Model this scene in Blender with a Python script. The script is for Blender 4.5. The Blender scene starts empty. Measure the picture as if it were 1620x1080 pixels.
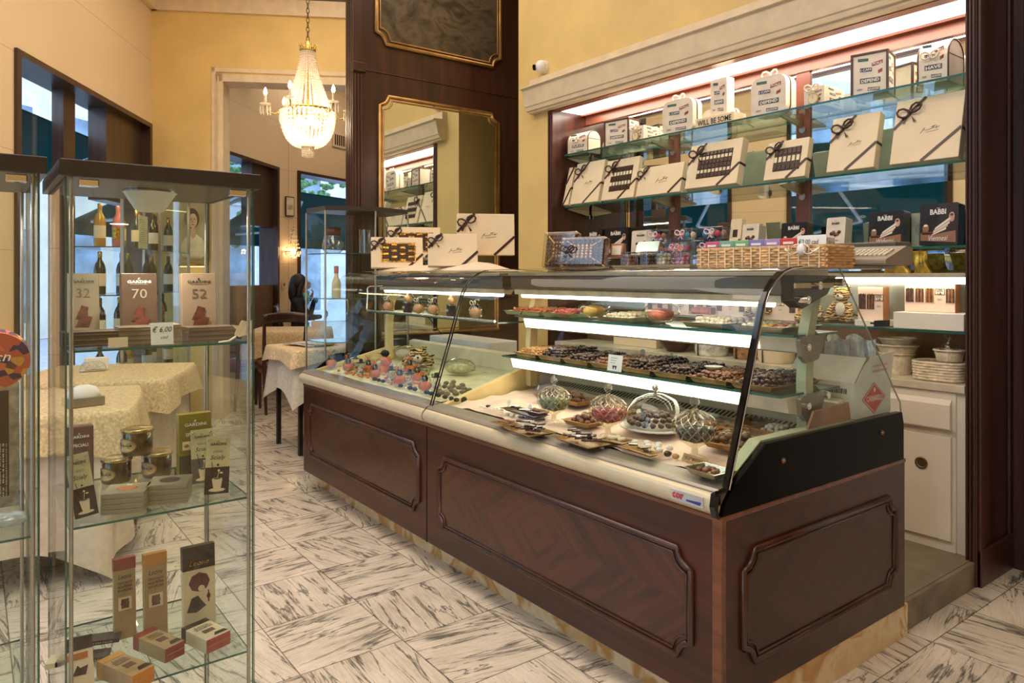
import bpy, math, random
from mathutils import Vector, Matrix, Euler, noise as mnoise
random.seed(7)
PI = math.pi
R = math.radians
SC = bpy.context.scene
COL = SC.collection
H = 1.35
FPX = 1136.0
_a = math.atan2(855, 1136)
SA, CA = math.sin(_a), math.cos(_a)

def ray(px):
    t = (px - 810) / FPX
    return (SA * t - CA, CA * t + SA)
def at_z(px, py, z):
    Y = (H - z) * FPX / (py - 437); r = ray(px); return Vector((r[0] * Y, r[1] * Y, z))
def at_y(px, py, y):
    r = ray(px); Y = y / r[1]; return Vector((r[0] * Y, y, H - (py - 437) * Y / FPX))
def at_x(px, py, x):
    r = ray(px); Y = x / r[0]; return Vector((x, r[1] * Y, H - (py - 437) * Y / FPX))
def at_d(px, py, Y):
    r = ray(px); return Vector((r[0] * Y, r[1] * Y, H - (py - 437) * Y / FPX))
def cw(X, Y, z=0.0):
    return Vector((SA * X - CA * Y, CA * X + SA * Y, z))

def lin(c):
    return tuple((v / 255 / 12.92 if v / 255 <= .04045 else ((v / 255 + .055) / 1.055) ** 2.4) for v in c) + (1.0,)

MATS = {}
def nodes_of(name):
    m = bpy.data.materials.new(name); m.use_nodes = True
    nt = m.node_tree; nt.nodes.clear()
    out = nt.nodes.new('ShaderNodeOutputMaterial')
    return m, nt, out
def N(nt, typ, **kw):
    n = nt.nodes.new(typ)
    for k, v in kw.items():
        if k in n.inputs: n.inputs[k].default_value = v
        else: setattr(n, k, v)
    return n
def L(nt, a, b): nt.links.new(a, b)
def math_n(nt, op, a, b=None, c=None):
    n = nt.nodes.new('ShaderNodeMath'); n.operation = op
    for i, v in enumerate((a, b, c)):
        if v is None: continue
        if isinstance(v, (int, float)): n.inputs[i].default_value = v
        else: nt.links.new(v, n.inputs[i])
    return n.outputs[0]
def ramp(nt, fac, stops):
    r = nt.nodes.new('ShaderNodeValToRGB')
    el = r.color_ramp.elements
    while len(el) < len(stops): el.new(0.5)
    for e, (p, c) in zip(el, stops): e.position = p; e.color = lin(c) if len(c) == 3 else c
    nt.links.new(fac, r.inputs[0]); return r.outputs[0]

def mat(name, col, rough=.5, metal=0.0, vary=.06, scale=12.0, bump=0.0, spec=.5, trans=0.0, coat=0.0, sheen=0.0, stretch=None, emit=None, sss=0):
    """plain principled with a little procedural variation"""
    if name in MATS: return MATS[name]
    m, nt, out = nodes_of(name)
    b = N(nt, 'ShaderNodeBsdfPrincipled', Roughness=rough, Metallic=metal)
    b.inputs['Specular IOR Level'].default_value = spec
    b.inputs['Transmission Weight'].default_value = trans
    b.inputs['Coat Weight'].default_value = coat
    tc = N(nt, 'ShaderNodeTexCoord'); mp = N(nt, 'ShaderNodeMapping')
    if stretch: mp.inputs['Scale'].default_value = stretch
    L(nt, tc.outputs['Object'], mp.inputs[0])
    no = N(nt, 'ShaderNodeTexNoise', Scale=scale, Detail=4.0)
    L(nt, mp.outputs[0], no.inputs['Vector'])
    lo = [max(0, c * (1 - vary * 2)) for c in col]; hi = [min(255, c * (1 + vary * 1.2)) for c in col]
    L(nt, ramp(nt, no.outputs[0], [(.3, lo), (.7, hi)]), b.inputs['Base Color'])
    if bump:
        bp = N(nt, 'ShaderNodeBump', Strength=bump, Distance=.01); L(nt, no.outputs[0], bp.inputs['Height']); L(nt, bp.outputs[0], b.inputs['Normal'])
    if emit:
        b.inputs['Emission Color'].default_value = lin(emit[0]); b.inputs['Emission Strength'].default_value = emit[1]
    L(nt, b.outputs[0], out.inputs[0])
    MATS[name] = m; return m

def wood(name, c1, c2, rough=.3, axis=0, scale=1.0, coat=.3, chevron=None):
    if name in MATS: return MATS[name]
    m, nt, out = nodes_of(name)
    b = N(nt, 'ShaderNodeBsdfPrincipled', Roughness=rough); b.inputs['Coat Weight'].default_value = coat; b.inputs['Coat Roughness'].default_value = .18
    tc = N(nt, 'ShaderNodeTexCoord')
    vec = tc.outputs['Object']
    if chevron:  # grain runs as a V mirrored about chevron=(axis index, centre)
        ax, cen = chevron
        sp = N(nt, 'ShaderNodeSeparateXYZ'); L(nt, vec, sp.inputs[0])
        u = math_n(nt, 'ABSOLUTE', math_n(nt, 'SUBTRACT', sp.outputs[ax], cen))
        z = sp.outputs[2]
        # coordinate across the grain
        zz = math_n(nt, 'SUBTRACT', z, .39)
        za = math_n(nt, 'ABSOLUTE', zz)
        p = math_n(nt, 'ADD', math_n(nt, 'MULTIPLY', u, .62), math_n(nt, 'MULTIPLY', za, .78))
        q = math_n(nt, 'SUBTRACT', math_n(nt, 'MULTIPLY', u, .78), math_n(nt, 'MULTIPLY', za, .62))
        cb = N(nt, 'ShaderNodeCombineXYZ'); L(nt, p, cb.inputs[0]); L(nt, math_n(nt, 'MULTIPLY', q, .08), cb.inputs[1])
        sg = math_n(nt, 'SIGN', zz); L(nt, sg, cb.inputs[2])
        vec2 = cb.outputs[0]; sc = 34.0 * scale
        mp = N(nt, 'ShaderNodeMapping'); L(nt, vec2, mp.inputs[0])
    else:
        mp = N(nt, 'ShaderNodeMapping'); s = [22.0 * scale] * 3; s[axis] = 1.6 * scale
        mp.inputs['Scale'].default_value = s; L(nt, vec, mp.inputs[0]); sc = 1.0
    n1 = N(nt, 'ShaderNodeTexNoise', Scale=sc, Detail=6.0, Distortion=.6); L(nt, mp.outputs[0], n1.inputs['Vector'])
    n2 = N(nt, 'ShaderNodeTexNoise', Scale=2.0, Detail=2.0); L(nt, tc.outputs['Object'], n2.inputs['Vector'])
    f = math_n(nt, 'ADD', math_n(nt, 'MULTIPLY', n1.outputs[0], .75), math_n(nt, 'MULTIPLY', n2.outputs[0], .25))
    L(nt, ramp(nt, f, [(.36, c1), (.62, c2)]), b.inputs['Base Color'])
    L(nt, b.outputs[0], out.inputs[0]); MATS[name] = m; return m

def glass(name, tint=(235, 245, 240), refl=1.0, rough=0.0):
    """thin sheet glass: see-through with a Fresnel mirror layer"""
    if name in MATS: return MATS[name]
    m, nt, out = nodes_of(name)
    tr = N(nt, 'ShaderNodeBsdfTransparent', Color=lin(tint)); gl = N(nt, 'ShaderNodeBsdfGlossy', Roughness=rough)
    fr = N(nt, 'ShaderNodeFresnel', IOR=1.5); mx = N(nt, 'ShaderNodeMixShader')
    geo = N(nt, 'ShaderNodeNewGeometry')
    # same Fresnel from either side of a thin sheet
    nd = N(nt, 'ShaderNodeVectorMath', operation='DOT_PRODUCT'); L(nt, geo.outputs['Normal'], nd.inputs[0]); L(nt, geo.outputs['Incoming'], nd.inputs[1])
    c = math_n(nt, 'ABSOLUTE', nd.outputs['Value'])
    f = math_n(nt, 'MULTIPLY_ADD', math_n(nt, 'POWER', math_n(nt, 'SUBTRACT', 1.0, c), 5.0), .9 * refl, .045 * refl)
    L(nt, f, mx.inputs[0]); L(nt, tr.outputs[0], mx.inputs[1]); L(nt, gl.outputs[0], mx.inputs[2]); L(nt, mx.outputs[0], out.inputs[0])
    MATS[name] = m; return m

def emis(name, col, st):
    if name in MATS: return MATS[name]
    m, nt, out = nodes_of(name)
    e = N(nt, 'ShaderNodeEmission', Color=lin(col), Strength=st)
    L(nt, e.outputs[0], out.inputs[0]); MATS[name] = m; return m

# ------------------------------------------------------------------ mesh builder
class MB:
    def __init__(s): s.v = []; s.f = []; s.m = []; s.T = None; s.sm = []
    def add(s, vs, fs, m=0, smooth=False):
        o = len(s.v)
        T = s.T
        s.v += [tuple(T @ Vector(v)) if T is not None else tuple(v) for v in vs]
        for f in fs: s.f.append(tuple(i + o for i in f)); s.m.append(m); s.sm.append(smooth)
        return s
    def box(s, x0, x1, y0, y1, z0, z1, m=0):
        vs = [(x0, y0, z0), (x1, y0, z0), (x1, y1, z0), (x0, y1, z0), (x0, y0, z1), (x1, y0, z1), (x1, y1, z1), (x0, y1, z1)]
        return s.add(vs, [(0, 3, 2, 1), (4, 5, 6, 7), (0, 1, 5, 4), (1, 2, 6, 5), (2, 3, 7, 6), (3, 0, 4, 7)], m)
    def prism(s, poly, a, b, axis='x', m=0, mcap=None, smooth=False):
        """poly in the two remaining axes (x:(y,z), y:(x,z), z:(x,y)) extruded a..b"""
        def P(p, t):
            return (t, p[0], p[1]) if axis == 'x' else ((p[0], t, p[1]) if axis == 'y' else (p[0], p[1], t))
        n = len(poly); vs = [P(p, a) for p in poly] + [P(p, b) for p in poly]
        s.add(vs, [(i, (i + 1) % n, n + (i + 1) % n, n + i) for i in range(n)], m, smooth)
        return s.add(vs, [tuple(range(n - 1, -1, -1)), tuple(range(n, 2 * n))], m if mcap is None else mcap)
    def tube(s, pts, r, n=8, m=0, caps=True, rs=None):
        pts = [Vector(p) for p in pts]; vs = []; k = len(pts)
        up = None
        for i, p in enumerate(pts):
            d = (pts[min(i + 1, k - 1)] - pts[max(i - 1, 0)])
            if d.length < 1e-9: d = Vector((0, 0, 1))
            d.normalize()
            if up is None:
                up = Vector((0, 0, 1)) if abs(d.z) < .9 else Vector((1, 0, 0))
            u = d.cross(up)
            if u.length < 1e-6: u = d.cross(Vector((0, 1, 0)))
            u.normalize(); w = u.cross(d).normalized(); up = w
            rr = rs[i] if rs else r
            vs += [p + u * rr * math.cos(2 * PI * j / n) + w * rr * math.sin(2 * PI * j / n) for j in range(n)]
        fs = [(i * n + j, i * n + (j + 1) % n, (i + 1) * n + (j + 1) % n, (i + 1) * n + j) for i in range(k - 1) for j in range(n)]
        s.add(vs, fs, m, True)
        if caps: s.add(vs, [tuple(range(n - 1, -1, -1)), tuple(range((k - 1) * n, k * n))], m)
        return s
    def cyl(s, p0, p1, r, n=12, m=0, r1=None):
        return s.tube([p0, p1], r, n, m, True, [r, r if r1 is None else r1])
    def lathe(s, prof, n=24, c=(0, 0, 0), m=0, flute=0, fn=0, cap=True):
        vs = []
        for k, (r, z) in enumerate(prof):
            for j in range(n):
                t = 2 * PI * j / n
                rr = r * (1 + (flute * math.cos(fn * t) if fn else 0))
                vs.append((c[0] + rr * math.cos(t), c[1] + rr * math.sin(t), c[2] + z))
        k = len(prof)
        s.add(vs, [(i * n + j, i * n + (j + 1) % n, (i + 1) * n + (j + 1) % n, (i + 1) * n + j) for i in range(k - 1) for j in range(n)], m, True)
        if cap:
            if prof[0][0] > 1e-5: s.add(vs[:n], [tuple(range(n - 1, -1, -1))], m)
            if prof[-1][0] > 1e-5: s.add(vs[-n:], [tuple(range(n))], m)
        return s
    def ball(s, c, r, n=10, k=6, m=0, sq=(1, 1, 1), jit=0, fn=0, fl=0):
        vs = [(c[0], c[1], c[2] - r * sq[2])]
        for i in range(1, k):
            a = PI * i / k
            for j in range(n):
                t = 2 * PI * j / n; q = r * (1 + (random.uniform(-jit, jit) if jit else 0)) * (1 + (fl * math.cos(fn * t) if fn else 0))
                vs.append((c[0] + q * sq[0] * math.sin(a) * math.cos(t), c[1] + q * sq[1] * math.sin(a) * math.sin(t), c[2] - q * sq[2] * math.cos(a)))
        vs.append((c[0], c[1], c[2] + r * sq[2])); l = len(vs) - 1
        fs = [(0, 1 + (j + 1) % n, 1 + j) for j in range(n)]
        fs += [(1 + i * n + j, 1 + i * n + (j + 1) % n, 1 + (i + 1) * n + (j + 1) % n, 1 + (i + 1) * n + j) for i in range(k - 2) for j in range(n)]
        fs += [(l, 1 + (k - 2) * n + j, 1 + (k - 2) * n + (j + 1) % n) for j in range(n)]
        return s.add(vs, fs, m, True)
    def grid(s, fn, nu, nv, m=0, smooth=True, two=0):
        vs = [fn(i / nu, j / nv) for j in range(nv + 1) for i in range(nu + 1)]
        w = nu + 1
        return s.add(vs, [(j * w + i, j * w + i + 1, (j + 1) * w + i + 1, (j + 1) * w + i) for j in range(nv) for i in range(nu)], m, smooth)
    def quad(s, a, b, c, d, m=0): return s.add([a, b, c, d], [(0, 1, 2, 3)], m)
    def build(s, name, mats, parent=None, bevel=0, seg=2, solid=0, loc=None, rot=None):
        me = bpy.data.meshes.new(name); me.from_pydata(s.v, [], s.f)
        if not isinstance(mats, (list, tuple)): mats = [mats]
        for x in mats: me.materials.append(x)
        me.polygons.foreach_set('material_index', s.m); me.polygons.foreach_set('use_smooth', s.sm); me.update()
        o = bpy.data.objects.new(name, me); COL.objects.link(o)
        if parent: o.parent = parent
        if loc is not None: o.location = loc
        if rot is not None: o.rotation_euler = rot
        if solid:
            md = o.modifiers.new('solid', 'SOLIDIFY'); md.thickness = solid; md.offset = 0
        if bevel:
            md = o.modifiers.new('bevel', 'BEVEL'); md.width = bevel; md.segments = seg; md.limit_method = 'ANGLE'; md.angle_limit = R(40); md.use_clamp_overlap = True
        return o

def tag(o, label=None, cat=None, group=None, kind=None):
    if label: o['label'] = label
    if cat: o['category'] = cat
    if group: o['group'] = group
    if kind: o['kind'] = kind
    return o
def thing(name, label, cat, loc=(0, 0, 0), rot=0.0, group=None):
    o = bpy.data.objects.new(name, None); COL.objects.link(o); o.empty_display_size = .05
    o.location = loc; o.rotation_euler = rot if isinstance(rot, (tuple, list, Euler)) else (0, 0, rot)
    return tag(o, label, cat, group)
def struct(o): o['kind'] = 'structure'; return o
def copy_tree(src, loc=None, rot=None, label=None, group=None, scale=None):
    def rec(o, par):
        c = o.copy(); COL.objects.link(c); c.parent = par
        for ch in o.children: rec(ch, c)
        return c
    c = rec(src, None)
    if loc is not None: c.location = loc
    if rot is not None: c.rotation_euler = rot if isinstance(rot, (tuple, list, Euler)) else (0, 0, rot)
    if label: c['label'] = label
    if group: c['group'] = group
    if scale: c.scale = (scale,) * 3 if isinstance(scale, (int, float)) else scale
    return c

_TX = {}
def text_mesh(body, depth=.0004, shear=0.0, bold=0.0, spacing=1.0):
    k = (body, depth, shear, bold, spacing)
    if k in _TX: return _TX[k]
    cu = bpy.data.curves.new('txt', 'FONT'); cu.body = body; cu.size = 1.0; cu.align_x = 'CENTER'; cu.align_y = 'CENTER'
    cu.shear = shear; cu.offset = bold; cu.space_character = spacing; cu.resolution_u = 2; cu.space_line = .9
    o = bpy.data.objects.new('txt', cu); COL.objects.link(o)
    dg = bpy.context.evaluated_depsgraph_get(); dg.update()
    me = bpy.data.meshes.new_from_object(o.evaluated_get(dg))
    vs = [tuple(v.co) for v in me.vertices]; fs = [tuple(p.vertices) for p in me.polygons]
    bpy.data.objects.remove(o); bpy.data.curves.remove(cu); bpy.data.meshes.remove(me)
    xs = [v[0] for v in vs] or [0, 1]; ys = [v[1] for v in vs] or [0, 1]
    _TX[k] = (vs, fs, min(xs), max(xs), min(ys), max(ys)); return _TX[k]
def put_text(mb, body, c, u, v, w=None, h=None, m=0, off=.0008, **kw):
    """letters centred at c, running along u with up v; fitted to width w (and height h)"""
    vs, fs, x0, x1, y0, y1 = text_mesh(body, **kw)
    c = Vector(c); u = Vector(u).normalized(); v = Vector(v).normalized(); n = u.cross(v)
    sx = (w / (x1 - x0)) if w else None; sy = (h / (y1 - y0)) if h else None
    if sx is None: sx = sy
    if sy is None: sy = sx
    mx, my = (x0 + x1) / 2, (y0 + y1) / 2
    mb.add([c + n * off + u * ((a - mx) * sx) + v * ((b - my) * sy) for a, b, _ in vs], fs, m)
def area(name, p, sx, sy, power, col=(255, 226, 190), rot=(0, 0, 0)):
    l = bpy.data.lights.new(name, 'AREA'); l.shape = 'RECTANGLE'; l.size = sx; l.size_y = sy; l.energy = power; l.color = lin(col)[:3]
    o = bpy.data.objects.new(name, l); COL.objects.link(o); o.location = p; o.rotation_euler = rot; return o
# ------------------------------------------------------------------ materials
yellow = mat('yellow_paint', (224, 192, 122), .6, vary=.02, scale=3)
cream_panel = mat('cream_wall_panel', (222, 196, 158), .55, vary=.02, scale=3)
cream_trim = mat('cream_trim', (226, 204, 168), .5, vary=.02)
mahog = wood('mahogany', (44, 19, 12), (80, 37, 23), .34, axis=2, scale=.6)
mahog_h = wood('mahogany_lengthwise', (44, 18, 11), (78, 35, 21), .36, axis=0, scale=.6, coat=.08)
mahog_pillar = wood('mahogany_panelling', (50, 27, 18), (74, 42, 28), .4, axis=2, scale=.5, coat=.15)
redwood = wood('red_brown_wood', (120, 62, 42), (158, 92, 66), .35, axis=0, scale=.5)
redwood_v = wood('red_brown_wood_upright', (92, 44, 30), (126, 68, 48), .35, axis=2, scale=.5)
tanwood = wood('tan_wood_board', (120, 82, 54), (158, 114, 78), .5, axis=0, scale=.4, coat=0)
dark_metal = mat('dark_brown_metal', (62, 54, 48), .35, .3, vary=.03)
steel = mat('brushed_steel', (190, 182, 168), .28, 1.0, vary=.04, scale=60, stretch=(1, 1, 20))
chrome = mat('chrome', (225, 222, 215), .08, 1.0, vary=.01)
black_gloss = mat('black_gloss', (10, 9, 9), .1, vary=.1, spec=.5)
black_panel = mat('black_end_gloss', (9, 8, 8), .22, vary=.1, spec=.06)
black_matte = mat('black_matte', (22, 20, 19), .5, vary=.1)
white_lam = mat('white_laminate', (226, 216, 200), .35, vary=.02, scale=3)
white_plastic = mat('white_plastic', (232, 228, 222), .35, vary=.02)
gold = mat('gilt_moulding', (190, 146, 86), .35, .7, vary=.06, scale=12)
mirror = mat('mirror_silver', (226, 232, 226), .015, 1.0, vary=.005)
gl = glass('clear_glass', (250, 253, 252), .75)
gl_case = glass('case_glass', (244, 250, 247), .9)
gl_edge = mat('green_glass_edge', (22, 92, 80), .15, vary=.1, spec=.7)
gl_clear = glass('clear_shelf_glass', (242, 249, 247), 1.0)
gl_shelf = glass('shelf_glass', (230, 243, 241), 1.3)
tube_mat = emis('fluorescent_tube', (255, 238, 206), 8.0)
soffit_mat = emis('lit_diffuser', (255, 240, 226), 4.5)
teal = mat('teal_canvas', (22, 74, 78), .8, vary=.08)
white_cloth = mat('white_linen', (232, 222, 206), .8, vary=.03, bump=.15, scale=40)
gold_cloth = mat('golden_damask', (226, 198, 152), .6, vary=.09, scale=80, bump=.2)
pink_cloth = mat('pale_pink_cloth', (236, 208, 188), .7, vary=.04)
brown_ribbon = mat('brown_satin_ribbon', (58, 34, 22), .35, vary=.12)
cream_ribbon = mat('cream_satin_ribbon', (238, 226, 204), .4, vary=.04)
cream_card = mat('cream_card', (236, 214, 178), .5, vary=.02, scale=5)
white_card = mat('white_card', (236, 228, 214), .5, vary=.02, scale=5)
choc_brown = mat('chocolate_brown_card', (62, 42, 32), .4, vary=.1)
ink = mat('dark_ink', (46, 36, 32), .5, vary=.05)
ink_red = mat('red_ink', (190, 50, 42), .5, vary=.05)
paper = mat('paper', (242, 240, 234), .6, vary=.02)
yellow_case = mat('cream_yellow_plastic', (236, 212, 152), .4, vary=.03)
grey_metal = mat('grey_metal', (140, 132, 118), .35, .6, vary=.04)
green_grey = mat('pale_green_metal', (176, 180, 146), .4, .1, vary=.03)

# marble floor: square slabs with the vein turned a quarter in every other one
def marble_floor():
    m, nt, out = nodes_of('veined_marble_tiles')
    b = N(nt, 'ShaderNodeBsdfPrincipled', Roughness=.16); b.inputs['Specular IOR Level'].default_value = .5
    tc = N(nt, 'ShaderNodeTexCoord'); sp = N(nt, 'ShaderNodeSeparateXYZ'); L(nt, tc.outputs['Object'], sp.inputs[0])
    u = math_n(nt, 'DIVIDE', math_n(nt, 'ADD', sp.outputs[0], 2.375 + .3965 * 40), .3965)
    v = math_n(nt, 'DIVIDE', math_n(nt, 'ADD', sp.outputs[1], -1.668 + .389 * 40), .389)
    iu, iv = math_n(nt, 'FLOOR', u), math_n(nt, 'FLOOR', v)
    fu, fv = math_n(nt, 'FRACT', u), math_n(nt, 'FRACT', v)
    par = math_n(nt, 'MODULO', math_n(nt, 'ADD', iu, iv), 2.0)
    # swap the two coordinates in every other tile
    def mixv(a, c, f): return math_n(nt, 'ADD', math_n(nt, 'MULTIPLY', a, math_n(nt, 'SUBTRACT', 1.0, f)), math_n(nt, 'MULTIPLY', c, f))
    p = mixv(fu, fv, par); q = mixv(fv, fu, par)
    seed = math_n(nt, 'ADD', math_n(nt, 'MULTIPLY', iu, 3.7), math_n(nt, 'MULTIPLY', iv, 7.3))
    cb = N(nt, 'ShaderNodeCombineXYZ'); L(nt, p, cb.inputs[0]); L(nt, q, cb.inputs[1]); L(nt, seed, cb.inputs[2])
    wn = N(nt, 'ShaderNodeTexWhiteNoise'); wn.noise_dimensions = '1D'; L(nt, seed, wn.inputs['W'])
    ang = math_n(nt, 'MULTIPLY', math_n(nt, 'SUBTRACT', wn.outputs[0], .5), .7)
    rot = N(nt, 'ShaderNodeVectorRotate', rotation_type='Z_AXIS'); L(nt, cb.outputs[0], rot.inputs['Vector']); L(nt, ang, rot.inputs['Angle'])
    mp = N(nt, 'ShaderNodeMapping'); mp.inputs['Scale'].default_value = (.36, 3.0, 1); L(nt, rot.outputs[0], mp.inputs[0])
    n1 = N(nt, 'ShaderNodeTexNoise', Scale=2.1, Detail=8.0, Roughness=.55, Distortion=.45); L(nt, mp.outputs[0], n1.inputs['Vector'])
    d1 = math_n(nt, 'ABSOLUTE', math_n(nt, 'SUBTRACT', n1.outputs[0], .5))
    mp2 = N(nt, 'ShaderNodeMapping'); mp2.inputs['Scale'].default_value = (.6, 11, 1); L(nt, rot.outputs[0], mp2.inputs[0])
    n2 = N(nt, 'ShaderNodeTexNoise', Scale=2.2, Detail=6.0, Roughness=.7, Distortion=.5); L(nt, mp2.outputs[0], n2.inputs['Vector'])
    mp3 = N(nt, 'ShaderNodeMapping'); mp3.inputs['Scale'].default_value = (1, 1.6, 1); L(nt, rot.outputs[0], mp3.inputs[0])
    n3 = N(nt, 'ShaderNodeTexNoise', Scale=1.8, Detail=3.0); L(nt, mp3.outputs[0], n3.inputs['Vector'])
    wid = math_n(nt, 'MULTIPLY', math_n(nt, 'MAXIMUM', math_n(nt, 'SUBTRACT', n3.outputs[0], .36), 0.0), .16)
    vein = math_n(nt, 'SUBTRACT', 1.0, math_n(nt, 'MINIMUM', math_n(nt, 'DIVIDE', d1, math_n(nt, 'ADD', wid, .004)), 1.0))
    fine = math_n(nt, 'MULTIPLY', math_n(nt, 'MULTIPLY_ADD', math_n(nt, 'ABSOLUTE', math_n(nt, 'SUBTRACT', n2.outputs[0], .5)), -26.0, 1.0), math_n(nt, 'MULTIPLY', n3.outputs[0], 1.0))
    fine = math_n(nt, 'MAXIMUM', fine, 0.0)
    tot = math_n(nt, 'MINIMUM', math_n(nt, 'ADD', math_n(nt, 'MULTIPLY', vein, .85), math_n(nt, 'MULTIPLY', fine, .55)), 1.0)
    base = ramp(nt, n3.outputs[0], [(.3, (238, 225, 207)), (.7, (218, 203, 184))])
    mx = N(nt, 'ShaderNodeMix', data_type='RGBA'); L(nt, tot, mx.inputs['Factor']); L(nt, base, mx.inputs['A']); mx.inputs['B'].default_value = lin((84, 84, 78))
    # joints
    eu = math_n(nt, 'MINIMUM', fu, math_n(nt, 'SUBTRACT', 1.0, fu)); ev = math_n(nt, 'MINIMUM', fv, math_n(nt, 'SUBTRACT', 1.0, fv))
    j = math_n(nt, 'LESS_THAN', math_n(nt, 'MINIMUM', eu, ev), .006)
    mj = N(nt, 'ShaderNodeMix', data_type='RGBA'); L(nt, math_n(nt, 'MULTIPLY', j, .7), mj.inputs['Factor']); L(nt, mx.outputs['Result'], mj.inputs['A']); mj.inputs['B'].default_value = lin((64, 50, 42))
    L(nt, mj.outputs['Result'], b.inputs['Base Color'])
    L(nt, math_n(nt, 'MULTIPLY_ADD', n3.outputs[0], .15, .12), b.inputs['Roughness'])
    L(nt, b.outputs[0], out.inputs[0]); return m
def gold_marble():
    m, nt, out = nodes_of('yellow_marble')
    b = N(nt, 'ShaderNodeBsdfPrincipled', Roughness=.2); tc = N(nt, 'ShaderNodeTexCoord')
    n1 = N(nt, 'ShaderNodeTexNoise', Scale=3.2, Detail=7.0, Distortion=1.6); L(nt, tc.outputs['Object'], n1.inputs['Vector'])
    L(nt, ramp(nt, n1.outputs[0], [(.35, (222, 192, 142)), (.48, (234, 212, 172)), (.55, (196, 146, 78)), (.7, (226, 198, 150))]), b.inputs['Base Color'])
    L(nt, b.outputs[0], out.inputs[0]); return m
def grey_marble():
    m, nt, out = nodes_of('grey_brown_marble')
    b = N(nt, 'ShaderNodeBsdfPrincipled', Roughness=.3); tc = N(nt, 'ShaderNodeTexCoord')
    n1 = N(nt, 'ShaderNodeTexNoise', Scale=4.0, Detail=8.0, Distortion=1.2); L(nt, tc.outputs['Object'], n1.inputs['Vector'])
    L(nt, ramp(nt, n1.outputs[0], [(.35, (92, 78, 62)), (.6, (132, 116, 96))]), b.inputs['Base Color'])
    L(nt, b.outputs[0], out.inputs[0]); return m
M_floor, M_gmarb, M_grey = marble_floor(), gold_marble(), grey_marble()

# ------------------------------------------------------------------ shell (facade follows a shallow polygon seen in the picture)
FA = [(-2.14, -3.2), (-2.54, 0.0), (-3.10, 4.47), (-3.387, 6.75), (-3.23, 8.1), (-3.06, 9.4), (-2.89, 9.66), (-2.49, 10.8), (-1.2, 13.0)]
FW = [cw(*p) for p in FA]
CEIL = 4.25
corner = FW[3]
back_r = cw(3.2, -3.2)
room = [FW[0], FW[1], FW[2], FW[3], FW[4], FW[5], FW[6], FW[7], FW[8], Vector((-6.3, 9.5, 0)), Vector((-2, 9.5, 0)), Vector((3.5, 9.5, 0)), Vector((3.5, -3.5, 0)), back_r]
rp = [FW[0], FW[1], FW[2], FW[3], FW[4], FW[5], FW[6], FW[8], Vector((-5.4, 9.6, 0)), Vector((3.6, 9.6, 0)), Vector((3.6, -4.2, 0))]
mb = MB(); mb.add([(p.x, p.y, 0) for p in reversed(rp)], [tuple(range(len(rp)))])
struct(mb.build('floor', M_floor))
mb = MB(); mb.prism([(p.x, p.y) for p in reversed(rp)], CEIL, CEIL + .1, 'z'); struct(mb.build('ceiling', mat('ceiling_paint', (228, 204, 160), .7, vary=.02)))

def seg_wall(name, a, b, z0, z1, m, th=.12, out=1):
    a, b = Vector((a[0], a[1], 0)), Vector((b[0], b[1], 0)); d = (b - a).normalized(); n = Vector((-d.y, d.x, 0)) * out
    k = MB(); p = [a, b, b + n * th, a + n * th]
    k.prism([(q.x, q.y) for q in p], z0, z1, 'z'); return struct(k.build(name, m))

def panelled(name, base):
    """cream boards with thin upright and level joints"""
    m, nt, out = nodes_of(name)
    b = N(nt, 'ShaderNodeBsdfPrincipled', Roughness=.5); tc = N(nt, 'ShaderNodeTexCoord')
    mp = N(nt, 'ShaderNodeMapping'); mp.inputs['Rotation'].default_value = (0, 0, R(-60)); L(nt, tc.outputs['Object'], mp.inputs[0])
    sp = N(nt, 'ShaderNodeSeparateXYZ'); L(nt, mp.outputs[0], sp.inputs[0]); sz = N(nt, 'ShaderNodeSeparateXYZ'); L(nt, tc.outputs['Object'], sz.inputs[0])
    row = math_n(nt, 'DIVIDE', math_n(nt, 'ADD', sz.outputs[2], .35), .62)
    fx = math_n(nt, 'FRACT', math_n(nt, 'ADD', math_n(nt, 'DIVIDE', sp.outputs[0], .78), 0.3))
    fz = math_n(nt, 'FRACT', row)
    j = math_n(nt, 'MAXIMUM', math_n(nt, 'LESS_THAN', fx, .008), math_n(nt, 'LESS_THAN', fz, .008))
    mx = N(nt, 'ShaderNodeMix', data_type='RGBA'); L(nt, math_n(nt, 'MULTIPLY', j, .45), mx.inputs['Factor']); mx.inputs['A'].default_value = lin(base); mx.inputs['B'].default_value = lin((120, 90, 60))
    L(nt, mx.outputs['Result'], b.inputs['Base Color']); L(nt, b.outputs[0], out.inputs[0]); return m
M_panel = panelled('cream_boarded_wall', (224, 198, 160))
WT = 2.774   # window head height
def lerp(a, b, t): return a + (b - a) * t
wn = [0]
M_frame = wood('dark_window_wood', (44, 26, 18), (70, 42, 28), .4, axis=2)
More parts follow.
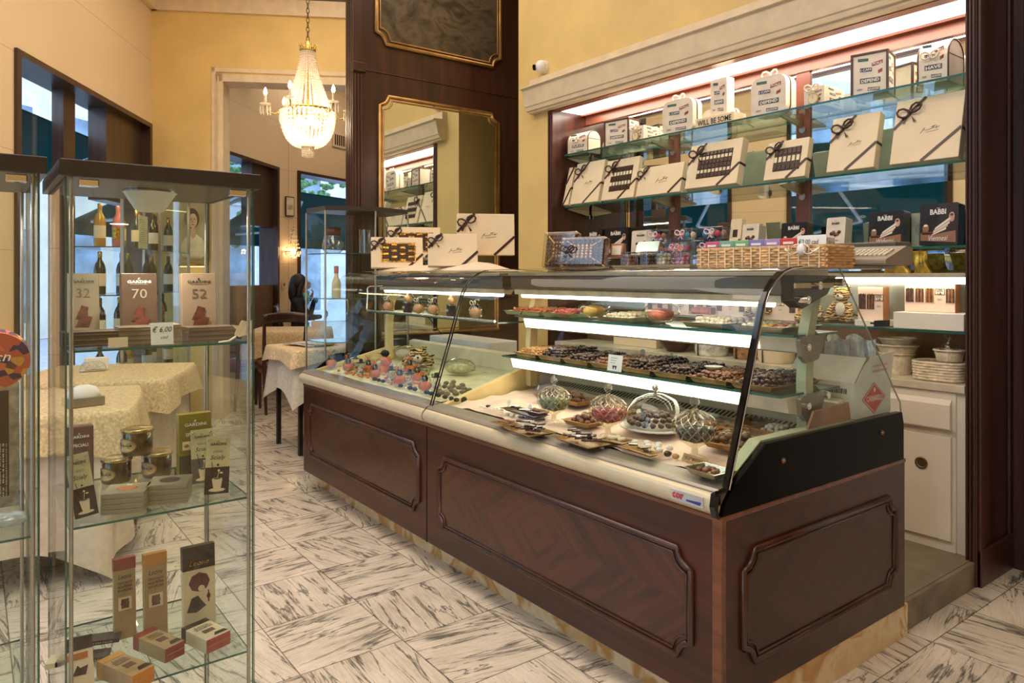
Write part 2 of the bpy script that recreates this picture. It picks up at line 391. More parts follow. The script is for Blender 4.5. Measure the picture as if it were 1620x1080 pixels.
def facade(name, a, b, wins, WT=WT):
    """wins: list of (t0, t1) along a-b, openings from the sill to WT"""
    sill = .32
    d = (b - a).normalized(); n = Vector((-d.y, d.x, 0)) * -1
    c = (a + b) / 2
    k = MB()
    def blk(t0, t1, z0, z1):
        p = [lerp(a, b, t0), lerp(a, b, t1)]; p = [p[0], p[1], p[1] - n * .14, p[0] - n * .14]
        k.prism([(q.x, q.y) for q in p], z0, z1, 'z')
    blk(0, 1, WT, CEIL); blk(0, 1, 0, sill); t = 0
    for w0, w1 in wins:
        if w0 > t: blk(t, w0, sill, WT)
        t = w1
    if t < 1: blk(t, 1, sill, WT)
    struct(k.build(name, M_panel))
    for w0, w1 in wins:
        wn[0] += 1
        p, q = lerp(a, b, w0), lerp(a, b, w1)
        e = bpy.data.objects.new('window_%d' % wn[0], None); COL.objects.link(e); struct(e); e.location = (p.x, p.y, 0); e.rotation_euler = (0, 0, math.atan2(d.y, d.x))
        w = (q - p).length; k = MB()   # local x along wall; outside is +y of (-n)
        s = 1 if (Matrix.Rotation(math.atan2(d.y, d.x), 3, 'Z') @ Vector((0, 1, 0))).dot(-n) > 0 else -1
        def bx(x0, x1, z0, z1, y0=0.0, y1=.24):
            ya, yb = sorted((y0 * s, y1 * s)); k.box(x0, x1, ya, yb, z0, z1)
        bx(0, .05, sill, WT, -.02); bx(w - .05, w, sill, WT, -.02); bx(.05, w - .05, WT - .04, WT, -.02); bx(.05, w - .05, sill, sill + .05, -.02)
        k.build('window_frame', M_frame, e)
        k = MB(); bx(.05, w - .05, sill + .05, WT - .04, .19, .196); k.build('pane', gl, e)
A, B = FW[2], FW[3]
facade('wall_front', FW[0], FW[1], [(.1, .45), (.52, .95)], 4.0)
facade('wall_left', FW[1], FW[2], [(.05, .42), (.48, .86)], 4.0)
facade('wall_left', FW[2], FW[3], [(0.0, .985)])
facade('wall_left', FW[3], FW[4], [])
facade('wall_left', FW[4], FW[5], [(0.0, 1.0)])
facade('wall_left', FW[5], FW[6], [])
facade('wall_left', FW[6], FW[8], [(0.0, .42), (.5, .95)])
# yellow cross wall with the wide opening
yd = (cw(9900 - 810, 1136) - Vector((0, 0, 0))).normalized()
yd = Vector((cw(1, .125) - cw(0, 0)).normalized())
C0 = corner
def alongY(px):   # point on the cross wall seen at column px
    r = ray(px); # C0 + yd*t = r*Y
    det = -r[0] * yd.y + r[1] * yd.x
    Y = (-C0.x * yd.y + C0.y * yd.x) / det
    return Vector((r[0] * Y, r[1] * Y, 0))
J = alongY(345)
JE = J + yd * 2.6
def xwall(name, p, q, z0, z1, m, th=.2):
    nn = Vector((-yd.y, yd.x, 0))
    if nn.dot(Vector((-CA, SA, 0))) < 0: nn = -nn
    k = MB(); k.prism([(v.x, v.y) for v in (p, q, q + nn * th, p + nn * th)], z0, z1, 'z'); return struct(k.build(name, m)), nn
o, NN = xwall('wall_back', C0, J, 0, 3.85, yellow)
xwall('wall_back', J, JE, 3.27, 3.85, yellow)
xwall('trim_1', C0 - NN * .03, JE - NN * .03, 3.85, 4.0, cream_trim, .24)
xwall('trim_2', C0 - NN * .03, JE - NN * .03, 4.0, CEIL, mahog_h, .24)
# cream moulding round the opening
k = MB()
def ybox(p, q, z0, z1, off, th, kk=None):
    kk = kk or k
    a_ = p - NN * off; b_ = q - NN * off
    kk.prism([(v.x, v.y) for v in (a_, b_, b_ + NN * th, a_ + NN * th)], z0, z1, 'z')
ybox(J - yd * .02, J + yd * .05, 0, 3.27, .02, .25); ybox(J - yd * .06, J - yd * .02, 0, 3.33, .012, .02); ybox(J - yd * .02, JE, 3.2, 3.27, .02, .25); ybox(J - yd * .06, JE, 3.29, 3.33, .012, .02)
ybox(J - yd * .0, J + yd * .012, 0, 3.25, .035, .02)
struct(k.build('trim_3', cream_trim, bevel=.006))
# cream cornice high on the facade
k = MB()
for p, q in ((FW[2], FW[3]),):
    d = (q - p).normalized(); n = Vector((d.y, -d.x, 0)); k.prism([(v.x, v.y) for v in (p, q, q + n * .05, p + n * .05)], 3.85, 4.0, 'z')
struct(k.build('trim_4', cream_trim))
# dark valance in the far room
k = MB(); a_, b_ = cw(-1.2, 13), cw(3, 13); k.prism([(v.x, v.y) for v in (a_, b_, b_ + Vector((-.2, .1, 0)), a_ + Vector((-.2, .1, 0)))], 0, CEIL, 'z'); struct(k.build('wall_far', cream_panel))
k = MB(); a_, b_ = cw(-2.9, 8.4), cw(1.0, 9.4); k.prism([(v.x, v.y) for v in (a_, b_, b_ + Vector((-.3, .2, 0)), a_ + Vector((-.3, .2, 0)))], 3.72, CEIL, 'z'); struct(k.build('trim_5', mahog_h))

# mirror pillar ----------------------------------------------------
PXM = -5.0
PL, PR = at_x(557, 400, PXM).y, 4.6
PTH = .115
k = MB(); k.box(PXM - PTH, PXM, PL + .012, PR, 0, CEIL); struct(k.build('wall_pillar', mahog_pillar))
k = MB()
for i in range(3): k.box(PXM - PTH + .006 + .036 * i, PXM - PTH + .028 + .036 * i, PL - .004, PL + .012, 0, CEIL)
k.box(PXM - .02, PXM + .012, PL, PL + .085, 0, CEIL)
for i in range(3): k.box(PXM + .012, PXM + .022, PL + .012 + i * .024, PL + .026 + i * .024, 0, 2.86)
k.box(PXM, PXM + .035, PL - .01, PL + .1, 2.88, 2.95)
k.box(PXM, PXM + .006, PL + .085, PR, 2.905, 2.913)
struct(k.build('trim_6', mahog_pillar, bevel=.003))
def notch(y0, y1, z0, z1, r=.06, up=True, down=True, n=5):
    """frame outline with scooped corners"""
    pts = []
    def arc(cy, cz, a0, a1):
        return [(cy + r * math.cos(a0 + (a1 - a0) * i / n), cz + r * math.sin(a0 + (a1 - a0) * i / n)) for i in range(n + 1)]
    pts += (arc(y0, z0, PI / 2, 0) if down else [(y0, z0)])
    pts += (arc(y1, z0, PI, PI / 2) if down else [(y1, z0)])
    pts += (arc(y1, z1, -PI / 2, -PI) if up else [(y1, z1)])
    pts += (arc(y0, z1, 0, -PI / 2) if up else [(y0, z1)])
    return pts
def moulding(k, pts, r, fn, m=0, n=6):
    """closed raised bead following pts; fn maps (u,w)->xyz"""
    P = [fn(*p) for p in pts]; P.append(P[0]); P.append(P[1]); k.tube(P, r, n, m, False)
my0, my1 = at_x(600, 155, PXM).y, at_x(787, 180, PXM).y
mz1 = at_x(700, 168, PXM).z + .0
t = thing('wall_mirror', 'tall wall mirror in a thin gilt frame with scooped corners on the dark pillar', 'mirror', (PXM, 0, 0))
k = MB(); out = notch(my0, my1, .9, mz1, .07, True, False); k.prism(out, .004, .010, 'x'); k.build('mirror_glass', mirror, t)
k = MB(); moulding(k, out, .016, lambda u, w: (.012, u, w)); moulding(k, notch(my0 + .028, my1 - .028, .93, mz1 - .028, .075, True, False), .006, lambda u, w: (.016, u, w)); k.build('frame', gold, t)
def painting():
    m, nt, out = nodes_of('dark_old_oil_painting')
    b = N(nt, 'ShaderNodeBsdfPrincipled', Roughness=.4); tc = N(nt, 'ShaderNodeTexCoord'); mp = N(nt, 'ShaderNodeMapping'); mp.inputs['Scale'].default_value = (1, 1.3, 2.2); L(nt, tc.outputs['Object'], mp.inputs[0])
    n1 = N(nt, 'ShaderNodeTexNoise', Scale=2.6, Detail=7.0, Distortion=2.2); L(nt, mp.outputs[0], n1.inputs['Vector'])
    L(nt, ramp(nt, n1.outputs[0], [(.3, (44, 32, 22)), (.45, (74, 62, 46)), (.58, (92, 80, 62)), (.72, (56, 38, 28))]), b.inputs['Base Color']); L(nt, b.outputs[0], out.inputs[0]); return m
t = thing('wall_painting', 'dark murky landscape painting in a gilt frame above the wall mirror', 'painting', (PXM, 0, 0))
pz0 = at_x(700, 90, PXM).z
k = MB(); out = notch(my0 - .03, my1 + .02, pz0, 4.0, .08, False, True); k.prism(out, .004, .010, 'x'); k.build('canvas', painting(), t)
k = MB(); moulding(k, out, .016, lambda u, w: (.012, u, w)); moulding(k, notch(my0 + .0, my1 - .01, pz0 + .03, 3.97, .085, False, True), .006, lambda u, w: (.016, u, w)); k.build('frame', gold, t)

# shelf wall --------------------------------------------------------
UX0, UX1, UY, UB = -4.176, -1.275, 3.49, 3.85   # unit left, right, front, back
k = MB(); k.box(-4.55, UX0 - .001, UY, 4.6, 0, CEIL); k.box(UX0 - .001, 3.5, UB + .022, 4.6, 0, CEIL); k.box(UX0 - .001, UX1 - .046, UY, UB + .022, 2.63, CEIL); k.box(UX1 - .046, 3.5, UY, UB + .022, 3.101, CEIL)
struct(k.build('wall_right', yellow))
# dark wood back wall to the right of the unit with a pale door leaf
k = MB(); k.box(UX1 + .017, 3.5, UB + .0, UB + .021, 0, 3.1); struct(k.build('wall_right', mahog))
k = MB(); k.box(-1.19, -1.15, UB - .1, UB, 0, 2.9); k.box(-1.10, -1.06, UB - .06, UB, 0, 2.9); struct(k.build('trim_7', mahog, bevel=.006))
k = MB(); k.box(-1.055, .1, UB - .03, UB, 0.02, 2.8); struct(k.build('door_1', white_lam))
# remaining walls
seg_wall('wall_rear', (FW[0].x, FW[0].y), (back_r.x, back_r.y), 0, CEIL, yellow)
seg_wall('wall_rear', (3.5, -6.0), (3.5, 4.6), 0, CEIL, yellow, .1, -1)
seg_wall('wall_rear', (FW[8].x, FW[8].y), (-5.4, 9.6), 0, CEIL, cream_panel)
seg_wall('wall_rear', (-5.4, 9.6), (-4.5, 4.6), 0, CEIL, cream_panel, .1, -1)

# outside -----------------------------------------------------------
k = MB(); k.box(-30, 4, -40, 24, -.12, -.06); struct(k.build('ground', mat('pavement', (168, 170, 176), .8)))
# ------------------------------------------------------------------ counter
CX0, CX1, CY0, CY1 = -4.45, -1.262, 1.688, 2.79
WTOP = .668
t = thing('display_counter', 'long mahogany sweet counter with moulded panels, curved glass display case and yellow marble plinth', 'counter', (CX0, CY0, 0))
ct = t
o0 = Vector((CX0, CY0, 0))
def loc(k): k.v = [(x - o0.x, y - o0.y, z) for x, y, z in k.v]; return k
chev = wood('mahogany_chevron_veneer', (46, 19, 12), (86, 40, 24), .34, scale=.9, coat=.35, chevron=(0, -2.08 - CX0))
chev2 = wood('mahogany_chevron_veneer_small', (44, 19, 12), (78, 36, 22), .34, scale=.9, coat=.35, chevron=(0, -3.66 - CX0))
chev3 = wood('mahogany_end_veneer', (42, 18, 11), (72, 32, 19), .38, scale=.9, coat=.1, chevron=(1, 2.24 - CY0))
k = MB(); k.box(CX0, CX1, CY0, CY1, .118, WTOP); loc(k).build('wooden_body', mahog_h, t, bevel=.004)
k = MB(); k.box(CX0 - .02, CX1 - .004, CY0 + .10, CY1 + .03, 0, .118); loc(k).build('marble_plinth', M_gmarb, t)
k = MB(); k.box(-2.905, -2.898, CY0 - .002, CY0, .118, WTOP); loc(k).build('seam', black_matte, t)
k = MB(); k.box(CX1 - .03, CX1 + .003, CY0 - .003, CY0 + .02, .119, WTOP + .001); k.box(CX0, CX1 + .002, CY0 - .004, CY0 + .02, WTOP - .012, WTOP + .002); k.box(CX1 - .02, CX1 + .004, CY0, CY1, WTOP - .012, WTOP + .002)
loc(k).build('edge_bead', wood('worn_mahogany_edge', (84, 44, 26), (124, 72, 44), .3, axis=0), t, bevel=.003)
def panel(u0, u1, z0, z1, face, m, nm):
    k = MB(); pts = notch(u0, u1, z0, z1, .05)
    if face == 'front':
        k.prism(pts, CY0 - .004, CY0 + .01, 'y'); loc(k).build('veneer_panel', m, ct)
        k = MB(); moulding(k, pts, .011, lambda u, w: (u, CY0 - .004, w)); moulding(k, notch(u0 + .016, u1 - .016, z0 + .016, z1 - .016, .05), .005, lambda u, w: (u, CY0 - .006, w))
    else:
        k.prism(pts, CX1 - .01, CX1 + .004, 'x'); loc(k).build('veneer_panel', m, ct)
        k = MB(); moulding(k, pts, .011, lambda u, w: (CX1 + .004, u, w)); moulding(k, notch(u0 + .016, u1 - .016, z0 + .016, z1 - .016, .05), .005, lambda u, w: (CX1 + .006, u, w))
    loc(k).build('panel_moulding', mahog, ct)
panel(-2.79, -1.365, .222, .54, 'front', chev, '')
panel(-4.35, -2.966, .24, .555, 'front', chev2, '')
panel(1.786, 2.705, .222, .548, 'side', chev3, '')

# ------------------------------------------------------------------ glass display case standing on the counter
XL, XJ, XR = -4.46, -2.90, -1.262
t = thing('glass_display_case', 'curved glass refrigerated display case lit inside, standing on the mahogany counter', 'display case', (XL, CY0, WTOP))
o0 = Vector((XL, CY0, WTOP)); dc = t
def loc(k): k.v = [(x - o0.x, y - o0.y, z - o0.z) for x, y, z in k.v]; return k
prof = [(1.711, .742), (1.762, .89), (1.815, 1.049), (1.850, 1.16), (1.884, 1.262), (1.905, 1.300), (1.943, 1.338), (1.985, 1.362), (2.027, 1.374), (2.10, 1.380), (2.327, 1.381)]
low = [(1.700, .668), (1.684, .672), (1.668, .684), (1.661, .703), (1.666, .722), (1.680, .734), (1.70, .737), (1.70, .70)]
cream_b = mat('cream_bumper', (204, 190, 158), .3, .15, vary=.02)
grey_b = mat('grey_bumper', (150, 141, 128), .35, .4, vary=.02)
for a, b in ((XL, XJ - .006), (XJ + .006, XR - .012)):
    k = MB(); k.prism(low, a, b, 'x', smooth=True); loc(k).build('front_bumper', cream_b, t)
    k = MB(); k.prism([(1.684, .739), (1.692, .746), (1.760, .757), (1.768, .750), (1.768, .70), (1.69, .70)], a, b, 'x'); loc(k).build('bumper_cap', grey_b, t, bevel=.002)
    k = MB()
    def f(u, v, a=a, b=b):
        n = len(prof) - 1; q = min(v * n, n - 1e-6); i = int(q); fr = q - i
        return (a + (b - a) * u, prof[i][0] * (1 - fr) + prof[i + 1][0] * fr, prof[i][1] * (1 - fr) + prof[i + 1][1] * fr + .006)
    k.grid(f, 1, 30); loc(k).build('front_glass', gl_case, t)
# dark edge seals along the curved glass
def seal(x, r, m=0, dy=0.0): return [(x, p[0] + dy, p[1] + .004) for p in prof[:9]]
for x, r in ((XJ - .010, .0035), (XJ + .010, .0035)):
    k = MB(); k.tube([(x, 1.666, .69)] + seal(x, r), r, 6); loc(k).build('edge_seal', black_gloss, t)
k = MB(); P = [(1.664, .668), (1.655, .70), (1.662, .735)] + prof[:10]
for p, q in zip(P[:-1], P[1:]):
    d = Vector((q[0] - p[0], q[1] - p[1])).normalized(); n = Vector((-d.y, d.x))
    k.prism([(p[0], p[1] + .004), (q[0], q[1] + .004), (q[0] + .016 * abs(n.x), q[1] + .004 - .006), (p[0] + .016 * abs(n.x), p[1] + .004 - .006)], XR - .016, XR + .002, 'x')
loc(k).build('edge_seal', black_gloss, t)
k = MB(); k.tube([(XR + .001, p[0] + .012, p[1]) for p in prof], .0028, 6); loc(k).build('edge_trim', chrome, t)
# end panes
side = [(1.705, .745)] + prof + [(2.76, .87), (2.76, .845), (1.90, .845)]
side = prof + [(2.762, .880), (2.767, .845), (1.907, .850), (1.743, .750)]
for x, nm in ((XR - .004, 'end_glass'), (XL + .004, 'end_glass')):
    k = MB(); k.add([(x, y, z) for y, z in side], [tuple(range(len(side)))]); loc(k).build(nm, gl_case, t)
    k = MB(); k.tube([(x, 2.327, 1.381), (x, 2.76, .88), (x, 2.765, .845)], .003, 6); loc(k).build('glass_edge', gl_edge if x < -3 else mat('pale_glass_edge', (150, 156, 128), .2), t)
# body behind and below the glass
k = MB(); bodyp = [(1.69, .668), (1.702, .70), (1.745, .748), (1.907, .847), (2.767, .845), (2.78, .80), (2.78, .668)]
k.prism(bodyp, XR - .022, XR, 'x'); loc(k).build('black_end_panel', black_panel, t, bevel=.002)
for y in (1.99, 2.61): k = MB(); k.cyl((XR - .002, y, .785 if y < 2 else .79), (XR + .004, y, .785 if y < 2 else .79), .009, 12); k.ball((XR + .004, y, .785 if y < 2 else .79), .006); loc(k).build('screw_cap', mat('bronze_cap', (150, 112, 84), .3, .8), t)
k = MB(); k.prism(bodyp, XL, XL + .02, 'x'); loc(k).build('black_end_panel', black_panel, t, bevel=.002)
# inner liners (pale rim that frames the well)
rim = [(1.745, .748), (1.907, .850), (2.43, .850), (2.43, .70), (1.745, .70)]
k = MB(); k.prism([(1.745, .752), (1.907, .853), (2.46, .853), (2.46, .68), (1.745, .68)], XR - .062, XR - .022, 'x'); loc(k).build('end_liner', green_grey, t, bevel=.003)
k = MB(); k.prism([(1.75, .752), (2.26, .90), (2.46, .90), (2.46, .68), (1.75, .68)], XJ + .015, XJ + .05, 'x'); loc(k).build('dividing_liner', yellow_case, t, bevel=.004)
k = MB(); k.cyl((XJ + .05, 1.86, .765), (XJ + .053, 1.86, .765), .016, 16); loc(k).build('liner_plug', black_matte, t)
k = MB(); k.prism([(1.75, .752), (2.26, .87), (2.46, .87), (2.46, .68), (1.75, .68)], XL + .02, XL + .05, 'x'); loc(k).build('end_liner', yellow_case, t, bevel=.004)
for a, b in ((XL + .05, XJ + .015), (XJ + .05, XR - .062)):
    k = MB(); k.prism([(1.75, .738), (2.385, .785), (2.385, .68), (1.75, .68)], a, b, 'x'); loc(k).build('deck', mat('steel_deck', (206, 196, 170), .35, .5, vary=.03), t)
    k = MB(); k.prism([(2.37, .70), (2.37, .795), (2.43, .815), (2.46, .815), (2.46, .70)], a, b, 'x'); k.prism([(2.425, .815), (2.425, .905), (2.46, .915), (2.46, .815)], a, b, 'x'); loc(k).build('rear_wall', mat('ivory_panel', (236, 222, 184), .4, vary=.02), t)
# grille slots
k = MB(); n = 70
for i in range(n):
    x = XJ + .07 + (XR - .09 - XJ - .07) * i / n
    k.add([(x, 2.378, .7985), (x + .011, 2.378, .7985), (x + .011, 2.418, .8125), (x, 2.418, .8125)], [(0, 1, 2, 3)])
o = loc(k).build('vent_grille', mat('dark_slot', (52, 44, 30), .6), t)
# rear service deck
k = MB(); k.box(XL + .02, XR - .022, 2.46, 2.775, .80, .843); loc(k).build('rear_deck', mat('stone_grey_top', (150, 140, 116), .3, .2, vary=.06), t, bevel=.003)
k = MB(); k.box(XL + .02, XR - .022, 2.74, 2.775, .668, .80); loc(k).build('rear_skirt', white_lam, t)
k = MB(); k.box(XR - .14, XR - .03, 2.25, 2.262, .846, .90); 
k.v = []; k.f = []; k.m = []; k.sm = []
k.prism([(1.0, .848), (1.0, .895), (1.008, .895), (1.008, .848)], 0, .01, 'x'); k = MB(); k.add([(-1.285, 2.17, .853), (-1.285, 2.44, .853), (-1.292, 2.44, .912), (-1.292, 2.22, .905), (-1.293, 2.17, .853), (-1.293, 2.44, .853), (-1.30, 2.44, .912), (-1.30, 2.22, .905)], [(0, 1, 2, 3), (7, 6, 5, 4), (0, 3, 7, 4), (3, 2, 6, 7), (2, 1, 5, 6), (1, 0, 4, 5)]); loc(k).build('wooden_end_flap', tanwood, t)

# columns, shelves, lights
def column_(x):
    k = MB(); pts = [(2.255, .80), (2.25, 1.0), (2.262, 1.16), (2.30, 1.28), (2.34, 1.345)]
    L_ = [(y - .022, z) for y, z in pts]; R_ = [(y + .022, z) for y, z in reversed(pts)]
    k.prism(L_ + R_, x - .018, x + .018, 'x'); return k
for x in (-1.345, XJ + .07): loc(column_(x)).build('support_column', green_grey if x > -2 else yellow_case, t, bevel=.004)
k = column_(XL + .09); loc(k).build('support_column', yellow_case, t, bevel=.004)
ylo, yhi = 2.10, 2.46
def gshelf(x0, x1, y0, y1, z, lit=True):
    s = MB(); s.box(x0, x1, y0, y1, z - .008, z, 0)
    for i, p in enumerate(s.f): s.m[i] = 0 if i in (0, 1) else 1
    sh = loc(s).build('glass_shelf', [gl_shelf, gl_edge], dc)
    if lit:
        q = MB(); q.prism([(y0 + .035, z - .012), (y0 + .05, z - .062), (y0 + .11, z - .072), (y0 + .16, z - .012)], x0 + .02, x1 - .0, 'x'); loc(q).build('light_housing', mat('light_housing', (208, 200, 180), .35, .3), dc, bevel=.002)
        q = MB(); q.add([(x0 + .03, y0 + .0335, z - .0165), (x1 - .16, y0 + .0335, z - .0165), (x1 - .16, y0 + .0475, z - .0585), (x0 + .03, y0 + .0475, z - .0585)], [(0, 3, 2, 1)]); loc(q).build('light_diffuser', tube_mat, dc)
gshelf(XJ + .04, -1.335, 2.17, 2.46, 1.155)
gshelf(XJ + .04, -1.335, 2.09, 2.46, .962)
gshelf(XL + .06, XJ - .01, 2.10, 2.44, 1.12, False)
k = MB(); k.tube([(XL + .075, 2.10, 1.27), (XL + .075, 2.095, 1.14), (XL + .09, 2.09, 1.125), (XJ - .02, 2.09, 1.125)], .006, 8); k.tube([(XL + .075, 2.10, 1.27), (XL + .09, 2.11, 1.285), (XL + .25, 2.13, 1.287)], .006, 8); loc(k).build('shelf_rail', chrome, t)
for z in (1.12, .925):
    k = MB(); w = .05
    k.prism([(2.18, z + .02), (2.19, z - .035), (2.22, z - .06), (2.29, z - .05), (2.32, z - .01), (2.34, z + .035), (2.30, z + .03), (2.2, z + .03)], -1.335, -1.318, 'x')
    loc(k).build('shelf_bracket', grey_metal, t, bevel=.004)
    for y, dz in ((2.215, -.005), (2.335, .02)): k = MB(); k.cyl((-1.318, y, z + dz), (-1.306, y, z + dz), .012, 14); k.cyl((-1.306, y, z + dz), (-1.304, y, z + dz), .006, 6); loc(k).build('bracket_bolt', chrome, t)
# hood with the top light
for a, b in ((XL + .14, XJ - .02), (XJ + .05, XR - .1)):
    k = MB(); k.prism([(2.135, 1.352), (2.14, 1.290), (2.165, 1.280), (2.34, 1.292), (2.40, 1.352)], a, b, 'x'); loc(k).build('hood', mat('bronze_grey_hood', (112, 102, 86), .22, .75, vary=.02), t, bevel=.003)
    k = MB(); k.prism([(2.12, 1.352), (2.12, 1.366), (2.43, 1.374), (2.43, 1.352)], a, b, 'x'); loc(k).build('hood_top', mat('warm_grey_top', (176, 166, 146), .25, .6, vary=.03), t, bevel=.002)
    k = MB(); k.prism([(2.15, 1.285), (2.155, 1.262), (2.20, 1.258), (2.22, 1.285)], a + .01, b - .01, 'x'); loc(k).build('light_trough', mat('trough', (214, 204, 178), .3, .3), t)
    k = MB(); k.cyl((a + .05, 2.175, 1.2555), (b - .05, 2.175, 1.2555), .0105, 10); loc(k).build('light_tube', tube_mat, t)
k = MB(); k.prism([(2.10, 1.355), (2.10, 1.27), (2.15, 1.245), (2.30, 1.29), (2.36, 1.352)], XR - .075, XR - .03, 'x'); loc(k).build('hood_end_cap', black_gloss, t, bevel=.006)
k = MB(); k.box(XR - .03, XR - .024, 2.10, 2.33, 1.312, 1.328); loc(k).build('hood_bar', mat('brass_bar', (206, 184, 140), .3, .6), t)
for y, z in ((2.20, 1.32), (2.13, 1.275), (2.345, 1.33)): k = MB(); k.cyl((XR - .03, y, z), (XR + .004, y, z), .013, 16); k.ball((XR + .004, y, z), .006); loc(k).build('glass_bolt', chrome, t)
k = MB(); k.box(XJ + .06, XR - .02, 2.10, 2.42, 1.3835, 1.3865); k.m = [1] * 6; 
# maker's badge
t2 = MB(); t2.box(-1.42, -1.302, 1.6585, 1.6615, .69, .722); b_ = loc(t2).build('badge', mat('silver_badge', (200, 200, 204), .3, .4), dc, bevel=.001)
t2 = MB(); put_text(t2, 'cor', (-1.392, 1.6575, .7065), (1, 0, 0), (0, 0, 1), w=.042, h=.017, bold=.03); t2.v = [(x - o0.x, y - o0.y, z - o0.z) for x, y, z in t2.v]; t2.build('lettering', ink_red, dc)
t2 = MB(); t2.add([(-1.362, 1.6575, .698), (-1.312, 1.6575, .696), (-1.308, 1.6575, .706), (-1.362, 1.6575, .703)], [(0, 1, 2, 3)]); loc(t2).build('badge_stripe', mat('badge_blue', (40, 60, 130), .4), dc)

# raised floor behind the counter ----------------------------------
k = MB(); k.box(-5.4, -1.28, CY1 + .05, UB + .02, 0, .11); struct(k.build('floor', M_grey, bevel=.003))
k = MB(); k.box(-5.4, -1.30, CY1 + .06, UY + .1, .11, .112); struct(k.build('floor', mat('dull_vinyl_floor', (128, 116, 96), .5, vary=.05)))
# ------------------------------------------------------------------ shelf unit on the back wall
t = thing('shelving_unit', 'tall mahogany shelving unit with mirrored back and four glass shelves behind the counter', 'shelving', (UX0, UY, 0)); su = t
o0 = Vector((UX0, UY, 0))
def loc(k): k.v = [(x - o0.x, y - o0.y, z - o0.z) for x, y, z in k.v]; return k
k = MB(); k.box(UX0, UX0 + .055, UY - .01, UB, .11, 2.6)
for i in range(2): k.box(UX0 + .008 + i * .024, UX0 + .024 + i * .024, UY - .018, UY - .01, .11, 2.56)
loc(k).build('side_post', mahog, t, bevel=.004)
k = MB(); k.box(UX1 - .045, UX1, UY - .01, UB + .02, 0, 3.1)
for i in range(3): k.box(UX1 - .042 + i * .014, UX1 - .033 + i * .014, UY - .02, UY - .01, 0, 3.1)
k.box(UX1, UX1 + .012, UY, UY + .05, 0, 3.1); k.box(UX1, UX1 + .012, UB - .03, UB + .02, 0, 3.1); k.box(UX1, UX1 + .016, UY, UB + .02, 0, .16)
loc(k).build('side_post', mahog, t, bevel=.003)
k = MB(); k.box(UX0 + .055, UX1 - .045, UB - .006, UB, 1.38, 2.53); loc(k).build('mirror_back', mirror, t)
k = MB(); k.box(UX0 + .055, UX1 - .045, UB - .03, UB, 2.525, 2.61); loc(k).build('wood_valance', redwood, t)
for x0, x1 in ((-3.30, -3.215), (-2.343, -2.258)): k = MB(); k.box(x0, x1, UB - .02, UB - .006, 1.38, 2.53); loc(k).build('upright_batten', redwood_v, t, bevel=.002)
k = MB(); k.box(UX0 + .055, UX1 - .045, UY + .07, UY + .28, 2.598, 2.604); loc(k).build('lit_soffit', soffit_mat, t)
k = MB(); k.box(UX0 + .055, UX1 - .045, UY + .28, UY + .295, 2.585, 2.61); k.box(UX0 + .055, UX1 - .045, UY, UY + .07, 2.595, 2.61); loc(k).build('soffit_edge', redwood, t)
k = MB(); k.box(UX0 + .055, UX1 - .045, UY + .295, UB, 2.604, 2.62); loc(k).build('soffit_board', redwood, t)
# glass shelves with rounded left corner
def sh(z, d0=.035, dep=.31, th=.01):
    y0, y1 = UY + d0, UB - .01
    poly = [(UX0 + .07, y1), (UX0 + .07, y0 + .16)] + [(UX0 + .07 + .09 * (1 - math.cos(a)), y0 + .16 - .16 * math.sin(a)) for a in [PI / 2 * i / 6 for i in range(1, 7)]] + [(UX1 - .05, y0), (UX1 - .05, y1)]
    k = MB(); k.prism([(x, y) for x, y in reversed(poly)], z - th, z, 'z', m=1, mcap=0); return loc(k).build('glass_shelf', [gl_shelf, gl_edge], su)
S1, S2, S3, S4 = 2.255, 1.868, 1.489, 1.10
for z in (S1, S2, S3): sh(z)
for z in (S1, S2, S3):
    for x in (-4.24 + .14, -3.257, -2.30, UX1 - .07):
        k = MB(); k.prism([(UY + .12, z - .010), (UB - .02, z - .010), (UB - .02, z - .055), (UB - .04, z - .05), (UY + .14, z - .018)], x - .007, x + .007, 'x')
        k.cyl((x, UB - .028, z - .06), (x, UB - .018, z - .06), .02, 12)
        loc(k).build('shelf_bracket', steel, su)
# ledge with the strip light, shelf below and wooden back
k = MB(); k.box(UX0 + .055, UX1 - .045, UY + .03, UB, 1.345, 1.365); loc(k).build('ledge', mat('beige_ledge', (176, 162, 138), .4), t, bevel=.002)
k = MB(); k.box(UX0 + .2, UX1 - .08, UY + .10, UY + .13, 1.315, 1.345); loc(k).build('strip_light', tube_mat, t)
k = MB(); k.box(UX0 + .055, UX1 - .045, UB - .01, UB, 1.11, 1.345); loc(k).build('mirror_back', mat('misty_mirror', (200, 206, 196), .2, .7, vary=.02), t)
k = MB(); k.box(UX0 + .055, UX1 - .05, UY + .05, UB - .01, S4 - .01, S4); k.m = [0, 0, 1, 1, 1, 1]; loc(k).build('glass_shelf', [gl_shelf, gl_edge], t)
k = MB(); k.box(UX0 + .055, UX1 - .045, UB - .012, UB, .86, 1.09); loc(k).build('wooden_back', tanwood, t)
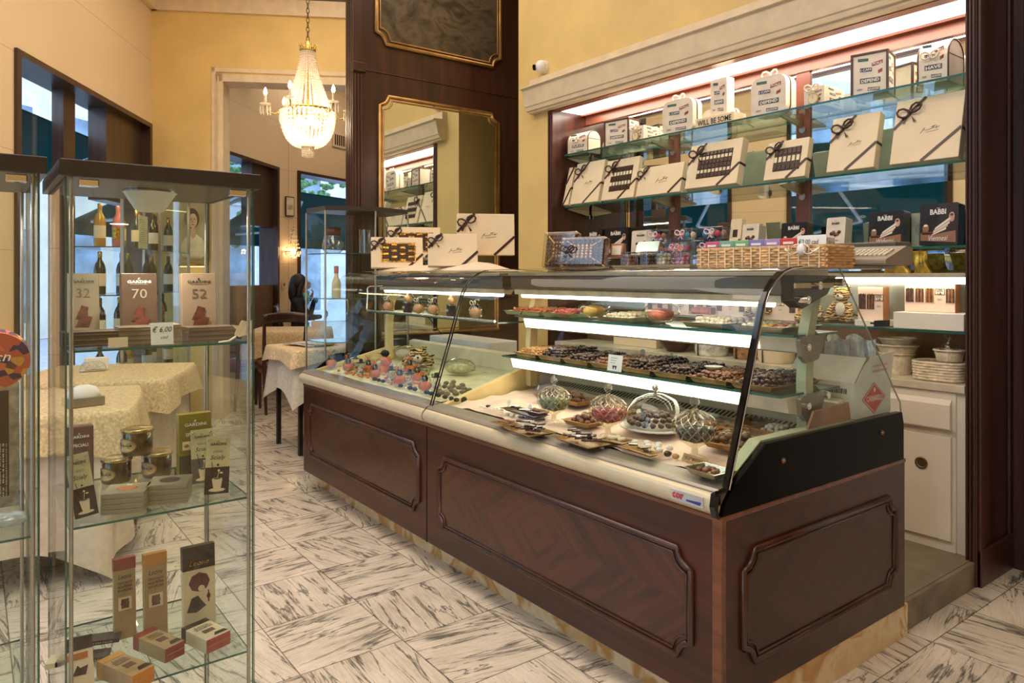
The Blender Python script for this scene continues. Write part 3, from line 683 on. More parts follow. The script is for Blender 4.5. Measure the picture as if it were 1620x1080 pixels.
# cornice
t = thing('cornice', 'long cream moulded cornice above the lit shelving', 'cornice', (-4.35, UY - .16, 2.62), 0); t['kind'] = 'structure'
k = MB()
cp = [(UY, 2.60), (UY - .06, 2.60), (UY - .06, 2.612), (UY - .078, 2.616), (UY - .086, 2.642), (UY - .094, 2.648), (UY - .120, 2.765), (UY - .142, 2.775), (UY - .142, 2.785), (UY - .05, 2.79), (UY - .05, 2.86), (UY, 2.86)]
k.prism(list(reversed(cp)), -4.35, UX1 - .02, 'x'); k.v = [(x + 4.35, y - UY + .16, z - 2.62) for x, y, z in k.v]; k.build('cornice_moulding', cream_trim, t, bevel=.003)
t = thing('security_camera', 'white dome security camera on the yellow wall above the cornice end', 'camera', at_y(862, 118, UY) + Vector((0, 0, .055)))
k = MB(); k.cyl((0, 0, 0), (0, -.02, 0), .05, 24); k.ball((0, -.035, 0), .048, 20, 12); k.build('camera_body', white_plastic, t)
k = MB(); k.cyl((-.028, -.066, -.004), (-.034, -.083, -.008), .022, 20); k.build('lens', black_gloss, t)

# base cabinets under the worktop -----------------------------------
CYF = 3.60 - .10
t = thing('worktop', 'cream worktop running along the back wall above the white cabinets', 'worktop', (UX0, CYF, .82))
k = MB(); k.box(UX0 + .057, UX1 - .055, CYF, UB - .014, .83, .865); k.v = [(x - UX0, y - CYF, z - .82) for x, y, z in k.v]; k.build('worktop_slab', mat('cream_worktop', (206, 194, 170), .35), t, bevel=.003)
def cab(x0, x1, label):
    t = thing('base_cabinet', label, 'cabinet', (x0, CYF + .012, .112), 0, 'white cabinets under the worktop'); w = x1 - x0; hh = .715
    k = MB(); k.box(0, w, 0, .32, 0, hh); k.build('carcass', white_lam, t)
    k = MB(); k.prism([(-.012, .545), (-.024, .552), (-.024, .66), (-.006, .682), (0, .682), (0, .545)], .012, w - .016, 'x'); k.build('drawer', white_lam, t, bevel=.003)
    k = MB(); k.box(.012, w - .016, -.014, 0, .05, .515); d = k.build('door', white_lam, t, bevel=.002)
    k = MB(); k.lathe([(.028, 0), (.028, .004), (.02, .004), (.018, .001)], 20); k.v = [(x + w - .14, -z - .014, y + .38) for x, y, z in k.v]; k.build('door_pull', mat('bronze_pull', (120, 104, 78), .35, .7), d)
    k = MB(); k.box(0, w, -.002, 0, .517, .543); k.build('rail', mat('cream_rail', (206, 196, 176), .4), t)
cab(-1.90, -1.37, 'white drawer-and-door cabinet nearest the shop end of the worktop, round bronze door pull')
for i, x in enumerate((-2.43, -2.96, -3.49, -4.02)):
    pass
t = thing('base_cabinet', 'white cabinet row continuing behind the display case, under the worktop', 'cabinet', (UX0 + .06, CYF + .012, .112))
k = MB(); k.box(0, -1.905 - UX0 - .06, 0, .32, 0, .715); k.build('carcass', white_lam, t, bevel=.002)
k = MB(); k.box(UX1 - .10, UX1 - .047, CYF + .02, UB, .112, .83); struct(k.build('trim_8', white_lam))
# ------------------------------------------------------------------ boxed goods (local frame: front faces -y, base at z=0, x centred)
tin_white = mat('printed_cream_tin', (228, 214, 192), .35, vary=.03)
tin_brown = mat('brown_tin_edge', (84, 50, 36), .35, vary=.08)
tin_dark = mat('black_brown_tin', (36, 28, 25), .25, vary=.15, coat=.4)
strip_b = mat('strip_navy', (44, 62, 92), .5); strip_g = mat('strip_grey', (84, 84, 80), .5); strip_r = mat('strip_red', (148, 62, 52), .5)
strip_t = mat('strip_teal', (62, 100, 92), .5); white_ink = mat('white_ink', (240, 234, 222), .5, vary=.01)
choc_dark = mat('dark_chocolate', (72, 44, 32), .24, vary=.15, scale=30, coat=.3)
choc_milk = mat('milk_chocolate', (138, 90, 62), .3, vary=.15, scale=30, coat=.2)
choc_white = mat('white_chocolate', (236, 220, 184), .4, vary=.05)
nut = mat('roasted_nut', (196, 146, 92), .5, vary=.15, scale=40)
gold_foil = mat('gold_foil', (206, 160, 78), .22, .9, vary=.2, scale=60, bump=.4)
silver_tray = mat('silver_tray', (176, 166, 142), .2, .9, vary=.08)
gold_tray = mat('gold_tray', (158, 122, 70), .4, .7, vary=.1)
cello = glass('cellophane', (246, 243, 236), 1.7, .08)
clearbox = glass('clear_plastic', (240, 242, 244), 1.8)

def bow(k, c, s, m=0, lean=0.0, tails=True):
    """ribbon bow in the x-z plane at c, width about 2s"""
    cx, cy, cz = c
    for sg in (-1, 1):
        P = []
        for i in range(9):
            a = 2 * PI * i / 8
            P.append((cx + sg * s * (.5 - .5 * math.cos(a)), cy - .12 * s - .2 * s * math.sin(a / 2), cz + s * .42 * math.sin(a) + lean * sg * s * .25 + s * .18 * (.5 - .5 * math.cos(a))))
        k.tube(P, s * .10, 6, m)
        if tails:
            k.add([(cx, cy - .05 * s, cz), (cx + sg * .15 * s, cy - .1 * s, cz - .02), (cx + sg * .62 * s, cy - .12 * s, cz - .95 * s), (cx + sg * .38 * s, cy - .1 * s, cz - 1.02 * s)], [(0, 1, 2, 3)], m)
    k.ball((cx, cy - .1 * s, cz), .14 * s, 8, 6, m)
def diag(k, x0, z0, x1, z1, w, y, m=0):
    d = Vector((x1 - x0, z1 - z0)).normalized(); n = Vector((-d.y, d.x)) * w / 2
    P = [(x0 - n.x, z0 - n.y), (x1 - n.x, z1 - n.y), (x1 + n.x, z1 + n.y), (x0 + n.x, z0 + n.y)]
    k.prism(P, y - .0012, y, 'y', m)
def signature(k, cx, cz, w, y, m=0):
    pts = [(-.5, -.22), (-.46, -.3), (-.36, .1), (-.26, .34), (-.33, .1), (-.2, -.06), (-.14, .02), (-.1, -.08), (-.03, .04), (.03, -.05), (.1, .08), (.2, .36), (.17, .0), (.24, .12), (.3, .02), (.38, .2), (.32, -.1), (.5, .12)]
    k.tube([(cx + a * w, y - .001, cz + b * w * .45 + a * w * .12) for a, b in pts], w * .010, 4, m)
    k.tube([(cx - .2 * w, y - .001, cz - .17 * w), (cx + .45 * w, y - .001, cz - .1 * w)], w * .008, 4, m)
    k.tube([(cx + .08 * w, y - .001, cz + .12 * w), (cx + .32 * w, y - .001, cz + .18 * w)], w * .008, 4, m)

def gift_box(name, label, group, loc_, rot, w, h, d, window=None, foil=gold_foil, band=brown_ribbon, sig=True, cat='box'):
    t = thing(name, label, cat, loc_, rot, group)
    k = MB(); k.box(-w / 2, w / 2, -d, 0, 0, h); k.build('lid', cream_card, t, bevel=.003)
    k = MB(); k.box(-w / 2 + .001, w / 2 - .001, 0, d * .35, .001, h - .001); k.build('base', mat('pale_olive_card', (226, 216, 192), .5, vary=.03), t, bevel=.002)
    y = -d - .0006
    if window:
        wx0, wx1, wz0, wz1 = -w / 2 + w * .2, w / 2 - w * .15, h * .2, h * .8
        k = MB(); k.box(wx0, wx1, -d - .001, -d + .001, wz0, wz1); k.build('window', mat('window_backing', (54, 34, 26), .4), t)
        k = MB(); rows, cols = window
        cw_, rh = (wx1 - wx0) / cols, (wz1 - wz0) / rows
        for r_ in range(rows):
            for c_ in range(cols):
                off = .5 * (r_ % 2) * 0
                x, z = wx0 + (c_ + .5) * cw_, wz0 + (r_ + .5) * rh
                k.box(x - cw_ * .34, x + cw_ * .34, -d - .005, -d - .001, z - rh * .36, z + rh * .36, (r_ + c_) % 2 if foil is gold_foil else (1 if r_ in (1, rows - 2) and c_ % 1 == 0 else 0))
        k.build('chocolates', [foil if foil is gold_foil else choc_dark, mat('dark_gold', (96, 66, 36), .3, .6) if foil is gold_foil else choc_white], t, bevel=.0008)
        if foil is gold_foil:
            k = MB()
            for x in (wx0, wx1): k.box(x - .004, x + .004, -d - .003, -d, wz0 - .004, wz1 + .004)
            for z in (wz0, wz1): k.box(wx0, wx1, -d - .003, -d, z - .004, z + .004)
            k.build('window_rim', gold_foil, t)
    elif sig:
        k = MB(); signature(k, .05 * w, h * .48, w * .28, -d, 0); k.build('signature', ink, t)
    k = MB(); diag(k, w / 2 - min(w * .9, h * .5), 0, w / 2, h * .45, .015, y); k.box(w / 2, w / 2 + .001, -d, d * .35, h * .45 - .008, h * .45 + .006); k.build('ribbon', band, t)
    k = MB(); diag(k, -w / 2, h * .55, -w / 2 + min(w * .9, h * .42), h, .015, y)
    k.box(-w / 2 + min(w * .9, h * .42) - .008, -w / 2 + min(w * .9, h * .42) + .006, -d, d * .35, h, h + .001)
    k.build('ribbon', band, t)
    if w > .09: k = MB(); bow(k, (-w / 2 + h * .22, -d - .003, h * .79), min(.055, h * .22), lean=.8); k.build('bow', band, t)
    return t

def strips(k, w, h, y, seed=0, big='DEPEND'):
    """pasted word strips: materials 0..3 strip colours, 4 white ink, 5 dark ink"""
    S = [(-.18, .86, .30, .07, 5, 2, None), (.22, .74, .30, .085, 2, 4, 'SCALE'), (-.10, .62, .34, .09, 0, 4, 'I CAN'), (.30, .55, .12, .08, 2, 4, None), (0.02, .36, .58, .12, 1, 4, big), (-.28, .17, .16, .07, 5, 5, 'CAN'), (.12, .15, .34, .08, 1, 4, 'MOUNTAIN')]
    for i, (cx, cz, ww, hh, mm, tm, tx) in enumerate(S):
        x0, x1, z0, z1 = cx * w - ww * w / 2, cx * w + ww * w / 2, cz * h - hh * h / 2, cz * h + hh * h / 2
        sk = (.02 if i % 2 else -.01) * h
        if tx != 'CAN' and mm != 5: k.add([(x0, y, z0 - sk), (x1, y, z0 + sk), (x1, y, z1 + sk), (x0, y, z1 - sk)], [(0, 1, 2, 3)], mm)
        elif tx is None: k.add([(x0, y, z0 - sk), (x1, y, z0 + sk), (x1, y, z1 + sk), (x0, y, z1 - sk)], [(0, 1, 2, 3)], 3)
        if tx: put_text(k, tx, (cx * w, y, cz * h), (1, 0, 0), (0, 0, 1), w=ww * w * .86, h=hh * h * .62, m=tm, off=.0006, bold=.02)
SM = [strip_b, strip_g, strip_r, strip_t, white_ink, ink]
def rrect(w, h, r, top=True, bot=True, n=6):
    pts = []
    def arc(cx, cz, a0): return [(cx + r * math.cos(a0 + PI / 2 * i / n), cz + r * math.sin(a0 + PI / 2 * i / n)) for i in range(n + 1)]
    pts += arc(w / 2 - r, r, -PI / 2) if bot else [(w / 2, 0)]
    pts += arc(w / 2 - r, h - r, 0) if top else [(w / 2, h)]
    pts += arc(-w / 2 + r, h - r, PI / 2) if top else [(-w / 2, h)]
    pts += arc(-w / 2 + r, r, PI) if bot else [(-w / 2, 0)]
    return pts
G1 = 'printed gift tins on the top shelf'
def word_tin(label, px0, px1, pyt, style, z=None, y=3.60, d=.13, rz=0.0):
    z = S1 + .0012 if z is None else z
    p, q = at_y(px0, 200, y), at_y(px1, 200, y); w = q.x - p.x; h = at_y((px0 + px1) / 2, pyt, y).z - z
    t = thing({'case': 'suitcase_tin', 'cube': 'cube_tin', 'chest': 'chest_tin', 'clock': 'clock_gift_box', 'tall': 'tall_gift_box'}[style], label, 'tin', ((p.x + q.x) / 2, y, z), rz, G1)
    body = rrect(w, h, min(w, h) * .24, True, style == 'case') if style in ('case',) else (rrect(w, h, min(w, h) * .45, True, False) if style == 'chest' else rrect(w, h, .002))
    if style == 'chest': # dome seen end-on from the side: dome profile along depth
        body = rrect(w, h, .002)
        k = MB(); n = 8; pr = [(0, 0), (0, h - d * .5)] + [(d / 2 - d / 2 * math.cos(PI * i / n), h - d * .5 + d * .5 * math.sin(PI * i / n)) for i in range(1, n)] + [(d, h - d * .5), (d, 0)]
        k.prism(list(reversed(pr)), -w / 2, w / 2, 'x'); k.build('body', tin_white, t)
        k = MB(); k.tube([(w / 2, yy, zz) for yy, zz in pr], .004, 6); k.box(w / 2, w / 2 + .001, 0, d, h * .62, h * .635); k.build('brown_edge', tin_brown, t); k = MB(); k.tube([(-w / 2, yy, zz) for yy, zz in pr], .004, 6); k.build('brown_edge', tin_brown, t)
    else:
        k = MB(); k.prism(body, 0, d, 'y'); k.build('body', tin_white, t, bevel=.004)
    if style == 'cube':
        k = MB(); e = .006
        for x in (-w / 2, w / 2):
            for yy in (0, d): k.box(x - e, x + e, yy - e, yy + e, .0002, h + e)
        for zz in (e, h):
            for yy in (0, d): k.box(-w / 2, w / 2, yy - e, yy + e, zz - e + .0002, zz + e)
            for x in (-w / 2, w / 2): k.box(x - e, x + e, 0, d, zz - e + .0002, zz + e)
        k.build('brown_edges', tin_brown, t, bevel=.002)
    if style == 'case':
        k = MB(); pts = [(a, b) for a, b in rrect(w + .004, h + .002, min(w, h) * .25)]; P = [(a, d * .45, max(.0042, b - .001)) for a, b in pts]; k.tube(P + [P[0]], .0035, 6); k.build('seam_band', tin_brown, t)
    k = MB(); strips(k, w, h, -.0012, big='DEPEND' if style != 'chest' else 'HAVE'); k.build('printed_words', SM, t)
    if style == 'cube' or style == 'clock':
        k = MB(); k.T = Matrix.Translation((w / 2 + .0012, d / 2, 0)) @ Matrix.Rotation(PI / 2, 4, 'Z'); strips(k, d * .9, h, 0, big='WILL'); k.build('side_words', SM, t)
    if style == 'case':
        k = MB(); bow(k, (0, d * .3, h + .006), .05, tails=False); k.build('bow', cream_ribbon, t)
    if style in ('chest', 'clock'):
        k = MB(); bow(k, (-w * .05, -.004, h * (.62 if style == 'chest' else .9)), .042); k.build('bow', cream_ribbon, t)
    if style == 'clock':
        k = MB(); k.cyl((0, -.012, h * .38), (0, -.004, h * .38), .03, 24); k.build('clock_medal', mat('brass', (206, 176, 96), .25, .9), t)
        k = MB(); k.cyl((0, -.0135, h * .38), (0, -.012, h * .38), .024, 24); k.box(-.001, .001, -.0145, -.0135, h * .38, h * .38 + .018, 1); k.build('clock_face', [cream_card, ink], t)
    return t
word_tin('dome-lidded printed chest tin with cream bow at the left end of the top shelf', 898, 930, 208, 'chest')
word_tin('small brown-edged printed cube tin, left of the gilt medal box', 959, 992, 190, 'cube', rz=R(8))
word_tin('low printed box with cream bow and gilt medal between brown-edged cube and rounded suitcase tin', 996, 1018, 200, 'clock', d=.16)
word_tin('rounded printed suitcase tin with bow, left of the tall printed box', 1048, 1096, 157, 'case', d=.09)
t = thing('long_printed_box', 'long low cream box lettered WILL BE SOME under the tall printed box', 'box', (0, 3.57, S1 + .0012), 0, G1)
p, q = at_y(1100, 190, 3.57), at_y(1161, 190, 3.57); w = q.x - p.x; t.location.x = (p.x + q.x) / 2; hh = .062
k = MB(); k.box(-w / 2, w / 2, 0, .12, 0, hh); k.build('carton', cream_card, t, bevel=.002)
k = MB(); put_text(k, 'WILL BE SOME', (0, -.0005, hh * .5), (1, 0, 0), (0, 0, 1), w=w * .88, h=.034, bold=.02); k.build('lettering', ink, t)
t = word_tin('tall cream printed box standing on the long WILL BE SOME box', 1124, 1150, 124, 'tall', z=S1 + hh + .003, d=.07)
k = MB(); k.box(.055, .059, .0, .07, 0, .0); 
word_tin('rounded printed suitcase tin with bow standing at the shelf batten, right of the tall box', 1188, 1243, 120, 'case', d=.1)
word_tin('low printed box with cream bow and gilt clock face beside the right-hand suitcase tin', 1272, 1304, 137, 'clock', d=.2)
word_tin('large brown-edged printed cube tin, second from the right end of the top shelf', 1350, 1402, 84, 'cube', d=.13, rz=R(12))
word_tin('dome-lidded printed chest tin with bow at the far right end of the top shelf', 1452, 1500, 62, 'chest', d=.17)

# second shelf -------------------------------------------------------
G2 = 'ribboned chocolate boxes on the second shelf'
def lean_box(label, px0, px1, pyb, pyt, d=.03, lean=14, y=3.58, z=None, rz=0.0, **kw):
    z = S2 if z is None else z
    p, q = at_y(px0, pyb, y), at_y(px1, pyb, y); w = q.x - p.x
    h = (at_y(px0 + 12, pyt, y + .05).z - z) / math.cos(R(lean))
    return gift_box('chocolate_gift_box', label, G2, ((p.x + q.x) / 2, y + .0, z + .001 + d * math.sin(R(lean))), Euler((-R(lean), 0, rz)), w, h, d, **kw)
DL = 'windowless'
lean_box('ribboned cream gift box turned edge-on at the far left of the second shelf', 894, 903, 326, 268, rz=R(0))
lean_box('plain cream chocolate box with script and brown bow, second from left on the second shelf', 906, 950, 325, 262)
lean_box('small cream chocolate box with window of dark and white chocolates, left half of second shelf', 955, 1006, 315, 258, window=(5, 7), foil=choc_dark)
lean_box('wide low plain cream chocolate box with brown bow, just left of the largest windowed box', 1010, 1080, 307, 270, sig=True)
lean_box('largest cream chocolate box with a window of dark and white chocolates, centre of second shelf', 1090, 1172, 299, 237, window=(6, 9), foil=choc_dark, d=.045)
lean_box('small cream chocolate box with a small chocolate window, right of the shelf batten', 1213, 1278, 284, 232, window=(3, 6), foil=choc_dark, d=.035)
lean_box('tall plain cream chocolate box with script, left of the biggest plain box', 1313, 1388, 271, 195, d=.04)
lean_box('biggest plain cream chocolate box with script at the right end of the second shelf', 1413, 1522, 259, 168, d=.04)

# third shelf ----------------------------------------------------------
G3 = 'wafer tins on the third shelf'
def wafer_tin(label, px0, px1, pyt, kind, y=3.60, z=None, d=.05, rz=0.0, lean=4, sub='Waferini', grp=G3):
    z = S3 if z is None else z
    p, q = at_y(px0, 390, y), at_y(px1, 390, y); w = q.x - p.x; h = at_y(px0 + 6, pyt, y).z - z
    t = thing('wafer_tin', label, 'tin', ((p.x + q.x) / 2, y, z + .0015 + d * math.sin(R(lean))), Euler((-R(lean), 0, rz)), grp)
    dark = kind == 'dark'
    k = MB(); k.prism(rrect(w, h, .008), 0, d, 'y'); k.build('body', tin_dark if dark else tin_white, t, bevel=.003)
    k = MB(); put_text(k, 'BABBI', (-.02 * w, -.001, h * .8), (1, 0, 0), (0, 0, 1), w=w * (.42 if dark else .4), h=h * (.13 if dark else .08), bold=.03)
    k.box(-w * .06, w * .03, -.002, -.001, h * .885, h * .892)
    k.build('lettering', white_ink if dark else ink, t)
    k = MB()
    if dark:
        put_text(k, sub, (0, -.001, h * .17), (1, 0, 0), (0, 0, 1), w=w * .5, h=h * .13, m=0, shear=.25, off=.002)
        k.add([(-w * .47, -.001, h * .12), (w * .45, -.001, h * .06), (w * .44, -.001, h * .34), (-w * .1, -.001, h * .26), (-w * .47, -.001, h * .3)], [(0, 1, 2, 3, 4)], 1)
        for i in range(5):
            a0 = (-w * .16 + i * w * .02, h * (.27 + .03 * i)); a1 = (w * (.20 + .045 * i), h * (.40 + .07 * i)); e_ = h * .028
            k.add([(a0[0], -.002 - .0004 * i, a0[1] - e_), (a1[0], -.002 - .0004 * i, a1[1] - e_), (a1[0], -.002 - .0004 * i, a1[1] + e_), (a0[0], -.002 - .0004 * i, a0[1] + e_)], [(0, 1, 2, 3)], 2 if i % 2 else 3)
        k.ball((-w * .33, -.002, h * .40), 1, 12, 6, 1, (w * .09, .002, h * .12)); k.ball((-w * .33, -.003, h * .47), 1, 10, 6, 3, (w * .06, .001, h * .03))
        for i in range(6): k.ball((-w * .4 + i * w * .045, -.002, h * .3), h * .035, 6, 4, 4)
        k.ball((w * .34, -.002, h * .66), 1, 12, 6, 2, (w * .08, .002, h * .12)); k.ball((w * .34, -.003, h * .70), 1, 10, 6, 4, (w * .05, .001, h * .05))
    else:
        for i in range(5): k.ball((-w * .2 + i * w * .1, -.002, h * (.46 + .05 * math.sin(i * 2))), h * .06, 7, 5, 1 if i % 2 else 4)
        k.box(-w * .45, w * .45, -.0018, -.001, h * .09, h * .13, 4)
        put_text(k, sub, (0, -.001, h * .24), (1, 0, 0), (0, 0, 1), w=w * .34, h=h * .07, m=5, shear=.25, off=.002)
    k.build('printed_picture', [white_ink, mat('wafer_brown', (150, 104, 72), .5), mat('wafer_pink', (206, 160, 130), .5), white_card, choc_dark, ink], t)
    return t
wafer_tin('dark wafer tin lettered in white at the left end of the third shelf, partly hidden', 924, 951, 363, 'dark')
wafer_tin('dark wafer tin lettered in white, second from left on the third shelf', 955, 992, 362, 'dark', sub='Viennesi')
wafer_tin('cream wafer tin behind the clear sweet packs at the left of the third shelf', 998, 1028, 366, 'cream')
wafer_tin('small dark picture tin left of the macaron packs on the third shelf', 1030, 1056, 372, 'dark', d=.03)
t = thing('ribboned_chocolate_bar', 'slim cream chocolate box with dark label and diagonal ribbon beside the cream wafer tin', 'box', at_y(1160, 388, 3.62), Euler((-R(8), 0, R(-10))), G3); t.location.z = S3 + .0055
k = MB(); k.box(-.045, .045, 0, .03, 0, .20); k.build('carton', cream_card, t, bevel=.002)
k = MB(); k.box(-.02, .018, -.001, 0, .09, .135); k.build('label', tin_dark, t)
k = MB(); diag(k, -.045, .0, .045, .075, .014, -.0005); k.build('ribbon', brown_ribbon, t)
t = thing('brown_gift_box', 'dark brown box with a brown bow standing behind the slim cream chocolate box', 'box', (at_y(1150, 388, 3.7).x, 3.70, S3 + .001), 0, G3)
k = MB(); k.box(-.07, .06, 0, .04, 0, .19); k.build('carton', tin_brown, t, bevel=.003); k = MB(); bow(k, (0, 0, .15), .04); k.build('bow', brown_ribbon, t)
wafer_tin('cream wafer tin left of centre on the right part of the third shelf', 1172, 1198, 357, 'cream', d=.07, lean=8)
wafer_tin('dark picture wafer tin above the wicker basket on the third shelf', 1235, 1276, 354, 'dark', d=.06)
wafer_tin('cream wafer tin lying back on the third shelf above the till display', 1305, 1335, 347, 'cream', d=.07, lean=8)
wafer_tin('large dark wafer tin lettered Waferini, left of the largest tin', 1373, 1428, 337, 'dark', d=.07)
wafer_tin('largest dark wafer tin lettered Viennesi at the right end of the third shelf', 1454, 1515, 325, 'dark', d=.07, sub='Viennesi')
t = thing('stamped_notebook', 'pale green card with a round stamp between the two large dark wafer tins', 'card', (at_y(1446, 390, 3.66).x, 3.70, S3 + .001), 0)
k = MB(); k.box(-.03, .03, 0, .012, 0, .17); k.build('card_sheet', mat('sage_card', (170, 174, 152), .6), t); k = MB(); k.cyl((.02, -.002, .09), (.02, 0, .09), .032, 20); k.build('round_stamp', mat('sage_stamp', (140, 146, 132), .6), t)
# ledge under the third shelf: gold leaf-shaped packs
for i, (a, b) in enumerate(((1398, 1440), (1446, 1474))):
    y = 3.62; p, q = at_y(a, 420, y), at_y(b, 420, y); w = q.x - p.x
    t = thing('gold_wrapped_pack', ('gold cellophane pack under the Waferini tin, left of the pair', 'smaller gold cellophane pack right of the pair, on the beige ledge')[i], 'pack', ((p.x + q.x) / 2, y, 1.366), 0, 'gold packs on the ledge')
    k = MB(); 
    def f(u, v, w=w): 
        return (w * (u - .5) * (1 - .25 * v) - .02 * v + .006 * math.sin(9 * u + 5 * v), -.014 * math.sin(PI * u) * math.sin(PI * min(1, v + .15)) + .003 * math.sin(20 * u), .105 * v)
    k.grid(f, 14, 10); k.grid(lambda u, v: (f(u, v)[0], .012, f(u, v)[2]), 6, 4); k.build('wrapping', mat('gold_wrap', (196, 158, 62), .25, .55, vary=.2, scale=30, bump=.5), t)

# fourth shelf: chocolate stick boxes ---------------------------------
G4 = 'chocolate stick boxes on the low glass shelf'
def stick_box(label, px0, px1, pyt, z, y=3.62, d=.06, n=4, rz=0.0, logo=None):
    p, q = at_y(px0, 500, y), at_y(px1, 500, y); w = q.x - p.x; h = at_y(px0, pyt, y).z - z
    t = thing('chocolate_stick_box', label, 'box', ((p.x + q.x) / 2, y, z + .0005), rz, G4)
    k = MB(); k.box(-w / 2, w / 2, 0, d, 0, h); k.build('carton', mat('pale_pink_card', (232, 208, 190), .5, vary=.02), t, bevel=.002)
    k = MB(); k.box(w / 2, w / 2 + .0012, .0, d, 0, h); k.build('side_panel', mat('tan_card', (168, 116, 78), .5), t)
    k = MB(); slots = n + 1; lp = n - 1 if logo is None else logo
    for i in range(slots):
        x = -w / 2 + w * (i + .55) / slots
        if i == lp:
            k.box(x - .022, x + .022, -.0014, 0, h * .58, h * .78, 0); k.box(x - .019, x + .019, -.0018, -.001, h * .6, h * .76, 2); put_text(k, 'IZEL\nLA', (x, -.0014, h * .68), (1, 0, 0), (0, 0, 1), w=.03, h=.03, m=0, bold=.04, off=.001); put_text(k, 'BIO', (x, -.0005, h * .42), (1, 0, 0), (0, 0, 1), w=.018, m=0)
        else:
            for j in range(5): k.box(x - .018 + j * .0075, x - .0118 + j * .0075, -.003, 0, h * .32, h * (.78 + .02 * (j % 2)), [0, 1, 3][(i + (j % 2)) % 3])
    k.build('printed_sticks', [mat('stick_brown', (98, 64, 48), .5, vary=.2, scale=60), mat('stick_dark', (76, 56, 54), .5, vary=.2, scale=60), white_card, mat('stick_amber', (148, 98, 50), .5, vary=.2, scale=60)], t)
    return t
t = thing('flat_carton', 'flat pale pink carton lying on the low shelf under the largest stick box', 'box', (0, 3.56, S4 + .0012), 0, G4)
p, q = at_y(1413, 520, 3.56), at_y(1525, 520, 3.56); w = q.x - p.x; t.location.x = (p.x + q.x) / 2
k = MB(); k.box(-w / 2, w / 2, 0, .2, 0, .078); k.build('carton', white_card, t, bevel=.003)
stick_box('largest chocolate stick box standing on the flat carton at the shop end', 1431, 1511, 446, S4 + .0800, y=3.645, n=4, logo=3)
stick_box('chocolate stick box with tan side, between the plush tiger and the largest stick box', 1357, 1397, 454, S4 + .0312, n=2, logo=2)
t = thing('flat_carton', 'thin cream carton lying under the stick box with the tan side', 'box', (0, 3.58, S4 + .0012), 0, G4); p, q = at_y(1352, 520, 3.58), at_y(1398, 520, 3.58); w = q.x - p.x; t.location.x = (p.x + q.x) / 2
k = MB(); k.box(-w / 2, w / 2, 0, .2, 0, .0295); k.build('carton', white_card, t, bevel=.002)
t = thing('label_gun', 'small black price label holder in front of the flat pale carton', 'tool', (at_y(1402, 512, 3.555).x - .02, 3.553, S4 + .003))
k = MB(); k.prism([(-.03, 0), (.028, .004), (.03, .035), (-.028, .03)], -.02, .02, 'y'); k.build('body', black_matte, t, bevel=.003); k = MB(); k.cyl((-.055, 0, .016), (-.03, 0, .016), .005, 8); k.build('nozzle', black_matte, t)
stick_box('stick box seen through the case, third from the right', 1190, 1262, 466, S4 + .001, n=3, y=3.64)
stick_box('stick box seen through the case above the pink sweet bags', 1112, 1182, 470, S4 + .001, n=3, y=3.64)
stick_box('stick box farthest left on the low shelf, seen through the case', 1020, 1102, 473, S4 + .001, n=4, y=3.64)

# plush tigers ---------------------------------------------------------
def tiger_mat():
    m, nt, out = nodes_of('tiger_striped_plush')
    b = N(nt, 'ShaderNodeBsdfPrincipled', Roughness=.9); tc = N(nt, 'ShaderNodeTexCoord')
    wv = N(nt, 'ShaderNodeTexWave', Scale=22.0, Distortion=6.0, Detail=1.0); wv.bands_direction = 'Z'; wv.inputs['Detail Scale'].default_value = 1.6; L(nt, tc.outputs['Object'], wv.inputs['Vector'])
    L(nt, ramp(nt, wv.outputs[1], [(.3, (34, 26, 18)), (.42, (214, 178, 116))]), b.inputs['Base Color']); L(nt, b.outputs[0], out.inputs[0]); return m
M_tiger = tiger_mat(); plush_white = mat('white_plush', (232, 224, 204), .95, vary=.05, bump=.3, scale=200)
def tiger(label, loc_, rz, s=1.0, lying=False):
    t = thing('plush_tiger', label, 'plush toy', loc_, rz, 'plush tigers'); k = MB()
    if lying:
        k.ball((0, .02, .045), .055, 14, 8, 0, (1.0, 1.5, .75)); k.ball((0, -.07, .06), .042, 14, 8, 0, (1, .9, .9))
        for x in (-.04, .04): k.tube([(x, -.02, .035), (x * 1.4, -.08, .02), (x * 1.4, -.11, .016)], .016, 8, 0, True, [.02, .017, .015]); k.tube([(x, .07, .03), (x * 1.6, .05, .018), (x * 1.7, .0, .016)], .016, 8, 0, True, [.024, .018, .016])
        hz, hy = .06, -.07
    else:
        k.ball((0, 0, .06), .05, 14, 10, 0, (.9, .8, 1.25)); k.ball((0, -.012, .145), .043, 14, 10, 0, (1.05, .9, .9))
        for x in (-1, 1): k.tube([(x * .035, -.01, .095), (x * .055, -.035, .06), (x * .05, -.06, .04)], .015, 8, 0, True, [.017, .015, .014]); k.tube([(x * .03, 0, .025), (x * .055, -.04, .018), (x * .06, -.075, .02)], .018, 8, 0, True, [.026, .02, .018])
        hz, hy = .145, -.012
    for x in (-1, 1): k.ball((x * .032, hy + .005, hz + .036), .014, 8, 6, 0, (1, .5, 1))
    k.tube([(.02, .05, .03), (.06, .08, .03), (.08, .06, .05)], .008, 6)
    k.build('body', M_tiger, t)
    k = MB(); k.ball((0, hy - .03, hz - .012), .02, 10, 6, 0, (1.2, .8, .8)); 
    if not lying: k.ball((0, -.025, .065), .036, 12, 8, 0, (.8, .6, 1.1))
    k.build('white_fur', plush_white, t)
    k = MB(); [k.ball((x * .016, hy - .036, hz + .008), .004, 6, 4) for x in (-1, 1)]; k.ball((0, hy - .047, hz - .006), .006, 6, 4); k.build('face', black_gloss, t)
    t.scale = (s,) * 3; return t
p = at_y(1330, 508, 3.62); tiger('plush tiger sitting on the low shelf beside the stick box with tan side', (p.x, 3.64, S4 + .018), R(4), .95)
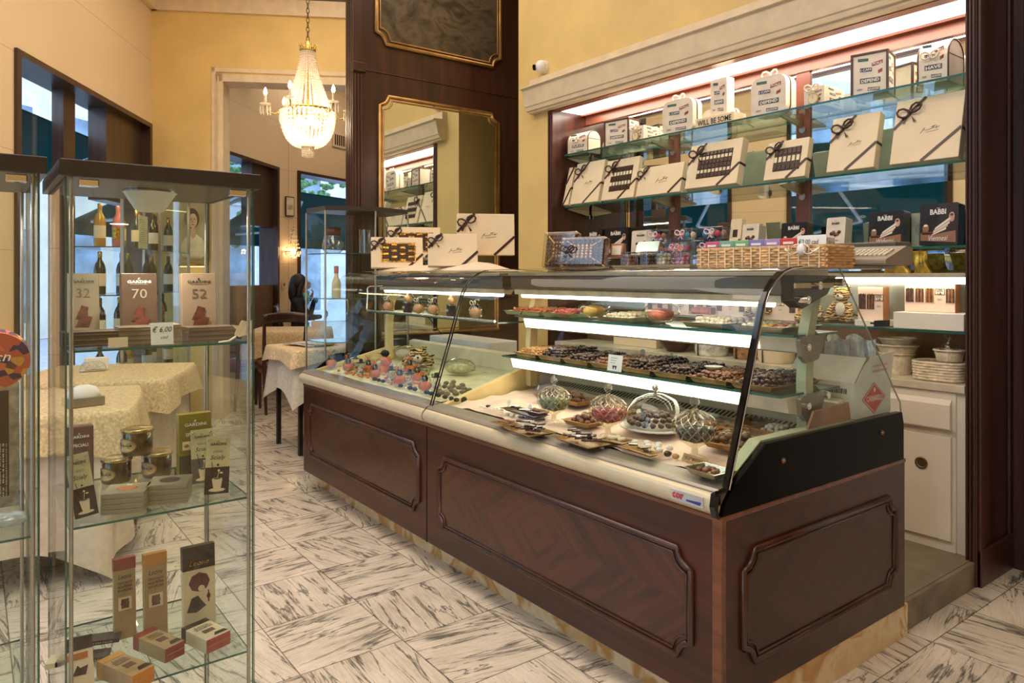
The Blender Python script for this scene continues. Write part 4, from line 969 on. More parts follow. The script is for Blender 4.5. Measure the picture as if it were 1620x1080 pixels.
p = at_y(1278, 510, 3.60); tiger('plush tiger lying on the low shelf just left of the sitting tiger', (p.x, 3.62, S4 + .006), R(70), .8, True)
p = at_y(1193, 505, 3.56); tiger('plush tiger sitting in front of a stick box, seen through the case', (p.x, 3.585, S4 + .018), R(-4), .7)

# worktop goods --------------------------------------------------------
wicker_w = mat('white_wicker', (222, 206, 178), .7, vary=.06, scale=40, bump=.15)
wicker_b = mat('honey_wicker', (216, 174, 122), .6, vary=.10, scale=30, bump=.1)
WZ = .866
def round_basket(label, loc_, r, h, rim=True, fl=28, name='paper_basket', grp=None):
    t = thing(name, label, 'basket', loc_, 0, grp)
    k = MB(); k.lathe([(r * .82, 0), (r * .9, h * .5), (r, h), (r * .95, h), (r * .85, h * .5), (r * .78, .006), (0, .006)], 84, flute=.02, fn=fl); k.build('bowl', wicker_w, t)
    if rim: k = MB(); k.tube([(r * 1.01 * math.cos(2 * PI * i / 32), r * 1.01 * math.sin(2 * PI * i / 32), h) for i in range(33)], .005, 6); k.build('rim', wicker_w, t)
    return t
c = at_y(1418, 602, 3.70); c.z = WZ
round_basket('round fluted white basket, bottom of the stack on the worktop', c, .082, .10, grp='white baskets on the worktop')
round_basket('round white basket nested on top of the fluted stack on the worktop', (c.x + .005, c.y, WZ + .102), .094, .04, grp='white baskets on the worktop', fl=40)
round_basket('brown-lined shallow basket topping the round stack on the worktop', (c.x + .005, c.y, WZ + .144), .082, .03, grp='white baskets on the worktop', fl=40)
p = at_y(1490, 608, 3.62); t = thing('oval_wicker_basket', 'oval white woven basket at the shop end of the worktop', 'basket', (p.x - .005, 3.625, WZ + .002), 0); t.scale = (.82, .92, 1)
k = MB()
for i in range(7):
    z = .006 + i * .0125; rr = 1 + .03 * i / 6
    k.tube([(.13 * rr * math.copysign(abs(math.cos(a)) ** .6, math.cos(a)) , .09 * rr * math.copysign(abs(math.sin(a)) ** .6, math.sin(a)) + .002 * math.sin(14 * a + i * PI), z) for a in [2 * PI * j / 56 for j in range(57)]], .0072, 6)
k.build('woven_side', wicker_w, t); k = MB(); k.lathe([(.08, .002), (0, .002)], 20); k.prism([(.12 * math.cos(a), .08 * math.sin(a)) for a in [2 * PI * j / 24 for j in range(24)]], 0, .004, 'z'); k.build('base', wicker_w, t)
round_basket('small round white basket resting on top of the oval woven basket', (p.x + .03, 3.625, WZ + .0915), .062, .05, grp='white baskets on the worktop', fl=24)
t = thing('cellophane_gift_bag', 'clear cellophane gift bag standing in the small round basket', 'bag', (p.x + .03, 3.625, WZ + .100)); t.scale = (.72, .72, .58)
k = MB(); k.lathe([(.045, 0), (.055, .06), (.04, .12), (.012, .15), (.04, .2)], 14, flute=.08, fn=5, cap=False); k.build('cellophane', cello, t); k = MB(); k.ball((0, 0, .05), .035); k.build('sweets', cream_card, t)
# things on the worktop seen through the case
def cake_tin(label, px, py, w_, h_, m, name='wrapped_cake'):
    p = at_y(px, py, 3.62); t = thing(name, label, 'cake', (p.x, 3.64, WZ), 0, 'wrapped cakes on the worktop')
    k = MB(); k.lathe([(w_ * .46, 0), (w_ * .5, h_ * .15), (w_ * .5, h_ * .85), (w_ * .44, h_), (0, h_ * 1.04)], 26, flute=.03, fn=9); k.build('wrapping', m, t)
    k = MB(); k.tube([(-w_ * .12, -w_ * .49, 0), (-w_ * .12, -w_ * .51, h_ * .9), (-w_ * .1, 0, h_ * 1.05)], .004, 6); k.build('cord', brown_ribbon, t); return t
paper_print = mat('speckled_white_paper', (222, 216, 202), .6, vary=.14, scale=30)
cake_tin('round white-papered cake on the worktop, seen through the case centre', 1122, 560, .2, .13, paper_print)
cake_tin('round cream cake box with a cord on the worktop behind the right column', 1225, 575, .2, .14, cream_card)
cake_tin('brown cellophane-wrapped cake between the two white cakes', 1175, 570, .13, .11, mat('brown_cellophane', (160, 116, 84), .25, vary=.2, scale=40))
p = at_y(1000, 560, 3.64); t = thing('cream_carton', 'long plain cream carton on the worktop behind the left of the case', 'box', (p.x, 3.66, WZ)); k = MB(); k.box(-.2, .2, 0, .15, 0, .16); k.build('carton', cream_card, t, bevel=.003)
p = at_y(1066, 556, 3.62); t = thing('dark_bowl', 'dark shallow bowl on the worktop beside the white-papered cake', 'bowl', (p.x, 3.64, WZ)); k = MB(); k.lathe([(.05, 0), (.1, .05), (.115, .09), (.108, .09), (.09, .05), (0, .02)], 28); k.build('bowl_body', tin_brown, t)
# carton on the rear deck of the case ---------------------------------
cp_ = Vector((-1.286, 2.494, .845)); red_print = mat('red_print', (196, 62, 50), .5)
t = thing('sweets_carton', 'opened white carton with a red diamond mark standing on the end of the case', 'carton', (-1.292, 2.485, .8465), R(0)); W_, D_, H_ = .265, .255, .125
blue_white = mat('bluish_white_carton', (216, 226, 220), .55, vary=.02); yel_white = mat('white_carton', (244, 238, 214), .55, vary=.02)
k = MB(); k.box(-W_, 0, 0, D_, 0, .004)
k.box(-W_, -.004, 0, .004, .004, H_); k.box(-W_, -.004, D_ - .004, D_, .004, H_); k.box(-W_, -W_ + .004, .004, D_ - .004, .004, H_); k.box(-.004, 0, 0, D_, .004, H_, 1)
k.build('carton_body', [yel_white, blue_white], t)
k = MB(); k.add([(-W_, 0, H_), (-.004, 0, H_), (-.004, .085, H_ + .085), (-W_, .085, H_ + .085)], [(0, 1, 2, 3)]); k.build('front_flap', yel_white, t, solid=.003)
k = MB(); k.add([(0.001, .0, H_), (.001, D_, H_), (.008, D_ + .01, H_ + .10), (.006, .10, H_ + .088), (.002, .06, H_ + .06)], [(0, 1, 2, 3, 4)]); k.build('side_flap', blue_white, t, solid=.003)
k = MB(); k.add([(-W_, D_, H_), (-.1, D_, H_), (-.12, D_ + .05, H_ + .09), (-W_ - .02, D_ + .05, H_ + .07)], [(0, 1, 2, 3)]); k.build('back_flap', mat('brown_carton_inside', (166, 124, 84), .6), t, solid=.003)
k = MB(); cy, cz, r1, r2 = .13, .063, .088, .058
k.add([(.0012, cy - r1, cz), (.0012, cy, cz - r2), (.0012, cy + r1, cz), (.0012, cy, cz + r2)], [(0, 1, 2, 3)], 0); k.add([(.0018, cy - r1 * .93, cz), (.0018, cy, cz - r2 * .93), (.0018, cy + r1 * .93, cz), (.0018, cy, cz + r2 * .93)], [(0, 1, 2, 3)], 1)
k.add([(.0024, cy - r1 * .87, cz), (.0024, cy, cz - r2 * .87), (.0024, cy + r1 * .87, cz), (.0024, cy, cz + r2 * .87)], [(0, 1, 2, 3)], 0)
put_text(k, 'CARBARELLI', (.0025, cy, cz), (0, 1, 0), (0, 0, 1), w=.115, h=.02, m=1, bold=.02); k.ball((.003, cy, cz + .03), .007, 8, 6, 1, (.2, 1, 1.2))
k.build('diamond_mark', [red_print, white_ink], t)
k = MB(); 
for i, s_ in enumerate(('ALTA QUALITA', 'CARBARELLI TORRONI')): put_text(k, s_, (.0065 - .0015 * i, .16, H_ + .055 - .018 * i), (0, 1, .02), (.07, 0, 1), w=.11 - .0 * i, h=.009, m=0, bold=.02, off=.002)
k.build('flap_lettering', red_print, t)
k = MB()
for g, (x0, z0) in enumerate(((-.235, .105), (-.10, .085))):
    for i in range(12): k.box(x0 + i * .0058, x0 + i * .0058 + .002 + .001 * (i % 3), -.0012, 0, z0, z0 + .018)
for i in range(3): k.box(-.235, -.17, -.0012, 0, .05 - i * .012, .0512 - i * .012)
put_text(k, 'LOTTO 2814', (-.07, -.0005, .068), (1, 0, 0), (0, 0, 1), w=.05, h=.006); k.build('barcodes', ink, t)
silver_foil = mat('silver_printed_film', (210, 214, 214), .25, .35, vary=.12, scale=25, bump=.6)
for i, (x, y, rz, lab) in enumerate(((-.16, .14, -8, 'white printed foil bag poking up from the carton on the left'), (-.075, .17, 14, 'silver printed foil bag leaning right out of the carton'))):
    t = thing('foil_bag', lab, 'bag', (-1.292 + x, 2.485 + y, .8525), (R(-6), 0, R(rz)), 'bags in the carton')
    k = MB()
    def f(u, v): return ((u - .5) * .105, -.02 * math.sin(PI * u) * math.sin(PI * min(1, v * .8 + .2)) * (1 - v) - .004 * math.sin(17 * u + 9 * v), .27 * v + .012 * math.sin(6 * u) * v)
    k.grid(f, 12, 12); k.grid(lambda u, v: ((.5 - u) * .105, .012 * math.sin(PI * u) * (1 - v), .27 * v + .012 * math.sin(6 * (1 - u)) * v), 6, 6); k.build('film', silver_foil, t)
    k = MB(); k.ball((0, -.015, .17), .028, 12, 8, 0, (1, .12, 1)); k.build('printed_mark', mat('soft_green_print', (150, 176, 160), .5), t)
# ------------------------------------------------------------------ what lies in and on the display case
OCC = []; JOBS = []
def deckz(y): return .739 + (y - 1.75) * .074
def tray_mesh(w, d, h, m, lip=.006, slope=.012):
    k = MB(); a, b = w / 2, d / 2
    o = [(-a, -b, h), (a, -b, h), (a, b, h), (-a, b, h)]; i_ = [(-a + slope, -b + slope, .001), (a - slope, -b + slope, .001), (a - slope, b - slope, .001), (-a + slope, b - slope, .001)]
    k.add(o + i_, [(0, 1, 5, 4), (1, 2, 6, 5), (2, 3, 7, 6), (3, 0, 4, 7), (4, 5, 6, 7)])
    l = [(-a - lip, -b - lip, h), (a + lip, -b - lip, h), (a + lip, b + lip, h), (-a - lip, b + lip, h)]
    k.add(o + l, [(4, 5, 1, 0), (5, 6, 2, 1), (6, 7, 3, 2), (7, 4, 0, 3)])
    return k
def tray(label, loc_, w, d, h=.022, m=None, rz=0.0, grp=None, name='metal_tray'):
    t = thing(name, label, 'tray', loc_, rz, grp); tray_mesh(w, d, h, 0).build('tray_body', m or silver_tray, t, solid=.001); return t
def sweet_proto(name, kind, m):
    k = MB()
    if kind == 'ball': k.ball((0, 0, 0), 1, 8, 6, 0, (1.15, 1, .85), jit=.05)
    elif kind == 'bean': k.ball((0, 0, 0), 1, 8, 6, 0, (1.2, .92, .78))
    elif kind == 'cone': k.lathe([(1, -.6), (1.0, -.3), (.5, .35), (0, .9)], 8)
    elif kind == 'cube': k.box(-.9, .9, -.7, .7, -.45, .45)
    elif kind == 'slab': k.box(-1.3, 1.3, -.75, .75, -.2, .2)
    me_o = k.build(name, m); me = me_o.data; bpy.data.objects.remove(me_o); return me
_PR = {}
def heap(name, label, grp, cat, kind, m, cx, cy, z, w, d, r, count, layers=2, rz=0.0, front='y', stuff=True):
    """sweets piled in a tray: the nearest ones one by one, the hidden remainder as one mass"""
    key = (name, kind, m.name)
    if key not in _PR: _PR[key] = sweet_proto(name, kind, m)
    spots = []
    nx, ny = max(1, int(w / (r * 1.9))), max(1, int(d / (r * 1.9)))
    for l in range(layers):
        for j in range(ny - l):
            for i in range(nx - l):
                x = (i - (nx - 1 - l) / 2 + .25 * (j % 2)) * r * 1.9; y = (j - (ny - 1 - l) / 2) * r * 1.9
                spots.append((x + random.uniform(-.55, .55) * r, y + random.uniform(-.55, .55) * r, r * .8 + l * r * 1.15 + .3 * r * math.cos(x / w * PI) * math.cos(y / d * PI) + random.uniform(0, .7) * r, l))
    spots.sort(key=lambda s: (-(s[3]), s[1] if front == 'y' else -s[0]))
    rest = MB(); base = _PR[key]
    for n_, (x, y, zz, l) in enumerate(spots):
        c, s = math.cos(rz), math.sin(rz); X, Y_ = cx + x * c - y * s, cy + x * s + y * c
        e = Euler((random.uniform(-.5, .5) if kind in ('ball', 'bean', 'cube') else random.uniform(-.12, .12), random.uniform(-.4, .4) if kind not in ('cone', 'slab') else random.uniform(-.12, .12), random.uniform(0, PI) if kind != 'slab' else random.uniform(.5, .9)))
        sc = r * random.uniform(.88, 1.08)
        if n_ < count:
            o = bpy.data.objects.new(name, base); COL.objects.link(o); o.location = (X, Y_, z + zz); o.rotation_euler = e; o.scale = (sc,) * 3
            tag(o, label, cat, grp)
        else:
            M = Matrix.Translation((X, Y_, z + zz)) @ e.to_matrix().to_4x4() @ Matrix.Scale(sc, 4)
            rest.T = M; rest.add([tuple(v.co) for v in base.vertices], [tuple(p.vertices) for p in base.polygons], 0, True)
    if rest.v and stuff:
        rest.T = None; o = rest.build(name + '_mass', m); tag(o, 'remaining ' + label.split(' in ')[0] + ' behind the front rows' + (' in ' + label.split(' in ', 1)[1] if ' in ' in label else ''), cat, None, 'stuff')
        o['label'] = ' '.join(o['label'].split()[:16])

# lower glass shelf: eight trays of nut chocolates ---------------------
ORD = ['first', 'second', 'third', 'fourth', 'fifth', 'sixth', 'seventh', 'eighth']
tx0, tx1 = -2.800, -1.375; tw = (tx1 - tx0) / 8
kinds = [('ball', nut, 'tan coated hazelnuts'), ('bean', choc_dark, 'dark coated almonds'), ('bean', choc_dark, 'black coated beans'), ('bean', choc_milk, 'milk coated almonds'), ('ball', choc_dark, 'round dark pralines'), ('ball', choc_dark, 'small dark pralines'), ('bean', choc_milk, 'brown pralines'), ('bean', choc_dark, 'large black pralines')]
for i in range(8):
    cx = tx0 + tw * (i + .5); cy = 2.265; kd, m_, nm = kinds[i]
    tray('brass-coloured tray of %s, %s from the left on the lower glass shelf' % (nm, ORD[i]), (cx, cy, .963), tw - .014, .30, .019, gold_tray, grp='trays on the lower glass shelf', name='sweet_tray')
    heap('nut_chocolate', '%s heaped in the %s tray of the lower glass shelf' % (nm, ORD[i]), '%s in the %s tray' % (nm, ORD[i]), 'chocolate', kd, m_, cx, cy, .968, tw - .022, .285, (.0086 if i < 7 else .0105), 36, layers=4 if i in (1, 4) else 3)
t = thing('scallop_dish', 'small white scalloped paper dish among the brown pralines on the lower shelf', 'dish', (tx0 + tw * 6.3, 2.20, 1.003)); k = MB(); k.lathe([(.0, 0), (.02, .002), (.034, .014)], 28, flute=.06, fn=14, cap=False); k.build('paper_dish', white_card, t)
t = thing('price_card', 'white folded price card standing before the trays on the lower glass shelf', 'card', (at_y(972, 575, 2.10).x, 2.098, .963), (R(-8), 0, 0)); k = MB(); k.box(-.04, .04, 0, .0015, 0, .066); k.build('card_sheet', paper, t); k = MB(); [k.box(-.025, .012 - .006 * (i % 3), -.0005, 0, .052 - i * .01, .0535 - i * .01) for i in range(3)]; k.box(-.01, -.004, -.0005, 0, .008, .018); k.box(.004, .01, -.0005, 0, .008, .018); k.box(-.012, .012, -.0005, 0, .016, .022); k.build('printed_text', ink, t)
def disc_tag(label, p, r=.012, col=None):
    t = thing('round_tag', label, 'tag', p, (R(-20), 0, R(random.uniform(-30, 20))), 'round tags on the sweets'); k = MB(); k.cyl((0, 0, .022), (0, .0015, .022), r, 20); k.build('disc', white_plastic, t); k = MB(); k.cyl((0, .002, 0), (0, .002, .02), .0012, 6); k.build('pin', chrome, t)
disc_tag('round tag on a pin in the second tray of the lower shelf', (tx0 + tw * 1.3, 2.15, .99)); disc_tag('round tag behind the fourth tray of the lower shelf', (tx0 + tw * 3.2, 2.41, .99)); disc_tag('round tag behind the fifth tray of the lower shelf', (tx0 + tw * 4.1, 2.41, .99))

# upper glass shelf -----------------------------------------------------
jelly_o = mat('orange_jelly', (222, 132, 76), .4, vary=.15, scale=50); jelly_p = mat('pink_jelly', (226, 128, 112), .4, vary=.12, scale=50); jelly_w = mat('sugared_white', (236, 222, 196), .7, vary=.06, scale=60, bump=.3); jelly_g = mat('pastel_green_jelly', (168, 196, 156), .4); jelly_y = mat('yellow_jelly', (230, 186, 92), .4, vary=.1)
Z1 = 1.156
def shelf_tray(px0, px1, label, cyy=2.31, dd=.24): 
    p, q = at_y(px0, 500, 2.19), at_y(px1, 500, 2.19); cx = (p.x + q.x) / 2; w = q.x - p.x
    tray(label, (cx, cyy, Z1), w, dd, .02, silver_tray, grp='trays on the upper glass shelf', name='sweet_tray'); return cx, w
cx, w = shelf_tray(797, 852, 'silver tray of orange jellies at the left end of the upper glass shelf'); heap('fruit_jelly', 'orange fruit jellies in the leftmost tray of the upper shelf', 'orange jellies upstairs', 'sweet', 'cube', jelly_o, cx, 2.31, Z1 + .003, w - .03, .20, .011, 40)
cx, w = shelf_tray(858, 899, 'silver tray of pink jellies beside the yellow sweet bag'); heap('fruit_jelly', 'pink fruit jellies in the second tray of the upper shelf', 'pink jellies', 'sweet', 'cube', jelly_p, cx, 2.31, Z1 + .003, w - .03, .20, .011, 40)
cx, w = shelf_tray(946, 998, 'silver tray of sugared white sweets between the two sweet bags', 2.30); heap('sugared_sweet', 'sugared white sweets in the tray between the two bags', 'white sugared sweets', 'sweet', 'ball', jelly_w, cx, 2.30, Z1 + .003, w - .03, .20, .0105, 40)
cx, w = shelf_tray(1082, 1145, 'silver tray with white paper in front of the pink plastic bag', 2.30); heap('sugared_sweet', 'pale meringue sweets in the fourth tray of the upper shelf', 'pale meringue sweets', 'sweet', 'ball', jelly_w, cx, 2.30, Z1 + .003, w - .03, .20, .011, 40)
cx, w = shelf_tray(1158, 1238, 'wide silver tray of pastel sweets at the right end of the upper shelf', 2.31)
for i in range(5):
    heap('pastel_sweet', ['white', 'green', 'yellow', 'pink', 'cream'][i] + ' pastel sweets in the widest tray of the upper shelf', 'pastel sweets %s' % 'abcde'[i], 'sweet', 'ball', [jelly_w, jelly_g, jelly_y, jelly_p, choc_white][i], cx - w * .36 + i * w * .18, 2.31, Z1 + .003, w * .17, .2, .0105, 12)
def sweet_bag(label, px, py, w, h, m, y=2.28):
    p = at_y(px, py, 2.22); t = thing('sweet_bag', label, 'bag', (p.x, y, Z1 + .001), R(random.uniform(-15, 15)), 'plastic sweet bags on the upper shelf')
    k = MB(); k.ball((0, 0, h * .42), 1, 12, 8, 0, (w * .36, .055, h * .32), jit=.06); 
    k.v = [(x, y_, max(.003, z)) for x, y_, z in k.v]; k.build('sweets', m, t)
    k = MB(); k.ball((0, 0, h * .5), 1, 16, 10, 0, (w * .5, .075, h * .5), jit=.09); k.v = [(x, y_, max(.001, z)) for x, y_, z in k.v]; k.build('film', cello, t); return t
sweet_bag('clear bag of yellow sweets near the left on the upper glass shelf', 924, 500, .12, .085, jelly_y)
sweet_bag('clear bag of pink sweets in the middle of the upper glass shelf', 1030, 505, .15, .085, jelly_p)
t = thing('sweet_box', 'small clear lidded box of pink sweets on the sweets right of the pink bag', 'box', (at_y(1100, 500, 2.3).x, 2.35, Z1 + .040), R(8)); k = MB(); k.box(-.05, .05, -.03, .03, 0, .05); k.build('box_shell', clearbox, t, bevel=.004); k = MB(); k.box(-.044, .044, -.025, .025, .002, .03); k.build('sweets', jelly_p, t, bevel=.006)

# cloth on the cold deck -------------------------------------------------
k = MB()
def fc(u, v):
    x = -2.83 + 1.5 * u; y = 1.775 + .58 * v
    return (x, y, deckz(y) + .003 + .005 * (1 + mnoise.noise(Vector((x * 7, y * 5, 0)))) + .011 * max(0, 1 - 5 * abs(mnoise.noise(Vector((x * 3.2 + y * 1.5, y * 5, 3))))))
k.grid(fc, 60, 26); o = k.build('display_cloth', pink_cloth); tag(o, 'pale pink satin cloth spread under the sweets in the right-hand case', 'cloth')
k = MB()
def fc2(u, v):
    x = -4.39 + 1.47 * u; y = 1.775 + .58 * v
    return (x, y, deckz(y) + .004 + .006 * (1 + mnoise.noise(Vector((x * 6, y * 6, 9)))) + .008 * abs(mnoise.noise(Vector((x * 9, y * 4, 5)))))
k.grid(fc2, 60, 26); o = k.build('display_cloth', mat('pale_green_organza', (226, 222, 180), .5, vary=.05)); tag(o, 'pale green crumpled organza under the Halloween sweets in the left-hand case', 'cloth')
CL = .023
def deck_at(px, py):
    z = .78
    for _ in range(4): p = at_z(px, py, z); z = deckz(p.y) + CL
    p.z = z; return p
def keep_off_glass(p, y0):
    # stay clear of the leaning front glass: slide back along the deck
    if p.y < y0: p.x *= y0 / p.y; p.y = y0; p.z = deckz(y0) + CL
    return p
crystal = glass('cut_crystal', (242, 240, 226), 3.0, .05)
def facet_crystal():
    m, nt, out = nodes_of('cut_crystal_faceted')
    tr = N(nt, 'ShaderNodeBsdfTransparent', Color=lin((246, 242, 230))); gs = N(nt, 'ShaderNodeBsdfGlossy', Roughness=.12); gs.inputs['Color'].default_value = lin((250, 246, 235))
    tc = N(nt, 'ShaderNodeTexCoord'); sp = N(nt, 'ShaderNodeSeparateXYZ'); L(nt, tc.outputs['Object'], sp.inputs[0])
    an = math_n(nt, 'ARCTAN2', sp.outputs[1], sp.outputs[0])
    a1 = math_n(nt, 'SINE', math_n(nt, 'ADD', math_n(nt, 'MULTIPLY', an, 14.0), math_n(nt, 'MULTIPLY', sp.outputs[2], 210.0)))
    a2 = math_n(nt, 'SINE', math_n(nt, 'SUBTRACT', math_n(nt, 'MULTIPLY', an, 14.0), math_n(nt, 'MULTIPLY', sp.outputs[2], 210.0)))
    hgt = math_n(nt, 'MAXIMUM', a1, a2); bp = N(nt, 'ShaderNodeBump', Strength=1.0, Distance=.004); L(nt, hgt, bp.inputs['Height']); L(nt, bp.outputs[0], gs.inputs['Normal'])
    mx = N(nt, 'ShaderNodeMixShader'); L(nt, math_n(nt, 'MULTIPLY_ADD', math_n(nt, 'GREATER_THAN', hgt, .8), .2, .12), mx.inputs[0]); L(nt, tr.outputs[0], mx.inputs[1]); L(nt, gs.outputs[0], mx.inputs[2]); L(nt, mx.outputs[0], out.inputs[0]); return m
M_cut = facet_crystal()
def candy_jar(label, px, py, s, m):
    p = keep_off_glass(deck_at(px, py), 1.845); t = thing('crystal_candy_jar', label, 'jar', p, 0, 'lidded crystal jars'); OCC.append((p.x, p.y, .04))
    k = MB(); k.lathe([(.034, 0), (.030, .005), (.010, .014), (.009, .030), (.020, .038), (.050, .055), (.063, .078), (.065, .098)], 36, cap=False, fn=18, flute=.015); k.build('bowl', M_cut, t)
    k = MB(); k.lathe([(.067, .099), (.066, .106), (.052, .122), (.030, .136), (.010, .142)], 36, cap=False, fn=18, flute=.015); l = k.build('lid', M_cut, t)
    k = MB(); k.lathe([(.008, .142), (.006, .148), (.015, .160), (.012, .172), (.002, .184)], 16); k.build('finial', M_cut, l)
    k = MB(); k.lathe([(.0, .044), (.044, .056), (.057, .078), (.056, .090), (.0, .096)], 26); k.v = [(x * random.uniform(.95, 1.0), y * random.uniform(.95, 1.0), z + random.uniform(-.002, .002)) for x, y, z in k.v]; k.build('sweets', m, t); t.scale = (s,) * 3; return t
candy_jar('lidded cut-crystal jar of green sweets, left of the three', 876, 688, 1.04, mat('mint_green_sweets', (92, 108, 58), .5, vary=.35, scale=140, bump=.6))
candy_jar('lidded cut-crystal jar of purple-pink sweets in the middle', 962, 707, 1.08, mat('violet_pink_sweets', (168, 58, 84), .5, vary=.3, scale=140, bump=.6))
candy_jar('lidded cut-crystal jar of black sweets nearest the case end', 1099, 744, 1.1, mat('liquorice_sweets', (52, 44, 48), .4, vary=.3, scale=140, bump=.6))
# domed platter
p = at_y(1037, 672, 2.025); p.z = deckz(2.025) + CL + .004; t = thing('domed_platter', 'round platter of chocolates under a clear dome with silver knob', 'platter', p); t.scale = (1.04,) * 3; OCC.append((p.x, p.y, .135))
k = MB(); k.lathe([(.05, .0), (.12, .006), (.128, .012), (.118, .011), (.0, .006)], 48, flute=.015, fn=24); k.build('plate', white_plastic, t)
k = MB(); k.lathe([(.112, .012), (.112, .03), (.100, .072), (.07, .105), (.03, .122), (.0, .126)], 32, cap=False); k.build('dome', glass('acrylic_dome', (246, 246, 240), 1.5), t)
k = MB(); k.cyl((0, 0, .124), (0, 0, .134), .006, 10); k.ball((0, 0, .146), .013, 14, 10); k.build('knob', chrome, t)
for n_, (rr, nn_, z_) in enumerate(((.092, 20, .016), (.066, 15, .028), (.038, 8, .040))):
    for j in range(nn_):
        a = 2 * PI * j / nn_; key = 'domec'
        if key not in _PR: _PR[key] = sweet_proto('chocolate_curl', 'bean', mat('violet_brown_chocolate', (98, 70, 66), .35, vary=.25, scale=40))
        o = bpy.data.objects.new('chocolate_praline', _PR[key]); COL.objects.link(o); o.location = (p.x + rr * math.cos(a), p.y + rr * math.sin(a), p.z + z_ + .012); o.rotation_euler = (random.uniform(-.4, .4), random.uniform(-.4, .4), a); o.scale = (.013,) * 3
        tag(o, 'violet-brown praline heaped under the clear dome of the platter', 'chocolate', 'pralines under the dome')
# trays on the deck: (label, px centre, py, w, d, rz, tray material, sweets name/kind/mat/label/r/count)
def deck_tray(label, px, py, w, d, rz, m, sweets=None, h=.02):
    p = deck_at(px, py); tray(label, p, w, d, h, m, rz, 'trays on the case deck', 'sweet_tray'); nn_ = max(1, round(w / d)); OCC.extend((p.x + (q_ + .5 - nn_ / 2) * w / nn_ * math.cos(rz), p.y + (q_ + .5 - nn_ / 2) * w / nn_ * math.sin(rz), d * .62) for q_ in range(nn_))
    if sweets:
        kd, mm, lb, r_, c_, ly = sweets; heap({'slab': 'chocolate_tablet', 'cone': 'chocolate_cone', 'ball': 'chocolate_truffle', 'bean': 'chocolate_praline', 'cube': 'chocolate_cube'}[kd], lb, lb[:40], 'chocolate', kd, mm, p.x, p.y, p.z + .003, w - .03, d - .03, r_, c_, ly, rz)
deck_tray('long golden tray of dark and tan truffles at the back left of the deck', 893, 634, .30, .12, 0, gold_tray, ('ball', mat('cocoa_dusted', (96, 58, 36), .8, vary=.35, scale=25), 'cocoa-dusted truffles in the long golden tray at the back', .0125, 50, 2))
deck_tray('golden tray of almond clusters behind the middle crystal jar', 975, 655, .16, .12, 0, gold_tray, ('bean', mat('almond_cluster', (150, 102, 62), .5, vary=.3, scale=40), 'almond clusters in the golden tray behind the middle jar', .011, 30, 2))
deck_tray('narrow dark tray of thin chocolate slabs left of the green-sweet jar', 830, 655, .24, .07, R(-4), mat('dark_tray', (84, 62, 48), .4, .4), ('slab', choc_dark, 'thin dark chocolate slabs in the narrow dark tray', .012, 24, 2), .012)
deck_tray('golden tray of milk truffles between the green and pink crystal jars', 925, 672, .13, .11, R(6), gold_tray, ('ball', choc_milk, 'milk truffles in the tray between green and pink jars', .0125, 24, 2))
deck_tray('flat golden tray of chocolate slabs in front of the green-sweet jar', 838, 684, .17, .12, R(-6), gold_tray, ('slab', choc_dark, 'patterned dark slabs in the flat tray before the green jar', .013, 30, 2), .010)
deck_tray('golden tray of dark chocolate slabs left of the pink crystal jar', 920, 701, .20, .10, R(-4), gold_tray, ('slab', choc_dark, 'dark chocolate slabs in the tray left of the pink jar', .013, 36, 2), .010)
deck_tray('golden tray of large milk truffles between the black-sweet jar and the end', 1160, 708, .15, .13, R(4), gold_tray, ('ball', mat('shell_milk_chocolate', (104, 74, 50), .35, vary=.3, scale=25), 'large marbled truffles in the tray beside the black-sweet jar', .0155, 30, 2))
deck_tray('small golden tray of chocolate cones near the right column', 1196, 672, .09, .08, 0, gold_tray, ('cone', choc_dark, 'dark chocolate cones in the small tray near the column', .013, 16, 1))
deck_tray('small golden tray of white coated nuts next to the chocolate cones', 1228, 686, .11, .13, 0, gold_tray, ('ball', choc_white, 'white coated nuts in the small tray at the case end', .0095, 40, 2))
deck_tray('empty-edged silver tray with a few nuts at the front right corner', 1122, 752, .11, .085, R(-3), silver_tray, ('bean', choc_milk, 'whole nuts in the silver tray at the front corner', .011, 9, 1))
# loose groups on the cloth
def scatter(*a): JOBS.append(a)
def do_scatter(name, cat, label, grp, px, py, m, kind, n, r, sx, sy):
    p = deck_at(px, py); key = grp
    if key not in _PR: _PR[key] = sweet_proto(name, kind, m)
    for i in range(n):
        o = bpy.data.objects.new(name, _PR[key]); COL.objects.link(o); x, y = p.x + random.uniform(-sx, sx), max(1.795 + r, p.y + random.uniform(-sy, sy))
        rr_ = r * 1.32; tries = 0
        while any((x - a) ** 2 + (y - b) ** 2 < (c + rr_) ** 2 for a, b, c in OCC) and tries < 60:
            tries += 1; f_ = 1 + tries / 25; x, y = p.x + random.uniform(-sx, sx) * f_, max(1.795 + r, min(2.33, p.y + random.uniform(-sy, sy) * f_))
        if tries >= 60: bpy.data.objects.remove(o); continue
        OCC.append((x, y, rr_))
        o.location = (x, y, deckz(y) + CL + r * .6); o.rotation_euler = (0, 0, random.uniform(0, 3)); o.scale = (r,) * 3; tag(o, label, cat, grp)
scatter('mint_sweet', 'sweet', 'white-topped dark mint lying at the left front of the deck', 'dark mints at the left front', 782, 655, white_ink, 'cube', 14, .009, .05, .03)
scatter('chocolate_square', 'chocolate', 'dark square lying among the white-topped mints', 'dark squares among the mints', 786, 659, choc_dark, 'cube', 12, .010, .06, .03)
scatter('foil_heart', 'sweet', 'red foil sweet beside the dark mints at the left', 'red foil sweets', 805, 662, jelly_p, 'ball', 6, .009, .03, .015)
scatter('rough_truffle', 'chocolate', 'rough dark truffle lying on the cloth by the wooden sign', 'rough dark truffles', 1020, 722, choc_dark, 'ball', 7, .013, .035, .012)
